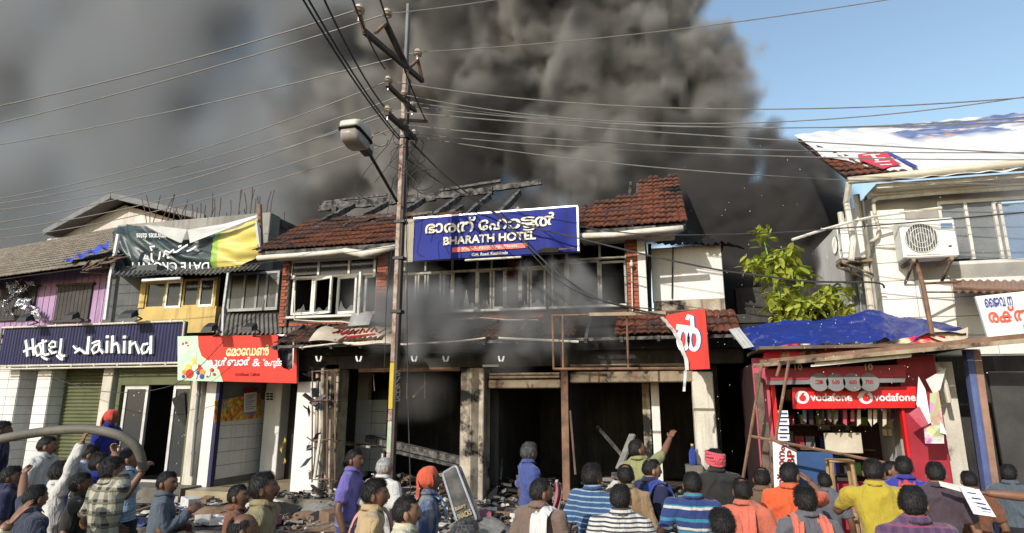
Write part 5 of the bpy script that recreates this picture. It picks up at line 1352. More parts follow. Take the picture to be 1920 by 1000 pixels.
# ================================================================= ELECTRIC POLE, lamp, wires
mat('pole_paint', (.42, .36, .30), (.20, .10, .07), rough=.7, ns=9, bs=40, bump=.4, speck=.3)
mat('pole_yellow', (.50, .37, .03), (.40, .29, .03), rough=.6, ns=6, bump=.15)
mat('pole_green', (.20, .38, .22), (.45, .42, .33), rough=.6, ns=7, bump=.2)
mat('pole_dark', (.05, .042, .038), (.085, .06, .05), rough=.7, ns=6, bump=.3)
mat('porcelain', (.30, .22, .17), (.62, .58, .5), rough=.2, ns=8, bump=0, spec=.6)
mat('cable', (.03, .03, .03), (.05, .05, .048), rough=.6, ns=5, bump=0)
mat('bare_wire', (.22, .21, .19), (.16, .15, .14), rough=.5, ns=5, bump=0)
YPo = 8.5
PXW = X_(747, 500, YPo)
ep = thing('electric_pole', 'tall rust and white painted steel electricity pole with yellow number band', 'pole', (PXW, YPo, .27))
def zp(py): return Z_(748, py, YPo)
def seg(y0, y1, mt, w=.047, nm='shaft'):
    z1_ = zp(y0); z0_ = zp(y1) if y1 < 990 else 0
    MB().box(PXW - w, PXW + w * .45, YPo - .05, YPo + .05, z0_, z1_ - .002, .008).build(nm, mt, ep)
seg(12, 130, 'lead_grey', .035); seg(130, 680, 'pole_paint'); seg(680, 768, 'pole_yellow', .049, 'number_band'); seg(768, 790, 'pole_paint'); seg(790, 850, 'pole_green'); seg(850, 999, 'pole_paint')
MB().box(PXW + .023, PXW + .062, YPo - .04, YPo + .06, 0, zp(150), .006).build('back_flange', 'pole_dark', ep)
for s_, y in (('5', 700), ('/', 712), ('6', 724), ('H', 736), ('5', 748)): ptext(MB(), s_, 743, y - 5, 750.5, y + 5, YPo - .052, .03).build('numeral', 'black_metal', ep)
for y in (588, 262, 420, 488): MB().box(PXW - .075, PXW + .1, YPo - .065, YPo + .075, zp(y), zp(y) + .05, .005).build('clamp', 'black_metal', ep)
def along(px, py): return PX(px, py, PXW)
def arm(a, b, w=.07): return MB().beam(along(*a), along(*b), w, w).build('cross_arm', 'pole_dark', ep)
arm((683, 59), (792, 152)); arm((725, 158), (779, 210), .06); arm((725, 212), (780, 262), .07)
MB().beam(along(722, 42), (PXW, YPo, zp(128)), .09, .05).build('brace', 'pole_dark', ep)
MB().beam(along(792, 152), along(783, 112), .05, .04).build('brace', 'rusty_steel', ep); MB().beam(along(762, 132), along(784, 112), .05, .04).build('brace', 'rusty_steel', ep)
MB().beam(along(683, 59), along(673, 22), .05, .04).build('brace', 'rusty_steel', ep); MB().beam(along(704, 62), along(722, 45), .05, .04).build('brace', 'rusty_steel', ep)
MB().beam(along(745, 225), along(800, 228), .06, .05).build('tie_plate', 'rusty_steel', ep)
def insul(px, py, s_=1.0):
    c = along(px, py); mb = MB()
    for k, (dz, r_) in enumerate(((0, .03), (.03, .065), (.055, .04), (.08, .075), (.10, .05), (.125, .045), (.14, .02))): pass
    prof = [(-.02, .02), (0, .03), (.02, .068), (.04, .045), (.06, .075), (.085, .05), (.11, .05), (.13, .02)]
    mb.tube([c + Vector((0, 0, z * s_)) for z, r_ in prof], [r_ * s_ for z, r_ in prof], 10); mb.tube([c + Vector((0, 0, -.12)), c], .012, 5)
    return mb.build('insulator', 'porcelain', ep)
for q in ((726, 32), (783, 106), (673, 26), (728, 156), (757, 182), (773, 203), (727, 212), (757, 238), (777, 255)): insul(*q, .9 if q[1] > 120 else 1.1)
# ---- street lamp on its bracket
sl = thing('street_lamp', 'boxy grey street lamp on a bracket leaning out from the pole', 'street lamp', along(744, 375))
la = along(744, 378); lb = along(688, 280)
MB().tube([la, la.lerp(lb, .5), lb], .024, 8).build('bracket', 'black_metal', sl)
l0 = along(690, 290); l1 = along(628, 222)
ax = (l1 - l0).normalized(); sdv = Vector((1, 0, 0)); upv = sdv.cross(ax).normalized()
if upv.z < 0: upv = -upv
LL = .62
def lbx(s0, s1, w0, w1, h0, h1, k0=1.0, k1=1.0):
    v = []
    for s_, k in ((s0, k0), (s1, k1)):
        for (a, h) in ((-1, h0), (1, h0), (1, h1), (-1, h1)): v.append(l0 + ax * s_ + sdv * (a * w0 * k / 2) + upv * (h * k))
    return MB().add(v, [(3, 2, 1, 0), (4, 5, 6, 7), (0, 1, 5, 4), (1, 2, 6, 5), (2, 3, 7, 6), (3, 0, 4, 7)])
mat('lamp_top', (.55, .52, .44), (.45, .42, .35), rough=.5, ns=5, bump=.1)
mat('lamp_glass', (.34, .33, .31), (.26, .22, .18), rough=.35, ns=4, bump=.1)
lbx(-.02, .16, .12, .12, -.02, .13).build('control_gear', 'black_metal', sl)
lbx(.0, .2, .14, .14, .05, .2, .9, 1).build('gear_cover', 'lamp_top', sl)
def lsec(rows):
    n = 20; v = []; f = []
    for s_, w_, h0, h1, e in rows:
        for k in range(n):
            a = 2 * PI * k / n; c_, q_ = math.cos(a), math.sin(a); v.append(l0 + ax * s_ + sdv * (math.copysign(abs(c_) ** e, c_) * w_ / 2) + upv * ((h0 + h1) / 2 + math.copysign(abs(q_) ** e, q_) * (h1 - h0) / 2))
    for r in range(len(rows) - 1):
        for k in range(n): f.append((r * n + k, r * n + (k + 1) % n, r * n + n + (k + 1) % n, r * n + n + k))
    f += [tuple(range(n - 1, -1, -1)), tuple(range((len(rows) - 1) * n, len(rows) * n))]; return MB().add(v, f)
lsec([(.13, .16, .09, .17, .5), (.16, .24, .085, .20, .4), (.26, .30, .08, .235, .35), (LL - .08, .30, .08, .22, .35), (LL - .02, .26, .085, .19, .4), (LL, .2, .09, .15, .5)]).build('hood', 'lamp_top', sl, smooth=True)
lsec([(.14, .26, .068, .084, .3), (.2, .32, .066, .086, .3), (LL - .05, .32, .066, .086, .3), (LL + .012, .24, .068, .084, .4)]).build('rim', 'black_metal', sl)
lsec([(.19, .20, -.02, .066, .45), (.23, .27, -.07, .066, .4), (.34, .28, -.095, .066, .35), (LL - .1, .27, -.08, .066, .35), (LL - .03, .22, -.01, .066, .5)]).build('diffuser', 'lamp_glass', sl, smooth=True)
# ---- wires, each of its own
WIRE = [0]
def wire(lab, pts, r=.008, mt='bare_wire', nm='overhead_wire', grp='overhead wires'):
    WIRE[0] += 1
    return MB().tube(pts, r, 5).build(nm, mt, label=lab, cat='wire', group=grp)
def span(a, pxe, pye, Ye, sag): return catenary(a, P(pxe, pye, Ye), sag, 18)
LY = 7.9
for (a, y, s_, lab) in (((673, 18), 195, .1, 'topmost wire running from the pole head to the left edge'), ((726, 26), 228, .1, 'second highest wire running left from the tall insulator'), ((783, 98), 266, .12, 'third highest wire running left across the smoke'),
    ((728, 152), 367, .25, 'upper wire of the low bundle running left from the pole'), ((757, 178), 375, .25, 'second wire of the low bundle running left from the pole'), ((773, 200), 386, .28, 'third wire of the low bundle running left from the pole'), ((727, 208), 411, .25, 'fourth wire of the low bundle running left from the pole'), ((757, 234), 424, .28, 'fifth wire of the low bundle running left from the pole'), ((777, 252), 440, .28, 'lowest wire of the low bundle running left from the pole')):
    A_ = along(*a); wire(lab, span(A_, -40, y + 12, A_.y + .3, s_), .008 if y > 300 else .010)
for (a, xe, ye, s_, lab) in (((726, 26), 960, -5, .02, 'wire climbing right from the tall insulator to the top edge'), ((783, 98), 1700, -6, .12, 'single wire rising right across the smoke and blue sky'),
    ((728, 152), 1960, 180, .30, 'uppermost of the wires running right past the smoke'), ((757, 178), 1960, 176, .45, 'second of the wires running right past the smoke'), ((773, 200), 1960, 226, .22, 'third of the wires running right past the smoke'), ((760, 190), 1960, 217, .30, 'fourth of the wires running right past the smoke'), ((727, 208), 1960, 290, .05, 'fifth wire running right towards the printed roof'), ((757, 234), 1960, 286, .15, 'sixth wire running right towards the printed roof'), ((777, 252), 1960, 300, .12, 'seventh wire running right towards the printed roof'), ((777, 256), 1960, 347, .20, 'lowest wire running right towards the white gutter')):
    A_ = along(*a); wire(lab, span(A_, xe, ye, A_.y - .2, s_), .008)
for k, (a, b_, Ye, lab) in enumerate((((748, 262), (545, -40), 4.5, 'left twin black cable dropping from the top edge to the pole'), ((750, 258), (556, -40), 4.5, 'right twin black cable dropping from the top edge to the pole'), ((720, 200), (590, -40), 4.5, 'black cable dropping from the top edge onto the second cross arm'), ((722, 130), (640, -60), 4.5, 'black cable dropping from the top edge onto the upper arm'), ((800, 230), (700, -40), 5.5, 'black cable dropping in front of the pole to the tie plate'))):
    wire(lab, catenary(along(*a), P(*b_, Ye), .1, 14), .012, 'cable', 'service_cable', 'service cables')
def chain(lab, pts, r=.012, nm='drooping_cable', mt='cable'):
    w3 = [P(x, y, Y_) for x, y, Y_ in pts]; out = []
    for i in range(len(w3) - 1):
        p0, p1, p2, p3 = w3[max(i - 1, 0)], w3[i], w3[i + 1], w3[min(i + 2, len(w3) - 1)]
        for k in range(6):
            t = k / 6; out.append(.5 * ((2 * p1) + (p2 - p0) * t + (2 * p0 - 5 * p1 + 4 * p2 - p3) * t * t + (3 * p1 - p0 - 3 * p2 + p3) * t ** 3))
    wire(lab, out + [w3[-1]], r, mt, nm, 'cables hanging from the pole')
chain('thick black cable sagging over the blue sign to the white building', [(770, 265, 8.5), (830, 325, 8.9), (890, 372, 9.3), (960, 415, 9.5), (1085, 447, 9.5), (1220, 480, 9.5), (1340, 505, 9.5), (1420, 516, 9.5), (1520, 528, 9.6), (1640, 530, 9.7), (1658, 540, 9.8)], .014)
chain('black cable crossing the blue sign and ending at the torn red sign', [(765, 300, 8.6), (830, 345, 8.9), (905, 385, 9.2), (960, 430, 9.4), (1000, 470, 9.4), (1050, 515, 9.3), (1120, 560, 9.2), (1200, 582, 9.15), (1245, 592, 9.2)], .012)
chain('thin cable dropping from the blue sign towards the rusty frame', [(985, 462, 9.4), (1040, 520, 9.3), (1100, 555, 9.2), (1180, 575, 9.1), (1240, 580, 9.1)], .009)
chain('dark cable stretched low from the annex to the right edge', [(1085, 425, 9.4), (1220, 440, 9.3), (1450, 437, 9.0), (1700, 418, 8.6), (1960, 395, 8.3)], .009)
chain('long thin cable slung across the shop fronts on the left', [(740, 462, 8.6), (600, 480, 8.8), (430, 500, 9.2), (250, 520, 9.4)], .006)
chain('thin black cable looping in front of the green shutter', [(420, 640, 9.6), (330, 720, 9.7), (200, 735, 9.7), (90, 705, 9.8)], .007)
random.seed(5)
for k in range(11):
    x0, y0 = 760 + random.uniform(-25, 25), random.uniform(240, 275); pts = [(x0, y0, 8.45)]
    n = random.randint(3, 5); x, y = x0, y0
    for i in range(n):
        x += random.uniform(-28, 34); y += random.uniform(5, 42); pts.append((x, y, 8.45 + random.uniform(-.1, .2)))
    chain('loose tangle of thin wire hanging around the pole below its arms', pts, .006, 'wire_tangle')
for k in range(3):
    cx, cy, r_ = (795, 340, 26), (800, 338, 20), (840, 330, 16)
    cx, cy, r_ = ((790, 338, 24), (806, 342, 30), (712, 262, 16))[k]
    pts = [(cx + r_ * math.cos(a) * (1 + .1 * math.sin(3 * a)), cy + r_ * .8 * math.sin(a), 8.5) for a in np.linspace(0, 5.6, 9)]
    chain(('small coil of spare black cable beside the pole', 'larger coil of spare black cable hanging right of the pole', 'curl of black cable hanging by the street lamp')[k], pts, .008, 'cable_coil')
chain('straight black down-lead running beside the pole to the ground', [(762, 300, 8.45), (763, 500, 8.45), (764, 700, 8.45), (768, 860, 8.45), (770, 925, 8.45)], .008, 'down_lead')
chain('slack wire hanging left of the pole to the lean-to', [(735, 470, 8.7), (725, 560, 8.8), (722, 660, 8.9), (720, 700, 9.0)], .006, 'down_lead')
# ================================================================= PEOPLE
def cloth_mat(name, kind, *cols, s=1.0):
    """fabric in the wearer's own coordinates: plain, bands across, bands down, checks, washed-out"""
    if name in MATS: return name
    m, t, b = newmat(name); co = co_of(t, True); sx = t.new('ShaderNodeSeparateXYZ'); t.L.new(co, sx.inputs[0])
    nz = t.noise(co, 5, 4)
    def band(ax_, per, duty, a, c):
        w_ = t.math('ADD', sx.outputs[ax_], t.math('MULTIPLY', nz, .012)); f = t.math('FRACT', t.math('DIVIDE', w_, per)); return t.mix(t.math('LESS_THAN', f, duty), a, c)
    if kind == 'plain': col = cols[0]
    elif kind == 'bands':
        col = cols[0]
        for k in range(1, len(cols)): col = band(2, .085 * s * (1 + .618 * (k - 1)), .26 / k, col, cols[k])
    elif kind == 'pins': col = band(0, .045 * s, .22, cols[0], cols[1])
    elif kind == 'rings': col = band(2, .040 * s, .40, cols[0], cols[1])
    elif kind == 'checks':
        col = band(0, .10 * s, .42, cols[0], cols[1]); col = t.mix(.5, col, band(2, .10 * s, .42, cols[0], cols[1])); col = t.mix(t.math('LESS_THAN', t.math('FRACT', t.math('DIVIDE', sx.outputs[2], .10 * s)), .12), col, cols[2])
    elif kind == 'wash': col = t.mix(t.ramp(t.noise(t.scale(co, (3, 3, 1)), 4, 5, .7), .45, .6), cols[0], cols[1])
    fold = t.noise(t.scale(co, (1.6, 1.6, .7)), 7, 4, .55, .6)
    col = t.mix(1.0, col, t.mix(nz, (.64,) * 3, (.90,) * 3), 'MULTIPLY')
    t.set(b.inputs['Base Color'], col); b.inputs['Roughness'].default_value = .85; b.inputs['Specular IOR Level'].default_value = .15
    b.inputs['Sheen Weight'].default_value = .15
    bn = t.new('ShaderNodeBump'); bn.inputs['Strength'].default_value = .8; bn.inputs['Distance'].default_value = .05; t.set(bn.inputs['Height'], fold); t.L.new(bn.outputs[0], b.inputs['Normal'])
    return name
for i, c in enumerate(((.19, .093, .055), (.13, .064, .039), (.27, .145, .088))):
    m, t, b = newmat(f'skin{i}'); co = co_of(t, True)
    t.set(b.inputs['Base Color'], t.mix(t.noise(co, 14, 4), tuple(x * .82 for x in c), tuple(x * 1.12 for x in c))); b.inputs['Roughness'].default_value = .48; b.inputs['Specular IOR Level'].default_value = .4
for nm, c, c2 in (('hair_black', (.008, .007, .007), (.018, .016, .015)), ('hair_grey', (.10, .10, .10), (.03, .03, .03)), ('hair_white', (.46, .45, .43), (.25, .24, .23))):
    m, t, b = newmat(nm); co = co_of(t, True)
    t.set(b.inputs['Base Color'], t.mix(t.ramp(t.noise(t.scale(co, (1, 1, .35)), 60, 3), .4, .6), c, c2)); b.inputs['Roughness'].default_value = .5; b.inputs['Specular IOR Level'].default_value = .25
    bn = t.new('ShaderNodeBump'); bn.inputs['Strength'].default_value = .8; bn.inputs['Distance'].default_value = .01; t.set(bn.inputs['Height'], t.noise(t.scale(co, (1, 1, .3)), 110, 3)); t.L.new(bn.outputs[0], b.inputs['Normal'])
mat('eye_white', (.6, .58, .54), bump=0, rough=.25); mat('eye_dark', (.01, .008, .007), bump=0, rough=.2)
mat('lip', (.16, .06, .045), bump=0, rough=.5); mat('sandal', (.05, .035, .025), ns=5)

def v3(*a): return np.array(a, float)
# ---- head: one sculpted surface
NT_, NP_ = 34, 44
def head_surface(off=0.0):
    th = np.linspace(.0, PI, NT_ + 1)[:, None]; ph = np.linspace(0, 2 * PI, NP_, endpoint=False)[None, :]
    X = np.sin(th) * np.sin(ph); Y = np.sin(th) * np.cos(ph); Zz = np.cos(th) * np.ones_like(ph)
    lo_ = np.clip(-Zz, 0, 1)
    fl = np.where(Zz > 0, np.sin(np.clip(th, .001, PI - .001)) ** -.20, 1.0); fl = np.where(th < .02, 0, fl); X = X * fl; Y = Y * fl
    x = X * .075 * (1 - np.where(Y > 0, .30, .40) * lo_ ** 1.4); y = Y * np.where(Y > 0, .094, .104); z = np.where(Zz > 0, Zz * .113, Zz * .121)
    y = np.where(Y < 0, y * (1 - .42 * np.clip((lo_ - .15) / .85, 0, 1)), y * (1 - .10 * lo_))
    x *= 1 + .05 * np.exp(-((z - .03) / .05) ** 2)
    front = np.clip(Y, 0, 1) ** 1.5
    y += front * .026 * np.exp(-(x / .015) ** 2) * np.clip(np.where(z > -.028, np.exp(-((z + .028) / .045) ** 2), np.exp(-((z + .028) / .014) ** 2)), 0, 1)
    y -= front * .012 * np.exp(-((np.abs(x) - .032) / .015) ** 2 - ((z - .012) / .014) ** 2)
    y += front * .005 * np.exp(-((z - .036) / .012) ** 2) * np.exp(-(x / .05) ** 4)
    y += front * .007 * np.exp(-(x / .025) ** 2 - ((z + .064) / .012) ** 2) - front * .005 * np.exp(-(x / .03) ** 2 - ((z + .066) / .004) ** 2)
    y += front * .010 * np.exp(-(x / .03) ** 2 - ((z + .102) / .02) ** 2)
    nn = np.stack([X, Y, Zz], -1); return np.stack([x, y, z], -1), nn / np.maximum(np.linalg.norm(nn, axis=-1, keepdims=True), 1e-6)
HS, HN = head_surface()
def grid_faces(mask=None):
    f = []
    for i in range(NT_):
        for j in range(NP_):
            q = (i * NP_ + j, i * NP_ + (j + 1) % NP_, (i + 1) * NP_ + (j + 1) % NP_, (i + 1) * NP_ + j)
            if mask is None or all(mask[k] for k in q): f.append(q)
    return f
def rotz(a): c, s = math.cos(a), math.sin(a); return np.array([[c, -s, 0], [s, c, 0], [0, 0, 1]])
def rotx(a): c, s = math.cos(a), math.sin(a); return np.array([[1, 0, 0], [0, c, -s], [0, s, c]])
def roty(a): c, s = math.cos(a), math.sin(a); return np.array([[c, 0, s], [0, 1, 0], [-s, 0, c]])
HC = v3(0, .018, 1.585)
def hair_arrays(style, seed):
    """scalp shell with tousled relief and loose tufts"""
    g = np.random.default_rng(seed); p = HS.reshape(-1, 3); n = HN.reshape(-1, 3); z = p[:, 2]; yy = n[:, 1]; xx = np.abs(n[:, 0])
    hl = np.where(yy > .35, .060 + .012 * xx, np.where(yy > -.15, -.002 + .09 * np.clip(yy + .15, 0, 1), -.066 + .02 * xx))
    if style == 'cloth': hl = np.where(yy > .3, .050, -.062)
    m_ = z > hl
    if style == 'bald': m_ &= ~((z > .062) & (yy > -.62) & (xx < .75))
    if style == 'thin': m_ &= ~((z > .095) & (yy < .25) & (yy > -.5) & (xx < .35))
    inner = np.clip((z - hl) / .05, 0, 1); th_ = (.0105 if style != 'cloth' else .020) * inner + .0015
    if style == 'thick': th_ = .019 * inner + .002
    nz = np.array([mnoise.noise(Vector(q) * 45 + Vector((seed, 0, 0))) + .6 * mnoise.noise(Vector(q) * 110) for q in p])
    pts = p + n * (th_ * (1 + (.10 if style != 'cloth' else .12) * nz))[:, None]
    f = grid_faces(m_); v = [tuple(q) for q in pts]
    if style != 'cloth':
        idx = np.where(m_)[0]; idx = idx[idx >= 3 * NP_]; wh = v3(.015, -.045, .10); wob = g.normal(0, .35, 2)
        for k in g.choice(idx, 1500):
            q = pts[k] - n[k] * .002; nn = n[k]; d = (p[k] - wh) + v3(wob[0], wob[1], 0) * .03; d = d / (np.linalg.norm(d) + 1e-6) + g.normal(0, .33, 3); d -= nn * (d @ nn); d /= np.linalg.norm(d) + 1e-6
            s_ = np.cross(nn, d); L = g.uniform(.012, .028) * (1.45 if style == 'thick' else 1) * (.4 + .6 * inner[k]); w_ = g.uniform(.0010, .0026); o = len(v); lift = g.uniform(.001, .010) * (1.5 if style == 'thick' else 1)
            v += [tuple(q + s_ * w_), tuple(q - s_ * w_), tuple(q + d * L * .6 - s_ * w_ * .7 + nn * lift), tuple(q + d * L * .6 + s_ * w_ * .7 + nn * lift), tuple(q + d * L + nn * lift * .6)]; f += [(o, o + 1, o + 2, o + 3), (o + 3, o + 2, o + 4)]
    return np.array(v), f
# ---- hands: palm and five jointed fingers grown together
def hand_source(kind):
    mb = MB(); mb.ico((0, .045, 0), (.040, .052, .015), 0, 2); mb.tube([(0, -.03, 0), (0, .01, 0)], [.024, .026], 10)
    curl = {'open': (.06, .10, .08), 'grip': (.75, 1.0, .7), 'relaxed': (.35, .45, .3), 'clap': (.15, .15, .1)}[kind]
    for i, (x, L, sp) in enumerate(((-.030, .066, -.14), (-.010, .074, -.04), (.010, .069, .05), (.029, .054, .16))):
        p = v3(x, .085 - abs(x) * .25, 0); a = 0.0; pts = [p]
        for k, fr in enumerate((.45, .31, .24)):
            a += curl[k]; dv = v3(math.sin(sp * (1.5 if kind == 'open' else .6)), math.cos(a), -math.sin(a)); p = p + dv * L * fr / max(.2, np.linalg.norm(dv)); pts.append(p)
        mb.tube([(x * .8, .06, 0)] + [tuple(q) for q in pts], [.0095, .0095, .009, .0082, .006], 8)
    q = {'open': [(-.03, .02, -.004), (-.055, .045, -.006), (-.072, .068, -.006), (-.080, .088, -.004)], 'clap': [(-.03, .02, -.004), (-.052, .046, -.008), (-.060, .072, -.010), (-.062, .09, -.010)]}.get(kind, [(-.03, .02, -.006), (-.045, .045, -.022), (-.040, .066, -.036), (-.026, .080, -.044)])
    mb.tube(q, [.014, .012, .0105, .008], 8)
    return mb
TEMP = []
def remesh_later(mb, vox, it):
    me = mb.mesh('work'); o = bpy.data.objects.new('work', me); COL.objects.link(o)
    r = o.modifiers.new('r', 'REMESH'); r.mode = 'VOXEL'; r.voxel_size = vox
    s_ = o.modifiers.new('s', 'SMOOTH'); s_.iterations = it; s_.factor = .5
    TEMP.append(o); return o
def collect(o, dg):
    me = bpy.data.meshes.new_from_object(o.evaluated_get(dg)); n = len(me.vertices); v = np.empty(n * 3, np.float32); me.vertices.foreach_get('co', v)
    f = [tuple(p.vertices) for p in me.polygons]; nn = np.empty(n * 3, np.float32); me.vertices.foreach_get('normal', nn)
    bpy.data.meshes.remove(me); return v.reshape(-1, 3).astype(float), f, nn.reshape(-1, 3)
HANDS = {k: remesh_later(hand_source(k), .0055, 3) for k in ('open', 'grip', 'relaxed', 'clap')}
def frame_to(d, palm):
    """rotation taking +Y to d with the palm (-Z) towards 'palm'"""
    y = d / np.linalg.norm(d); z = -np.array(palm, float); z -= y * (z @ y)
    if np.linalg.norm(z) < 1e-3: z = np.cross(y, [1, 0, 0])
    z /= np.linalg.norm(z); x = np.cross(y, z); return np.stack([x, y, z], 1)
POSE = {'down': ((.255, -.03, 1.09), (.265, .05, .85)), 'bent': ((.25, -.02, 1.10), (.17, .20, 1.02)), 'fold': ((.24, .02, 1.11), (.02, .23, 1.14)), 'chest': ((.23, .06, 1.14), (.10, .26, 1.30)), 'hip': ((.30, -.12, 1.14), (.20, .02, .98)), 'back': ((.24, -.12, 1.12), (.10, -.18, .95))}
def solve_arm(side, sh, target, hint):
    L1, L2 = .285, .255; d = target - sh; L = np.linalg.norm(d); mx = (L1 + L2) * .995
    if L > mx: target = sh + d * (mx / L); d = target - sh; L = mx
    a = (L1 * L1 - L2 * L2 + L * L) / (2 * L); h = math.sqrt(max(0, L1 * L1 - a * a)); u = d / L; hv = np.array(hint, float); hv -= u * (hv @ u); hv /= np.linalg.norm(hv) + 1e-9
    return sh + u * a + hv * h, target
SPEC = []
def person(label, px, py, d, heading, shirt, lower='trousers_dark', hair='hair_black', style='short', skin=0, head=(0, 0), armL='down', armR='down', handL='relaxed', handR='relaxed', palmL=None, palmR=None, long=False, lean=0.0, extra=(), base=0.0, build=1.0, z=None, mou=True):
    if base == 0.0: d *= 1.28; base = -.098
    if head == (0, 0): head = (random.uniform(-24, 24), random.uniform(-4, 9))
    if lean == 0.0: lean = random.uniform(-.03, .07)
    build *= .90
    top = PD(px, py, d); zt = top.z if z is None else z
    S = (zt - base) / 1.70; loc = Vector((top.x, top.y, base)); hd = R(heading)
    Ri = rotz(-hd)
    def arm(sp, side):
        sh = v3(side * .184 * build, 0, 1.388)
        if isinstance(sp, str):
            e, w_ = POSE[sp]; return sh, v3(side * e[0], e[1], e[2]), v3(side * w_[0], w_[1], w_[2])
        tgt = Ri @ (np.array(sp[0]) - np.array(loc)) / S; e, w_ = solve_arm(side, sh, tgt, sp[1] if len(sp) > 1 else (side * .8, -.2, -.5)); return sh, e, w_
    # shoulders follow raised arms
    AL, AR = arm(armL, -1), arm(armR, 1)
    mb = MB()
    rings = [(.80, .178, .128, -.005), (.90, .174, .125, 0), (1.03, .162, .118, 0), (1.16, .172, .124, 0), (1.28, .188, .126, -.004), (1.375, .186, .112, -.010), (1.435, .142, .090, -.014), (1.472, .094, .076, -.008), (1.495, .068, .066, 0)]
    n = 24; v = []; f = []
    for z_, rx, ry, oy in rings:
        for k in range(n):
            a = 2 * PI * k / n; cx = math.copysign(abs(math.cos(a)) ** .85, math.cos(a)); sy = math.copysign(abs(math.sin(a)) ** .9, math.sin(a))
            v.append((cx * rx * build, sy * ry * (1 + (build - 1) * 1.4) + oy + lean * max(0, z_ - .8), z_))
    for r in range(len(rings) - 1):
        for k in range(n): f.append((r * n + k, r * n + (k + 1) % n, r * n + n + (k + 1) % n, r * n + n + k))
    f.append(tuple(range(n - 1, -1, -1))); f.append(tuple(range((len(rings) - 1) * n, len(rings) * n))); mb.add(v, f)
    for (sh, e, w_), side in ((AL, -1), (AR, 1)):
        sh2 = sh + v3(-side * .05, lean * .55, .0); up_ = max(0, e[2] - sh[2])
        sh3 = sh + v3(side * .01, lean * .57, up_ * .12)
        if long: mb.tube([sh2, sh3, sh3 + (e - sh3) * .6, e, e + (w_ - e) * .5, e + (w_ - e) * .9], [.070, .072, .062, .055, .048, .042], 12)
        else: mb.tube([sh2, sh3, sh3 + (e - sh3) * .45, sh3 + (e - sh3) * .80], [.072, .075, .069, .066], 12)
    wk = remesh_later(mb, .0165, 5)
    SPEC.append(dict(label=label, S=S, loc=loc, hd=hd, wk=wk, shirt=shirt, lower=lower, hair=hair, style=style, skin=skin, head=head, AL=AL, AR=AR, hL=handL, hR=handR, pL=palmL, pR=palmR, extra=extra, lean=lean, seed=len(SPEC) + 1, build=build, long=long, mou=mou))
def tubev(pts, rs, n=10): m_ = MB().tube([tuple(p) for p in pts], list(rs), n); return np.array([tuple(q) for q in m_.v]), m_.f
def smoothpath(pts, rs, k=5):
    out = []; ro = []
    for i in range(len(pts) - 1):
        p0, p1, p2, p3 = pts[max(i - 1, 0)], pts[i], pts[i + 1], pts[min(i + 2, len(pts) - 1)]
        for j in range(k):
            t = j / k; out.append(.5 * (2 * p1 + (p2 - p0) * t + (2 * p0 - 5 * p1 + 4 * p2 - p3) * t * t + (3 * p1 - p0 - 3 * p2 + p3) * t ** 3)); ro.append(rs[i] * (1 - t) + rs[i + 1] * t)
    return out + [pts[-1]], ro + [rs[-1]]
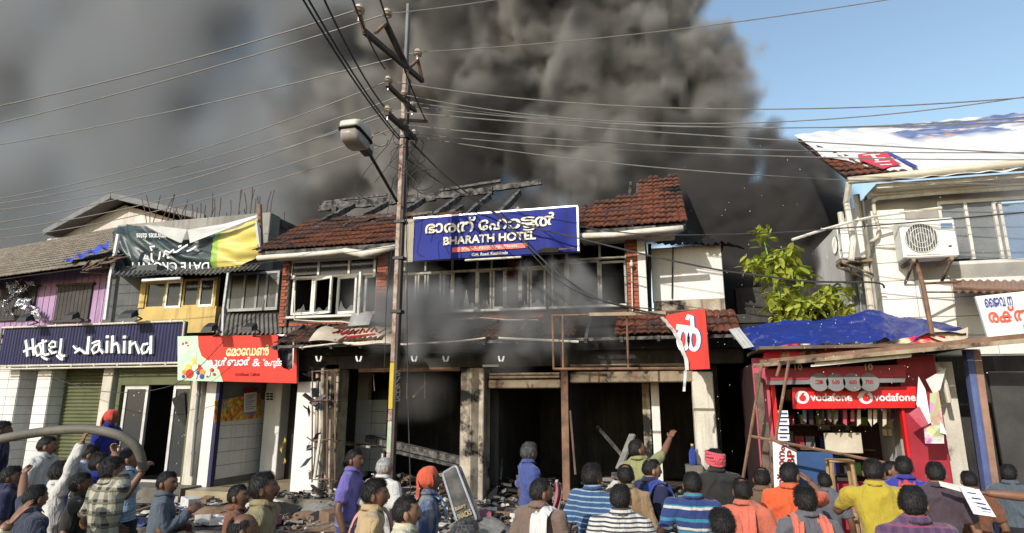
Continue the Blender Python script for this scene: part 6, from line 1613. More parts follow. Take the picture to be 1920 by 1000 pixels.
def raise_people():
    bpy.context.view_layer.update(); dg = bpy.context.evaluated_depsgraph_get()
    HA = {k: collect(o, dg) for k, o in HANDS.items()}
    for s in SPEC: s['arr'] = collect(s['wk'], dg)
    for o in TEMP: me = o.data; bpy.data.objects.remove(o); bpy.data.meshes.remove(me)
    for s in SPEC:
        root = thing('person', s['label'], 'person', s['loc'], 'onlookers and helpers in the street'); root.rotation_euler = (0, 0, s['hd']); root.scale = (s['S'],) * 3
        def put(name, v, f, mats, mi=None, smooth=True, par=None):
            me = bpy.data.meshes.new(name); me.from_pydata([tuple(q) for q in v], [], f)
            for q in (mats if isinstance(mats, (list, tuple)) else [mats]): me.materials.append(MATS[q])
            if mi is not None: me.polygons.foreach_set('material_index', mi)
            if smooth: me.polygons.foreach_set('use_smooth', [True] * len(f))
            me.validate(); o = bpy.data.objects.new(name, me); COL.objects.link(o); o.parent = par or root; return o
        hr = rotz(R(s['head'][0])) @ rotx(R(s['head'][1])); piv = v3(0, -.005 + s['lean'] * .65, 1.47); hc = HC + v3(0, s['lean'] * .65, 0)
        tfh = lambda p: (np.asarray(p) * .95 + hc + v3(0, 0, -.020) - piv) @ hr.T + piv
        V = []; Fc = []; MI = []
        def app(v, f, m_=0):
            o = sum(len(q) for q in V); V.append(np.asarray(v)); Fc.extend(tuple(i + o for i in q) for q in f); MI.extend([m_] * len(f))
        app(tfh(HS.reshape(-1, 3)), grid_faces())
        app(*tubev([piv + v3(0, -.008, -.09), piv + v3(0, -.006, 0), tfh(v3(0, -.028, -.06))], [.066, .055, .056], 14))
        for sd_ in (-1, 1):
            e_ = MB().ico((sd_ * .083, -.014, -.010), (.014, .022, .035), 0, 2); app(tfh(np.array(e_.v)), e_.f)
            e_ = MB().ico((sd_ * .032, .069, .010), (.014, .010, .009), 0, 1); app(tfh(np.array(e_.v)), e_.f, 1)
            e_ = MB().ico((sd_ * .032, .0775, .010), (.006, .0035, .0065), 0, 1); app(tfh(np.array(e_.v)), e_.f, 2)
        e_ = MB().ico((0, .083, -.066), (.022, .006, .005), 0, 1); app(tfh(np.array(e_.v)), e_.f, 3)
        for (sh, e, w_), sd_, hk, pm in ((s['AL'], -1, s['hL'], s['pL']), (s['AR'], 1, s['hR'], s['pR'])):
            sh = sh + v3(0, s['lean'] * .57, 0)
            pts, rs = smoothpath([sh + v3(-sd_ * .03, 0, 0), sh + (e - sh) * .5, e, e + (w_ - e) * .35, w_], [.050, .046, .039, .041, .027]); app(*tubev(pts, rs, 12))
            hv, hf, _ = HA[hk]; hv = hv.copy()
            if sd_ < 0: hv[:, 0] *= -1
            if sd_ < 0: hf = [tuple(reversed(q)) for q in hf]
            Rm = frame_to(w_ - e, pm if pm is not None else (-sd_, .2, 0)); app(hv @ Rm.T + w_, hf)
        put('body', np.concatenate(V), Fc, [f"skin{s['skin']}", 'eye_white', 'eye_dark', 'lip'], MI)
        # shirt, with folds
        v, f, nn = s['arr']; sd = s['seed'] * 7.3
        dsp = np.array([.017 * mnoise.noise((q[0] * 7 + sd, q[1] * 7, q[2] * 4.0 + q[0] * 5)) + .009 * mnoise.noise((q[0] * 16, q[1] * 16 + sd, q[2] * 9)) for q in v]); dsp += np.array([.020 * max(0, 1 - 2.6 * abs(mnoise.noise((q[0] * 4.2 + q[2] * 2.5 * (1 if q[0] > 0 else -1) + sd, q[1] * 3, q[2] * 3.1)))) ** 2 for q in v]) - .004; v = v + nn * dsp[:, None]
        shirt = put('shirt', v, f, s['shirt'])
        def colr(u, w2):
            a = u * 2 * PI + PI / 2; op = max(0, math.cos(a - PI / 2)) ** 6
            w3 = w2 * 2 if w2 < .5 else 2 - w2 * 2; o_ = .004 if w2 > .5 else 0
            rx = .066 + .030 * w3 + o_; ry = .064 + .026 * w3 + o_ ; return tuple(piv + v3(rx * math.cos(a), ry * math.sin(a) - .004 + .014 * w3 * max(0, math.sin(a)), .034 - .044 * w3 - .030 * op))
        cm = MB().grid(colr, 30, 4); put('collar', np.array(cm.v), cm.f, s['shirt'], par=shirt)
        # hair, brows, moustache
        hv, hf = hair_arrays('cloth' if s['style'] == 'cloth' else s['style'], s['seed'])
        if s['style'] == 'cloth': put('head_cloth', tfh(hv), hf, s['hair'])
        else:
            for sd_ in (-1, 1):
                q = MB().tube([(sd_ * .014, .087, .028), (sd_ * .034, .083, .032), (sd_ * .05, .070, .027)], [.003, .0045, .002], 5); o = len(hv); hv = np.vstack([hv, q.v]); hf = hf + [tuple(i + o for i in w2) for w2 in q.f]
            if s['mou']:
                q = MB().tube([(-.030, .074, -.060), (-.014, .087, -.050), (0, .091, -.048), (.014, .087, -.050), (.030, .074, -.060)], [.003, .007, .007, .007, .003], 6); o = len(hv); hv = np.vstack([hv, q.v]); hf = hf + [tuple(i + o for i in w2) for w2 in q.f]
            put('hair', tfh(hv), hf, s['hair'])
        # lower garment and feet
        mb = MB()
        if s['lower'].startswith('mundu'):
            n = 28; pr = [(.10, .19, .15), (.35, .185, .145), (.6, .185, .14), (.8, .18, .13), (.96, .165, .118)]
            mb.grid(lambda u, w2: (lambda zz, rx, ry: (rx * math.cos(u * 2 * PI) * (1 + .05 * math.sin(u * 40)), ry * math.sin(u * 2 * PI) * (1 + .05 * math.sin(u * 40)), zz))(*[np.interp(w2 * 4, range(5), [p[k] for p in pr]) for k in range(3)]), n * 2, 8)
        else:
            for sd_ in (-1, 1): mb.tube([(sd_ * .085, 0, .95), (sd_ * .095, .0, .80), (sd_ * .10, .01, .48), (sd_ * .105, -.01, .07)], [.095, .095, .072, .062], 14)
            mb.tube([(0, 0, .80), (0, 0, .98)], [.13, .15], 16)
        put('lower_garment', np.array([tuple(q) for q in mb.v]), mb.f, s['lower'])
        for sd_ in (-1, 1):
            q = MB().ico((sd_ * .105, .06, .035), (.045, .125, .035), 0, 2); put('sandal', np.array(q.v), q.f, 'sandal')
        # towels, tails, turbans
        for ex in s['extra']:
            if ex[0] == 'towel':
                _, m_, x0, wd, fl, bl = ex; path = [v3(x0, .150, 1.40 - fl), v3(x0 * .98, .150, 1.25), v3(x0 * .92, .118, 1.38), v3(x0 * .82, .055, 1.462), v3(x0 * .80, -.03, 1.475), v3(x0 * .9, -.115, 1.40), v3(x0, -.152, 1.25), v3(x0 * 1.04, -.160, 1.40 - bl)]
                path = [p + v3(0, s['lean'] * max(0, p[2] - .8), 0) for p in path]; pp, _ = smoothpath(path, [1] * 8, 5)
                mb = MB().grid(lambda u, w2: (lambda p: (p[0] + (w2 - .5) * wd, p[1] + .012 * math.sin(w2 * 14 + u * 6) + (.012 if p[1] > 0 else -.012), p[2] + .006 * math.sin(w2 * 20) - abs(w2 - .5) * wd * .5 * (1 if abs(p[1]) < .1 else 0)))(pp[min(int(round(u * (len(pp) - 1))), len(pp) - 1)]), len(pp) - 1, 10)
                put('towel', np.array([tuple(q) for q in mb.v]), mb.f, m_)
            elif ex[0] == 'tail':
                _, m_, L = ex
                mb = MB().grid(lambda u, w2: ((w2 - .5) * (.13 + .03 * u) + .02 * math.sin(u * 7), -.100 - .035 * math.sin(u * PI * .5) + .015 * math.sin(w2 * 12 + u * 5), .03 - u * L), 12, 10)
                put('head_cloth_tail', tfh(np.array(mb.v)), mb.f, m_)
            elif ex[0] == 'turban':
                m_ = ex[1]; q = MB()
                for k in range(5): q.tube([(.092 * math.cos(a), .108 * math.sin(a) - .008, -.012 + .020 * k + .020 * math.sin(a + k) + (.025 if math.sin(a) > 0 else -.015) * abs(math.sin(a))) for a in np.linspace(0, 2 * PI, 25)], .017, 8)
                for k in range(3): q.tube([((.052 - .016 * k) * math.cos(a), -.118 - .008 * k, .020 + (.052 - .016 * k) * math.sin(a)) for a in np.linspace(0, 2 * PI, 19)], .013, 8)
                put('turban', tfh(np.array([tuple(w2) for w2 in q.v])), q.f, m_)
            elif ex[0] == 'beard':
                q = MB()
                for k in range(260):
                    a = rng.uniform(-1.5, 1.5); zz = rng.uniform(-.115, -.05); x_ = .066 * math.sin(a) * (1 - .3 * (-zz / .118) ** 1.4); y_ = .088 * math.cos(a) if math.cos(a) > 0 else 0
                    c = v3(x_, y_ * .98, zz); q.add([c + v3(.006, 0, 0), c - v3(.006, 0, 0), c + v3(0, .012 * math.cos(a), -.022) + v3(.012 * math.sin(a), 0, 0)], [(0, 1, 2)])
                put('beard', tfh(np.array([tuple(w2) for w2 in q.v])), q.f, s['hair'])
C_ = cloth_mat
C_('trousers_dark', 'plain', (.025, .025, .03)); C_('trousers_brown', 'plain', (.09, .06, .045)); C_('trousers_blue', 'plain', (.04, .06, .11)); C_('mundu_white', 'plain', (.66, .64, .60)); C_('lungi_green', 'checks', (.05, .10, .05), (.16, .20, .12), (.3, .25, .1)); C_('lungi_blue', 'checks', (.06, .07, .16), (.18, .2, .3), (.3, .3, .35))
C_('navy_tee', 'plain', (.012, .016, .05)); C_('white_shirt', 'plain', (.66, .64, .60)); C_('royal_tee', 'plain', (.02, .03, .22)); C_('plaid_shirt', 'checks', (.50, .46, .35), (.04, .05, .06), (.20, .16, .08)); C_('sky_check', 'checks', (.42, .55, .66), (.22, .38, .55), (.7, .72, .74), s=.7); C_('denim', 'pins', (.03, .035, .06), (.09, .10, .14), s=.4)
C_('slate_shirt', 'plain', (.10, .125, .15)); C_('khaki_shirt', 'plain', (.30, .25, .13)); C_('brown_shirt', 'plain', (.20, .085, .05)); C_('lavender', 'plain', (.17, .14, .42)); C_('pale_check', 'checks', (.55, .56, .62), (.40, .42, .55), (.66, .66, .68), s=.5); C_('pink_shirt', 'plain', (.62, .30, .28)); C_('tan_shirt', 'plain', (.50, .36, .20)); C_('cream_shirt', 'plain', (.66, .60, .42)); C_('tie_dye', 'wash', (.05, .08, .20), (.24, .25, .24))
C_('blue_shirt', 'plain', (.065, .09, .27)); C_('taupe_shirt', 'plain', (.20, .14, .11)); C_('teal_stripe', 'bands', (.045, .10, .22), (.32, .42, .50), s=.55); C_('jacket_tan', 'plain', (.33, .22, .12)); C_('white_stripe', 'rings', (.64, .62, .58), (.05, .05, .07), s=.8); C_('olive_tee', 'plain', (.30, .30, .13)); C_('navy_shirt', 'plain', (.025, .028, .075)); C_('rugby', 'bands', (.035, .06, .19), (.05, .24, .33), (.60, .58, .52), s=1.25)
C_('black_vest', 'plain', (.035, .033, .03)); C_('coral_shirt', 'plain', (.60, .16, .10)); C_('brown_satin', 'plain', (.16, .105, .06)); C_('orange_shirt', 'plain', (.78, .13, .045)); C_('grey_vest', 'plain', (.14, .14, .16)); C_('mustard', 'plain', (.50, .38, .045)); C_('red_blue', 'bands', (.05, .05, .35), (.5, .03, .03), s=3); C_('purple_check', 'checks', (.10, .05, .11), (.16, .09, .16), (.32, .07, .12), s=.6); C_('mauve', 'plain', (.085, .06, .075))
C_('cloth_red', 'plain', (.60, .085, .06)); C_('cloth_orange', 'plain', (.62, .11, .055)); C_('cloth_pink', 'plain', (.68, .10, .13)); C_('cloth_white', 'plain', (.72, .71, .68)); C_('cloth_coral', 'plain', (.72, .18, .12)); C_('cloth_rose', 'plain', (.55, .20, .24)); C_('cloth_blue', 'plain', (.03, .06, .30))
HD = 4.65 * 1.28
hosep = [PD(-120, 845, 5.7), PD(-30, 830, 5.8), PD(40, 816, 5.88), PD(110, 807, HD), PD(170, 806, HD), PD(215, 814, HD), PD(245, 829, HD + .02), PD(262, 850, HD + .05), PD(268, 882, HD + .08)]
def hand_at(px, py, d): return tuple(PD(px, py, d * 1.28))
# ---- left group with the hose
person('man in navy T-shirt at the left edge, watching the fire', 8, 788, 7.2, -40, 'navy_tee', 'lungi_blue', style='thick', skin=1)
person('man in white shirt behind the hose, in profile', 88, 815, 5.9, -70, 'white_shirt', 'trousers_dark', armR='bent')
person('bending man in pale checked shirt under the hose', 130, 830, 5.5, -35, 'pale_check', 'mundu_white', lean=.25, head=(0, -20), armR=(hand_at(157, 830, 5.0),), handR='grip')
person('man in dark striped shirt gripping the hose with a raised bare arm', 72, 905, 3.9, -25, 'denim', 'trousers_blue', armL=(hand_at(42, 838, 4.35), (-.3, -.5, -.3)), handL='grip', palmL=(0, .6, -.2))
person('man in white sleeves reaching up to the hose in mid bundle', 112, 862, 4.7, -30, 'white_shirt', 'trousers_brown', style='thick', armR=(hand_at(155, 826, 4.62), (.6, .2, -.5)), handR='grip', long=True, palmR=(0, .5, .2))
person('man in royal blue T-shirt with red neckline looking along the hose', 182, 846, 4.85, -70, 'royal_tee', skin=1, extra=(('towel', 'cloth_red', .02, .03, .05, .05),))
person('man in cream and black plaid shirt holding the hose overhead', 212, 854, 4.35, -12, 'plaid_shirt', style='thick', armR=(hand_at(212, 833, 4.62), (.9, .2, -.2)), handR='grip', palmR=(0, .4, .6), armL='bent', head=(-15, 0))
person('man in light blue checked shirt guiding the bent hose end', 246, 836, 5.0, -55, 'sky_check', 'trousers_dark', skin=0, armR=(hand_at(268, 884, 4.75), (.5, -.2, -.8)), handR='grip', palmR=(-.5, .5, 0))
person('man in red head cloth and blue shirt standing by the glass doors', 206, 767, 9.2, -80, 'royal_tee', 'mundu_white', hair='cloth_red', style='cloth', extra=(('tail', 'cloth_red', .30),), base=.28, armR='bent', skin=1)
person('man in slate grey shirt with clasped hands near the litter', 310, 880, 4.35, -55, 'slate_shirt', armR='chest', armL='fold', skin=1, head=(-25, 0), long=True)
person('man whose open hand is raised at the bottom left corner', -75, 905, 2.9, -50, 'cream_shirt', armR=(hand_at(18, 982, 2.75), (.3, -.2, -.9)), handR='open', palmR=(-.3, .9, 0), long=True)
# ---- middle left
person('man in khaki shirt in profile, thick black hair', 487, 883, 3.55, -72, 'khaki_shirt', style='thick', skin=1, mou=True)
person('man in rust brown shirt half hidden behind the khaki shirt', 452, 905, 4.1, -60, 'brown_shirt', skin=1)
person('balding man at the bottom edge beside the litter', 452, 957, 3.0, -75, 'trousers_brown', style='bald', skin=1)
person('man in lavender shirt standing left of the pole', 660, 840, 5.3, -80, 'lavender', 'lungi_blue', skin=1)
person('grey haired man in white shirt seen from behind by the pole', 717, 856, 5.2, -12, 'white_shirt', 'mundu_white', hair='hair_white', style='short', skin=2)
person('man in tan shirt with pink shoulder cloth in front of the pole', 692, 894, 3.55, -65, 'tan_shirt', style='thick', extra=(('towel', 'pink_shirt', -.11, .12, .2, .35),))
person('smooth haired man in cream collar right of the pole', 757, 926, 3.25, -80, 'cream_shirt', skin=2)
person('man with orange head cloth and stained blue shirt', 802, 873, 4.15, -68, 'tie_dye', hair='cloth_orange', style='cloth', extra=(('tail', 'cloth_orange', .26), ('towel', 'sky_check', 0.0, .12, .05, .06)), skin=1)
person('man with tousled dark hair at the bottom edge below the fallen signboard', 868, 972, 2.85, -40, 'black_vest', style='thick', hair='hair_grey')
# ---- middle
person('grey haired man in blue shirt holding a pink cloth before the doorway', 991, 828, 5.75, -62, 'blue_shirt', 'mundu_white', hair='hair_grey', style='thick', armR='fold', skin=1, extra=(), long=False)
person('bearded man in taupe shirt with white towel on one shoulder', 1013, 893, 3.8, -25, 'taupe_shirt', armR='fold', extra=(('towel', 'cloth_white', .10, .16, .3, .45), ('beard',)), head=(-30, 0), skin=0)
person('man in blue polo shirt with white stripes, curly hair', 1110, 867, 4.35, -15, 'teal_stripe', 'lungi_green', style='thick', head=(-25, 8), skin=1, armL='down')
person('man in tan jacket behind the white striped shirt', 1172, 868, 4.55, 0, 'jacket_tan', style='thin', long=True)
person('man in white shirt with thin black stripes at the bottom edge', 1162, 904, 3.55, 5, 'white_stripe', skin=1)
person('man in olive T-shirt pointing up at the building', 1197, 821, 5.75, -35, 'olive_tee', 'lungi_green', skin=0, head=(-25, 18), armR=(hand_at(1268, 803, 6.0), (.3, .1, -.6)), handR='clap', palmR=(0, -.3, -1))
person('man in navy shirt with bright blue collar cloth, in profile', 1213, 857, 4.85, -50, 'navy_shirt', 'lungi_green', style='thin', extra=(('towel', 'cloth_blue', .12, .14, .2, .4),), skin=2)
person('man in blue polo shirt with teal and white bands', 1297, 881, 4.1, -8, 'rugby', skin=0, armL='hip')
person('man wearing a pink turban and black vest', 1340, 838, 5.0, 0, 'black_vest', hair='hair_black', extra=(('turban', 'cloth_pink'),), skin=1)
person('thin haired man in coral shirt with matching shoulder cloth', 1390, 893, 4.0, -10, 'coral_shirt', style='thin', extra=(('towel', 'cloth_coral', .04, .13, .1, .5),), skin=1)
person('dark haired man at the bottom edge before the coral shirt', 1352, 951, 3.1, -10, 'mauve', style='thick')
# ---- right
person('man in shiny brown shirt beside the upright white board', 1425, 874, 4.6, -20, 'brown_satin', style='thin', long=True)
person('man in bright orange shirt raising one hand', 1477, 863, 4.3, -15, 'orange_shirt', head=(-25, 0), armR=(hand_at(1520, 905, 4.5), (.6, -.2, -.6)), handR='open', palmR=(-.6, .6, 0))
person('man in grey vest with coral scarf round his neck', 1507, 908, 3.6, 4, 'grey_vest', style='thick', extra=(('towel', 'cloth_coral', .115, .085, .1, .45), ('towel', 'cloth_coral', -.115, .085, .1, .45)), skin=1)
person('man in mustard yellow shirt with raised left hand', 1636, 857, 4.2, -5, 'mustard', 'trousers_dark', style='short', armL=(hand_at(1592, 930, 4.45), (-.6, -.3, -.6)), handL='open', palmL=(.7, .4, 0), build=1.04)
person('man in red collared blue shirt beside the mustard shirt', 1692, 852, 4.9, -15, 'red_blue', style='short', skin=1, extra=(('towel', 'cloth_red', 0.0, .15, .05, .12),))
person('man in purple checked shirt nearest the camera at right', 1710, 907, 3.05, -4, 'purple_check', style='short')
person('man in dark mauve shirt beside the dark shop', 1750, 862, 4.45, -10, 'mauve', style='short', skin=2)
person('bare armed man at the right edge carrying a white board', 1985, 850, 4.2, 60, 'slate_shirt', armL=(hand_at(1850, 925, 4.2), (0, -.2, -1)), handL='grip', palmL=(0, 0, -1), skin=0)
# ---- fillers seen between the others
person('dark haired man in navy shirt under the raised bare arm', 28, 872, 4.9, -45, 'navy_shirt', style='thick', skin=1)
person('dark shirted man ducking behind the plaid shirt', 150, 885, 4.5, -50, 'black_vest', style='thick', skin=1)
person('man in sky blue shirt behind the hose bend', 232, 862, 5.6, -60, 'blue_shirt', skin=1)
person('man facing the camera side between the mustard and red collars', 1662, 862, 5.4, -115, 'brown_satin', skin=0)
person('man in dark vest seen over the orange shoulders', 1545, 884, 5.2, -20, 'grey_vest', skin=1, style='short')
person('man in grey shirt at the right edge behind the carried board', 1888, 868, 5.2, -25, 'slate_shirt', skin=1)
person('man with short hair in maroon shirt before the dark shop', 1815, 880, 4.9, -15, 'brown_shirt', skin=0)
raise_people()
# ---- the hose itself
mat('hose_rubber', (.17, .15, .12), (.11, .10, .08), rough=.6, ns=5, bump=.25, bs=50, streak=.3)
hp = []
for i in range(len(hosep) - 1):
    p0, p1, p2, p3 = hosep[max(i - 1, 0)], hosep[i], hosep[i + 1], hosep[min(i + 2, len(hosep) - 1)]
    for k in range(8):
        t = k / 8; hp.append(.5 * ((2 * p1) + (p2 - p0) * t + (2 * p0 - 5 * p1 + 4 * p2 - p3) * t * t + (3 * p1 - p0 - 3 * p2 + p3) * t ** 3))
MB().tube(hp + [hosep[-1]], .044, 16).build('fire_hose', 'hose_rubber', smooth=True, label='thick grey fire hose carried over the heads of the men at left', cat='hose')
# carried white board, pink cloth
cb_ = thing('carried_board', 'bent white board with blue print carried past the dark shop', 'board', PD(1820, 960, 5.31))
MB().prism([PD(x, y, d_) for x, y, d_ in ((1760, 902, 5.376), (1826, 916, 5.27), (1836, 932, 5.27), (1764, 912, 5.376))], (0, .01, 0)).prism([PD(x, y, d_) for x, y, d_ in ((1800, 914, 5.3), (1836, 918, 5.25), (1868, 970, 5.18), (1826, 964, 5.18))], (0, .01, 0)).build('sheet', 'white_paint', cb_)
mb = MB()
for k in range(4): mb.add([PD(x, y, 5.16) for x, y in ((1812 + k * 9, 922 + k * 10), (1830 + k * 9, 925 + k * 10), (1832 + k * 9, 928 + k * 10), (1814 + k * 9, 925 + k * 10))], [(0, 1, 2, 3)])
mb.build('print_line', 'blue_print', cb_)
MB().grid(lambda u, v: PD(1038 + 12 * v + 3 * math.sin(u * 5), 905 + 62 * u, 6.9 + .05 * math.sin(v * 9 + u * 3)), 12, 8).build('hanging_cloth', 'cloth_rose', smooth=True, label='pink cloth hanging from the hands of the man in blue shirt', cat='cloth')
# ================================================================= RUBBLE AND LITTER
random.seed(21)
for nm, c in (('litter_white', (.62, .60, .56)), ('litter_pink', (.42, .12, .20)), ('litter_red', (.45, .05, .05)), ('litter_yellow', (.58, .42, .08)), ('litter_blue', (.10, .14, .32)), ('litter_brown', (.22, .14, .09)), ('litter_black', (.018, .017, .016)), ('litter_grey', (.24, .23, .21))): mat(nm, c, ns=12, bump=.15, rough=.7)
def ground_z(x, y): return ZG if y > 9.86 and x > -6.75 else (.36 if y > 9.45 and x > -5.7 else .28)
# ash and char fragments: nobody could count them
ash = MB(); am = ['litter_black', 'char_wood', 'litter_grey', 'litter_brown', 'clay_tile_burnt', 'litter_white']
for i in range(5200):
    x = random.uniform(-9.0, 1.6); y = random.triangular(8.15, 13.2, 9.6)
    if x < -6.9 and y > 10.1: continue
    z = ground_z(x, y) + random.random() ** 3 * .10 * (1 if y > 9 else .5); s_ = random.uniform(.015, .075) * (1.4 if random.random() < .1 else 1); a = random.uniform(0, PI)
    dx, dy = math.cos(a) * s_, math.sin(a) * s_; h = random.uniform(.004, .03); tl = random.uniform(-.3, .3) * s_
    k = random.random(); m_ = 0 if k < .30 else 1 if k < .42 else 2 if k < .68 else 3 if k < .80 else 4 if k < .87 else 5
    q = random.uniform(.3, .9)
    b_ = [(x - dx, y - dy, z + tl), (x + dy * q, y - dx * q, z), (x + dx, y + dy, z - tl), (x - dy * q, y + dx * q, z)]
    ash.add(b_ + [(p[0], p[1], p[2] + h) for p in b_], [(4, 5, 6, 7), (0, 1, 5, 4), (1, 2, 6, 5), (2, 3, 7, 6), (3, 0, 4, 7)], m_)
for i in range(150):      # longer charred sticks, slats and broken tiles lying through the ash
    x = random.uniform(-8.6, 1.4); y = random.triangular(8.2, 12.5, 9.3)
    if x < -6.9 and y > 10.0: continue
    z = ground_z(x, y) + random.uniform(.03, .12); L = random.uniform(.15, .7); a = random.uniform(0, PI); q = Vector((math.cos(a) * L / 2, math.sin(a) * L / 2, random.uniform(-.05, .08)))
    o_ = len(ash.v); ash.beam(Vector((x, y, z)) - q, Vector((x, y, z)) + q, random.uniform(.015, .07), random.uniform(.012, .03), random.choice((0, 1, 1, 0, 3, 4, 2)))
for i in range(9):        # low heaps
    cx_, cy_ = random.uniform(-7.5, 1.0), random.uniform(8.7, 9.8); hh = random.uniform(.08, .22); rr_ = random.uniform(.35, .7); z0 = ground_z(cx_, cy_)
    ash.grid(lambda u, v: (cx_ + (u - .5) * 2 * rr_, cy_ + (v - .5) * 1.5 * rr_, z0 - .01 + hh * max(0, 1 - ((u - .5) ** 2 + (v - .5) ** 2) * 4) + .05 * mnoise.noise((u * 5 + i, v * 5, i)) * (1 if .1 < u < .9 and .1 < v < .9 else 0)), 14, 14, random.choice((0, 2, 3)))
ash.build('ash_debris', am, label='bed of ash, char and broken bits over the steps and pavement', cat='debris', kind='stuff')
# countable litter on the pavement left of the white pillar and in front of the steps
LM = ['litter_white', 'litter_pink', 'litter_red', 'litter_yellow', 'litter_blue', 'litter_brown', 'litter_grey']
NMS = {'litter_white': 'white', 'litter_pink': 'pink', 'litter_red': 'red', 'litter_yellow': 'yellow', 'litter_blue': 'blue', 'litter_brown': 'brown', 'litter_grey': 'grey'}
def litter(px, py, kind, mt, Zz=.29, s_=.16):
    c = PZ(px, py, Zz); a = random.uniform(0, PI); ca, sa = math.cos(a), math.sin(a); w, l = s_ * random.uniform(.55, .9), s_ * random.uniform(.8, 1.3); mb = MB()
    if kind == 'box':
        h = s_ * random.uniform(.3, .6); t_ = random.uniform(-.3, .3); q = MB().box(-w / 2, w / 2, -l / 2, l / 2, 0, h, .004)
        mb.add([(c.x + x * ca - y * sa, c.y + x * sa + y * ca, c.z + z + x * t_ + .01) for x, y, z in q.v], q.f)
    else:
        mb.grid(lambda u, v: (lambda x, y: (c.x + x * ca - y * sa, c.y + x * sa + y * ca, c.z + .03 + s_ * .28 * mnoise.noise((u * 2.2 + px, v * 2.2, 1)) + s_ * .1 * mnoise.noise((u * 6, v * 6, px))))((u - .5) * w * 1.4, (v - .5) * l * 1.2), 7, 7)
    where = 'the pavement below the glass doors' if px < 370 else 'the floor edge before the tiled cool bar' if px < 470 else 'the ground at the white pillar foot' if px < 600 else 'the rubble around the electricity pole' if px < 820 else 'the hotel steps near the middle pillar' if px < 1010 else 'the right bay steps' if px < 1400 else 'the ground before the red kiosk'
    where += ', nearer the crowd' if py > 945 else ''
    nm = {'box': 'crushed_carton', 'sheet': 'crumpled_paper'}[kind]
    o = mb.build(nm, mt, cat='carton' if kind == 'box' else 'paper', group='litter on the pavement', label=f"{'small' if s_ < .15 else 'large' if s_ > .21 else 'medium'} {NMS[mt]} {'crushed carton' if kind == 'box' else 'crumpled sheet'} littering {where}")
    return o
spots = []
for i in range(150):
    px = random.uniform(270, 560); py = random.uniform(893, 985)
    if py < 890 + (px - 300) * .05: continue
    spots.append((px, py))
for i in range(44): spots.append((random.uniform(560, 1000), random.uniform(925, 990)))
for i in range(14): spots.append((random.uniform(1060, 1330), random.uniform(905, 960)))
for i in range(16): spots.append((random.uniform(1500, 1720), random.uniform(905, 985)))
for i, (px, py) in enumerate(spots):
    k = random.random(); mt = LM[0] if k < .45 else random.choice(LM[1:] + ['litter_grey', 'litter_brown'])
    if px > 560 and random.random() < .5: mt = random.choice(('litter_grey', 'litter_brown', 'litter_white'))
    litter(px, py, random.choice(('box', 'sheet', 'sheet')), mt, .29 if py > 900 else .33, random.uniform(.12, .32))
# fallen black snack signboard leaning by the middle pillar
sb = thing('fallen_signboard', 'charred rounded signboard reading snacks leaning against the middle pillar', 'sign', PD(865, 985, 8.6))
def sbq(u, v, off=0.0):
    A_ = PD(863, 990, 8.4).lerp(PD(897, 975, 8.5), u); B_ = PD(832, 888, 9.2).lerp(PD(858, 873, 9.3), u); p = A_.lerp(B_, v); return p + Vector((-.02, -off, off * .5))
mat('sooty_board', (.045, .043, .040), (.15, .14, .125), rough=.8, ns=3, bump=.4)
rr = []
for (u0, v0, a0) in ((.12, .06, PI), (.88, .06, 1.5 * PI), (.88, .94, 0), (.12, .94, .5 * PI)):
    for k in range(5): a = a0 + k * PI / 8; rr.append(sbq(u0 + .12 * math.cos(a), v0 + .06 * math.sin(a)))
MB().prism(rr, (.05, .06, .0)).build('board', 'sooty_board', sb)
MB().tube(rr + [rr[0]], .018, 6).build('rim', 'alu', sb)
mat('gold_print', (.42, .32, .16), (.30, .22, .11), bump=0)
text_on(MB(), 'SNACKS', lambda u, v: sbq(.12 + .76 * u, .10 + .09 * v, .03), .03).build('lettering', 'gold_print', sb)
text_on(MB(), 'Bakery', lambda u, v: sbq(.12 + .6 * u, .24 + .08 * v, .03), .02).build('lettering', 'gold_print', sb)
# fallen beams and roof sheets inside the bays
def fallen(lab, a, b, w, h, mt='char_wood', nm='fallen_timber'):
    a = Vector(a); b = Vector(b); MB().beam(a, b, w, h).build(nm, mt, label=lab, cat='timber', group='fallen roof timbers')
fallen('long charred ceiling beam fallen slantwise across the left bay', P(690, 822, 11.6), P(884, 868, 11.0), .16, .12)
fallen('thin charred batten lying under the fallen ceiling beam', P(720, 842, 11.2), P(880, 880, 10.9), .08, .05)
fallen('half burnt plank propped in the left bay near the cage', P(640, 830, 11.4), P(700, 838, 11.2), .2, .04, 'scorched_plaster')
fallen('charred pole leaning in the middle bay', P(944, 770, 11.6), P(938, 900, 11.0), .06, .06)
fallen('split board leaning beside the inner post of the right bay', P(1186, 815, 11.0), P(1160, 880, 10.7), .12, .04, 'litter_grey')
fallen('blackened batten lying over the debris in the right bay', P(1120, 800, 11.4), P(1180, 870, 10.8), .05, .04)
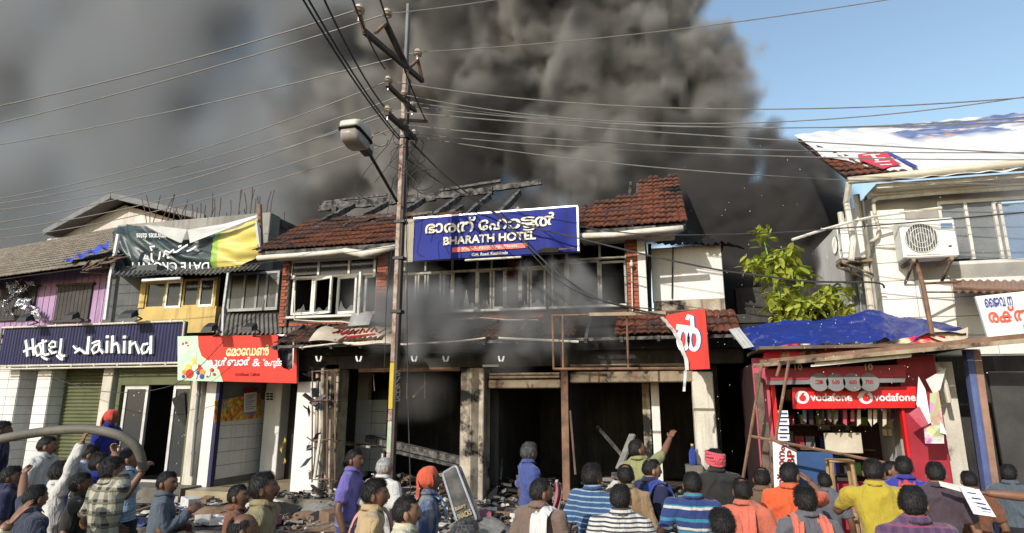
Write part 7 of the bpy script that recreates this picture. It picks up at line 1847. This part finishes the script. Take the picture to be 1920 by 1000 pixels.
# goods heaped in the bays
heap = MB()
for i in range(520):
    c0 = random.choice(((-4.4, 11.3), (-2.4, 11.0), (-.9, 11.2), (-5.2, 11.0), (-3.7, 11.4))); x = random.gauss(c0[0], .5); y = random.gauss(c0[1], .35)
    if y < 10.5: continue
    z = ZG + max(0, .42 - .35 * math.hypot(x - c0[0], (y - c0[1]) * 1.3)) * random.random(); s_ = random.uniform(.03, .13)
    q = MB().box(-s_, s_, -s_ * .6, s_ * .6, 0, s_ * random.uniform(.1, .6)); a = random.uniform(0, PI); t_ = random.uniform(-.6, .6)
    heap.add([(x + vx * math.cos(a) - vy * math.sin(a), y + vx * math.sin(a) + vy * math.cos(a), z + vz + vx * t_) for vx, vy, vz in q.v], q.f, random.choice((0, 0, 0, 1, 1, 2, 3, 4, 5)))
heap.build('burnt_goods', am, label='heaps of burnt goods and rubble inside the shop bays', cat='rubble', kind='stuff')
# small idol-like bottle figure by the right pillar is a blue water bottle with cap
wbt = thing('blue_bottle', 'blue plastic bottle standing at the foot of the cream right pillar', 'bottle', P(1300, 878, 10.2))
c = P(1300, 872, 10.2); MB().tube([c + Vector((0, 0, z)) for z in (0, .02, .18, .22, .25, .28)], [.05, .055, .055, .04, .02, .02], 12).build('body', 'cloth_blue', wbt, smooth=True); MB().tube([c + Vector((0, 0, .28)), c + Vector((0, 0, .31))], .023, 10).build('cap', 'litter_yellow', wbt)
cm_ = MB().box(c.x - .12, c.x + .14, 10.12, 10.4, ZG - .01, c.z - .002, .01).build('ledge_block', 'plinth', wbt)
# twisted yellow warning tape at the cool bar
MB().grid(lambda u, v: P(529 + 4 * math.sin(u * 9) + 3 * v, 815 + 55 * u, 11.2) + Vector((0, .03 * math.cos(u * 9 + v * 3), 0)), 24, 1).build('yellow_tape', 'litter_yellow', label='twisted yellow tape hanging inside the cool bar', cat='tape')
# ================================================================= SMOKE: density worked out on a lattice and handed to a volume
def lattice_noise(shape, per, seed):
    """smooth value noise; per = cells per noise period along each axis"""
    g = np.random.default_rng(seed); out = None
    n = [int(math.ceil(s_ / per)) + 3 for s_ in shape]; a = g.random(n).astype(np.float32)
    for ax_ in range(3):
        x = np.arange(shape[ax_]) / per; i = x.astype(int); f = x - i; f = f * f * (3 - 2 * f)
        a0 = np.take(a, i, axis=ax_); a1 = np.take(a, i + 1, axis=ax_)
        sh = [1, 1, 1]; sh[ax_] = -1; f = f.reshape(sh).astype(np.float32); a = a0 * (1 - f) + a1 * f
    return a * 2 - 1
def smoke_volume(name, lo, dims, h, dens, color, k, label, aniso=0.0, absorb=(0, 0, 0)):
    nx, ny, nz = dims
    flat = np.ascontiguousarray(dens.transpose(2, 1, 0)).ravel().astype(np.float32)
    me = bpy.data.meshes.new(name); me.vertices.add(flat.size)
    at = me.attributes.new('dens', 'FLOAT', 'POINT'); at.data.foreach_set('value', flat)
    o = bpy.data.objects.new(name, me); COL.objects.link(o); o.location = lo
    tag(o, label, 'smoke', kind='stuff')
    ng = bpy.data.node_groups.new(name, 'GeometryNodeTree')
    ng.interface.new_socket('Geometry', in_out='INPUT', socket_type='NodeSocketGeometry'); ng.interface.new_socket('Geometry', in_out='OUTPUT', socket_type='NodeSocketGeometry')
    N, L = ng.nodes, ng.links
    gi = N.new('NodeGroupInput'); go = N.new('NodeGroupOutput'); vc = N.new('GeometryNodeVolumeCube')
    for a_, n_ in zip('XYZ', dims): vc.inputs['Resolution ' + a_].default_value = n_
    vc.inputs['Min'].default_value = (0, 0, 0); vc.inputs['Max'].default_value = tuple((n_ - 1) * h for n_ in dims)
    sx = N.new('ShaderNodeSeparateXYZ'); L.new(N.new('GeometryNodeInputPosition').outputs[0], sx.inputs[0])
    def m(op, a, b):
        n = N.new('ShaderNodeMath'); n.operation = op
        for i, v in enumerate((a, b)):
            if v is None: continue
            if isinstance(v, (int, float)): n.inputs[i].default_value = v
            else: L.new(v, n.inputs[i])
        return n.outputs[0]
    ii = [m('ROUND', m('DIVIDE', sx.outputs[q], h), None) for q in range(3)]
    idx = m('ADD', ii[0], m('MULTIPLY', m('ADD', ii[1], m('MULTIPLY', ii[2], ny)), nx))
    na = N.new('GeometryNodeInputNamedAttribute'); na.data_type = 'FLOAT'; na.inputs[0].default_value = 'dens'
    si = N.new('GeometryNodeSampleIndex'); si.data_type = 'FLOAT'; si.clamp = True
    fi = N.new('FunctionNodeFloatToInt'); L.new(idx, fi.inputs[0])
    L.new(gi.outputs[0], si.inputs['Geometry']); L.new(na.outputs['Attribute'], si.inputs['Value']); L.new(fi.outputs[0], si.inputs['Index']); L.new(si.outputs[0], vc.inputs['Density'])
    sm = N.new('GeometryNodeSetMaterial'); L.new(vc.outputs[0], sm.inputs[0]); L.new(sm.outputs[0], go.inputs[0])
    mt = bpy.data.materials.new(name); mt.use_nodes = True; t = mt.node_tree; t.nodes.clear()
    pv = t.nodes.new('ShaderNodeVolumePrincipled'); ou = t.nodes.new('ShaderNodeOutputMaterial'); t.links.new(pv.outputs[0], ou.inputs['Volume'])
    pv.inputs['Density'].default_value = k; pv.inputs['Color'].default_value = (*color, 1); pv.inputs['Anisotropy'].default_value = aniso; pv.inputs['Absorption Color'].default_value = (*absorb, 1)
    sm.inputs['Material'].default_value = mt; me.materials.append(mt)
    o.modifiers.new('volume', 'NODES').node_group = ng
    return o
def blob_field(lo, dims, h, blobs, sub=10, seed=1, warp=.5, wper=1.6, billow=.35, subr=(.32, .5)):
    """depth inside a heap of billows: each big blob carries smaller ones on its skin"""
    g = np.random.default_rng(seed); lo = np.array(lo); shape = dims
    wps = wper / h
    W = [lattice_noise(shape, wps, seed * 10 + i) * warp + lattice_noise(shape, wps / 2.7, seed * 10 + 5 + i) * warp * .38 for i in range(3)]
    ax_ = [np.arange(dims[i]) * h + lo[i] for i in range(3)]
    D = np.full(shape, -9.0, np.float32); full = []
    for (c, r) in blobs:
        full.append((np.array(c), r))
        for _ in range(sub):
            v = g.normal(size=3); v[1] = -abs(v[1]) * 1.1 if g.random() < .7 else v[1]; v /= np.linalg.norm(v); r2 = r * g.uniform(*subr); c2 = np.array(c) + v * r * .82
            full.append((c2, r2))
            for _ in range(3):
                v2 = g.normal(size=3) + v; v2 /= np.linalg.norm(v2); full.append((c2 + v2 * r2 * .85, r2 * g.uniform(.35, .5)))
    for c, r in full:
        m_ = r + warp * 1.1
        s_ = [slice(max(0, int((c[i] - m_ - lo[i]) / h)), min(dims[i], int((c[i] + m_ - lo[i]) / h) + 2)) for i in range(3)]
        if any(q.stop - q.start < 1 for q in s_): continue
        x = ax_[0][s_[0]].reshape(-1, 1, 1) + W[0][s_[0], s_[1], s_[2]] - c[0]; y = ax_[1][s_[1]].reshape(1, -1, 1) + W[1][s_[0], s_[1], s_[2]] - c[1]; z = ax_[2][s_[2]].reshape(1, 1, -1) + W[2][s_[0], s_[1], s_[2]] - c[2]
        D[s_[0], s_[1], s_[2]] = np.maximum(D[s_[0], s_[1], s_[2]], r - np.sqrt(x * x + y * y + z * z))
    n1 = np.abs(lattice_noise(shape, .9 / h, seed + 77)); n2 = np.abs(lattice_noise(shape, .42 / h, seed + 78)); n3 = np.abs(lattice_noise(shape, .21 / h, seed + 79)) if h < .12 else 0
    return D - billow * (n1 + .55 * n2 + .3 * n3)
def pxb(px, py, Y, r, k=1.08): return (tuple(P(px, py, Y)), r * Y / 1150 * k)
def edgefade(dims, n=4):
    f = np.ones(dims, np.float32)
    for i in range(3):
        w = np.minimum(1, np.minimum(np.arange(dims[i]), dims[i] - 1 - np.arange(dims[i])) / n); sh = [1, 1, 1]; sh[i] = -1; f *= w.reshape(sh)
    return f
BL = [pxb(*q) for q in ((1180, 50, 15.6, 125), (1080, -10, 16, 140), (1285, 120, 15.2, 80), (1200, 200, 15.4, 115), (1340, 190, 15.2, 75), (1390, 235, 15, 55), (1100, 150, 15.8, 140), (1000, 90, 16.4, 140), (1300, 285, 14.8, 95), (1400, 290, 15, 65), (1480, 335, 15, 55), (1170, 315, 14.7, 95), (1040, 280, 15, 110), (930, 220, 15.7, 120), (860, 90, 16.2, 140), (870, 330, 15.2, 95), (1000, 405, 14.3, 75), (1110, 405, 14.2, 75), (770, 40, 16.6, 130), (720, 200, 17, 120), (770, 300, 16.6, 110), (1190, -90, 16, 130), (1000, -110, 16, 140), (850, -90, 16, 140), (1245, 30, 15.6, 70), (640, 60, 17.4, 110), (660, 330, 17.4, 90), (690, 420, 17, 80), (800, 410, 16, 80), (900, 420, 15, 80), (1200, 420, 14.2, 60), (560, 90, 17.8, 120), (570, 260, 17.8, 110), (600, 400, 17.5, 90), (480, 170, 18.0, 100), (470, 20, 18, 110), (500, 330, 18, 90), (640, -60, 17.6, 130), (1420, 200, 15.2, 30), (1460, 270, 15.1, 34), (1440, 235, 15, 50), (1500, 290, 15, 52), (1545, 330, 15, 45), (1300, 75, 15.4, 55), (1340, 125, 15.3, 58), (1270, 20, 15.5, 60), (1380, 175, 15.2, 55), (1280, 190, 15.7, 95), (1330, 230, 15.6, 80), (1240, 110, 15.9, 100), (1080, 340, 14.3, 85), (1140, 370, 14.1, 70), (1030, 360, 14.3, 70), (1160, 260, 14.9, 80))]
def plume(H, lo, hi, seed, x_in, x_out, tag_, sub_, bil):
    dims = tuple(int((hi[i] - lo[i]) / H) for i in range(3))
    D = blob_field(lo, dims, H, BL, sub_, seed, .5, 1.9, bil)
    fine = lattice_noise(dims, .8 / H, 5)
    dens = np.clip(D / .30, 0, 1) * (0.65 + .35 * fine) * edgefade(dims)
    xs = (np.arange(dims[0]) * H + lo[0]).reshape(-1, 1, 1); dens *= np.clip((xs - x_in[0]) / (x_in[1] - x_in[0]), 0, 1) ** 1.4
    if x_out: dens *= np.clip((x_out[1] - xs) / (x_out[1] - x_out[0]), 0, 1)
    soot = lattice_noise(dims, 2.3 / H, 61) + .6 * lattice_noise(dims, 1.0 / H, 62) + .3 * lattice_noise(dims, .45 / H, 63) + .10  # mask for darker smoke colour that stands in for shade among the billows
    soot = np.clip(soot * 2.2 + .5, 0, 1)
    smoke_volume('smoke_plume', lo, dims, H, np.clip(dens * (1 - soot), 0, 1), (.58, .55, .50), 7.5, 'towering brown grey smoke plume billowing over ' + tag_)
    smoke_volume('shade_smoke', (lo[0] + .047, lo[1] + .033, lo[2] + .053), dims, H, np.clip(dens * soot, 0, 1), (.17, .163, .153), 7.5, 'dark swirls, shading put into the smoke colour, running through the plume over ' + tag_)
plume(.10, (-6.6, 13.15, 3.6), (5.6, 18.7, 15.4), 3, (-6.6, -4.6), None, 'the burning roof and the right side', 9, .36)
plume(.18, (-15.0, 14.6, 3.6), (-4.3, 19.2, 15.8), 4, (-13.5, -6.2), (-6.4, -4.6), 'the pole and the left roofs', 6, .4)
# darker, lower smoke rolling out right of the hotel
lo, hi = (-1.2, 12.75, 2.6), (4.6, 16.4, 9.4); H = .10
dims = tuple(int((hi[i] - lo[i]) / H) for i in range(3))
BL = [pxb(*q) for q in ((1350, 370, 14.3, 85), (1440, 400, 14.4, 85), (1520, 410, 14.8, 75), (1380, 470, 14.2, 80), (1480, 490, 14.6, 95), (1560, 480, 15, 80), (1430, 570, 14.4, 90), (1520, 590, 14.6, 90), (1300, 420, 14.1, 50), (1560, 350, 15, 45), (1500, 330, 15, 45), (1420, 310, 14.8, 45), (1330, 520, 14.2, 70), (1400, 540, 13.8, 80), (1250, 400, 14, 50), (1590, 430, 15, 70), (1590, 560, 14.8, 80), (1500, 315, 15, 58), (1550, 340, 15.1, 55), (1595, 375, 15.3, 55), (1450, 260, 15, 40))]
D = blob_field(lo, dims, H, BL, 8, 9, .4, 1.2, .3)
dens = np.clip((D + .1) / .4, 0, 1) * (.8 + .2 * lattice_noise(dims, 6, 8)) * edgefade(dims)
smoke_volume('dark_smoke', lo, dims, H, np.clip(dens, 0, 1), (.19, .18, .17), 7.0, 'dark smoke rolling out behind the plant and white annex')
# pale veil drifting left
H = .55
lo, hi = (-44, 19.2, 3.0), (-3, 27.5, 30)
dims = tuple(int((hi[i] - lo[i]) / H) for i in range(3))
d = .55 + .75 * lattice_noise(dims, 8, 21) + .35 * lattice_noise(dims, 3.6, 22)
smoke_volume('smoke_veil', lo, dims, H, np.clip(d, .05, 1) * edgefade(dims, 3), (.62, .655, .69), 1.2, 'pale grey smoke veil drifting over the roofs on the left')
# smoke pouring out of the shop bays in front of the upper windows
lo, hi = (-6.4, 8.9, 1.5), (.3, 10.9, 5.0); H = .065
dims = tuple(int((hi[i] - lo[i]) / H) for i in range(3))
BL = [pxb(*q, 1.45) for q in ((810, 590, 9.45, 58), (745, 570, 9.55, 46), (855, 622, 9.3, 40), (705, 590, 9.7, 34), (775, 635, 9.3, 46), (820, 545, 9.7, 30), (965, 570, 9.5, 44), (1005, 608, 9.4, 50), (950, 628, 9.35, 36), (1060, 560, 9.6, 42), (1100, 585, 9.6, 38), (1085, 505, 9.9, 24), (1045, 625, 9.4, 40), (1125, 620, 9.45, 32), (985, 530, 9.8, 24), (700, 645, 9.4, 28), (740, 520, 9.9, 22), (1030, 520, 9.85, 22))]
D = blob_field(lo, dims, H, BL, 9, 14, .34, .75, .17)
dens = np.clip(D / .36, 0, 1) * (.72 + .28 * lattice_noise(dims, 5, 31)) * edgefade(dims)
smoke_volume('bay_smoke', lo, dims, H, np.clip(dens, 0, 1), (.52, .52, .52), 5.5, 'grey smoke curling out of the shop bays past the upper windows')
# thin haze of the same smoke around the windows and inside the left bay
D2 = blob_field((lo[0] + .03, lo[1], lo[2]), dims, H, [pxb(*q, 1.3) for q in ((760, 560, 9.9, 70), (900, 590, 9.8, 60), (1080, 560, 9.9, 80), (780, 730, 10.5, 60), (960, 660, 9.8, 50), (690, 580, 10, 50))], 5, 15, .3, .9, .1)
smoke_volume('thin_smoke', (lo[0] + .031, lo[1] + .017, lo[2] + .023), dims, H, np.clip(D2 / .6, 0, 1) * edgefade(dims), (.5, .49, .47), 1.1, 'thin grey smoke hanging before the sooty windows')
# water mist from a hose jet on the white building
lo, hi = (3.6, 8.7, 2.6), (7.4, 9.9, 6.4); H = .12
dims = tuple(int((hi[i] - lo[i]) / H) for i in range(3))
D = blob_field(lo, dims, H, [pxb(*q) for q in ((1900, 430, 9.3, 70), (1850, 480, 9.3, 50), (1920, 360, 9.3, 60), (1800, 545, 9.2, 25), (1830, 350, 9.3, 30), (1930, 520, 9.2, 60))], 5, 40, .2, .7, .1)
o = smoke_volume('water_mist', lo, dims, H, np.clip(D / .5, 0, 1) * edgefade(dims) * (.6 + .5 * lattice_noise(dims, 4, 3)), (.95, .96, .97), 1.6, 'white water mist bursting against the white building wall')
o['category'] = 'mist'
mb = MB(); random.seed(3)
mat('droplet', (.8, .82, .84), (.8, .82, .84), rough=.1, bump=0)
for i in range(240):
    px = random.gauss(1560, 150); py = random.gauss(620, 150)
    if not (1180 < px < 1915 and 250 < py < 900): continue
    c = P(px, py, random.uniform(7.2, 8.6)); r_ = random.uniform(.002, .005)
    mb.add([c + Vector(v) * r_ for v in ((1, 0, 0), (-1, 0, 0), (0, 1, 0), (0, -1, 0), (0, 0, 1.6), (0, 0, -1.6))], [(0, 2, 4), (2, 1, 4), (1, 3, 4), (3, 0, 4), (2, 0, 5), (1, 2, 5), (3, 1, 5), (0, 3, 5)])
mb.build('water_droplets', 'droplet', label='fine spray droplets flying in front of the kiosk and the alley', cat='spray', kind='stuff')
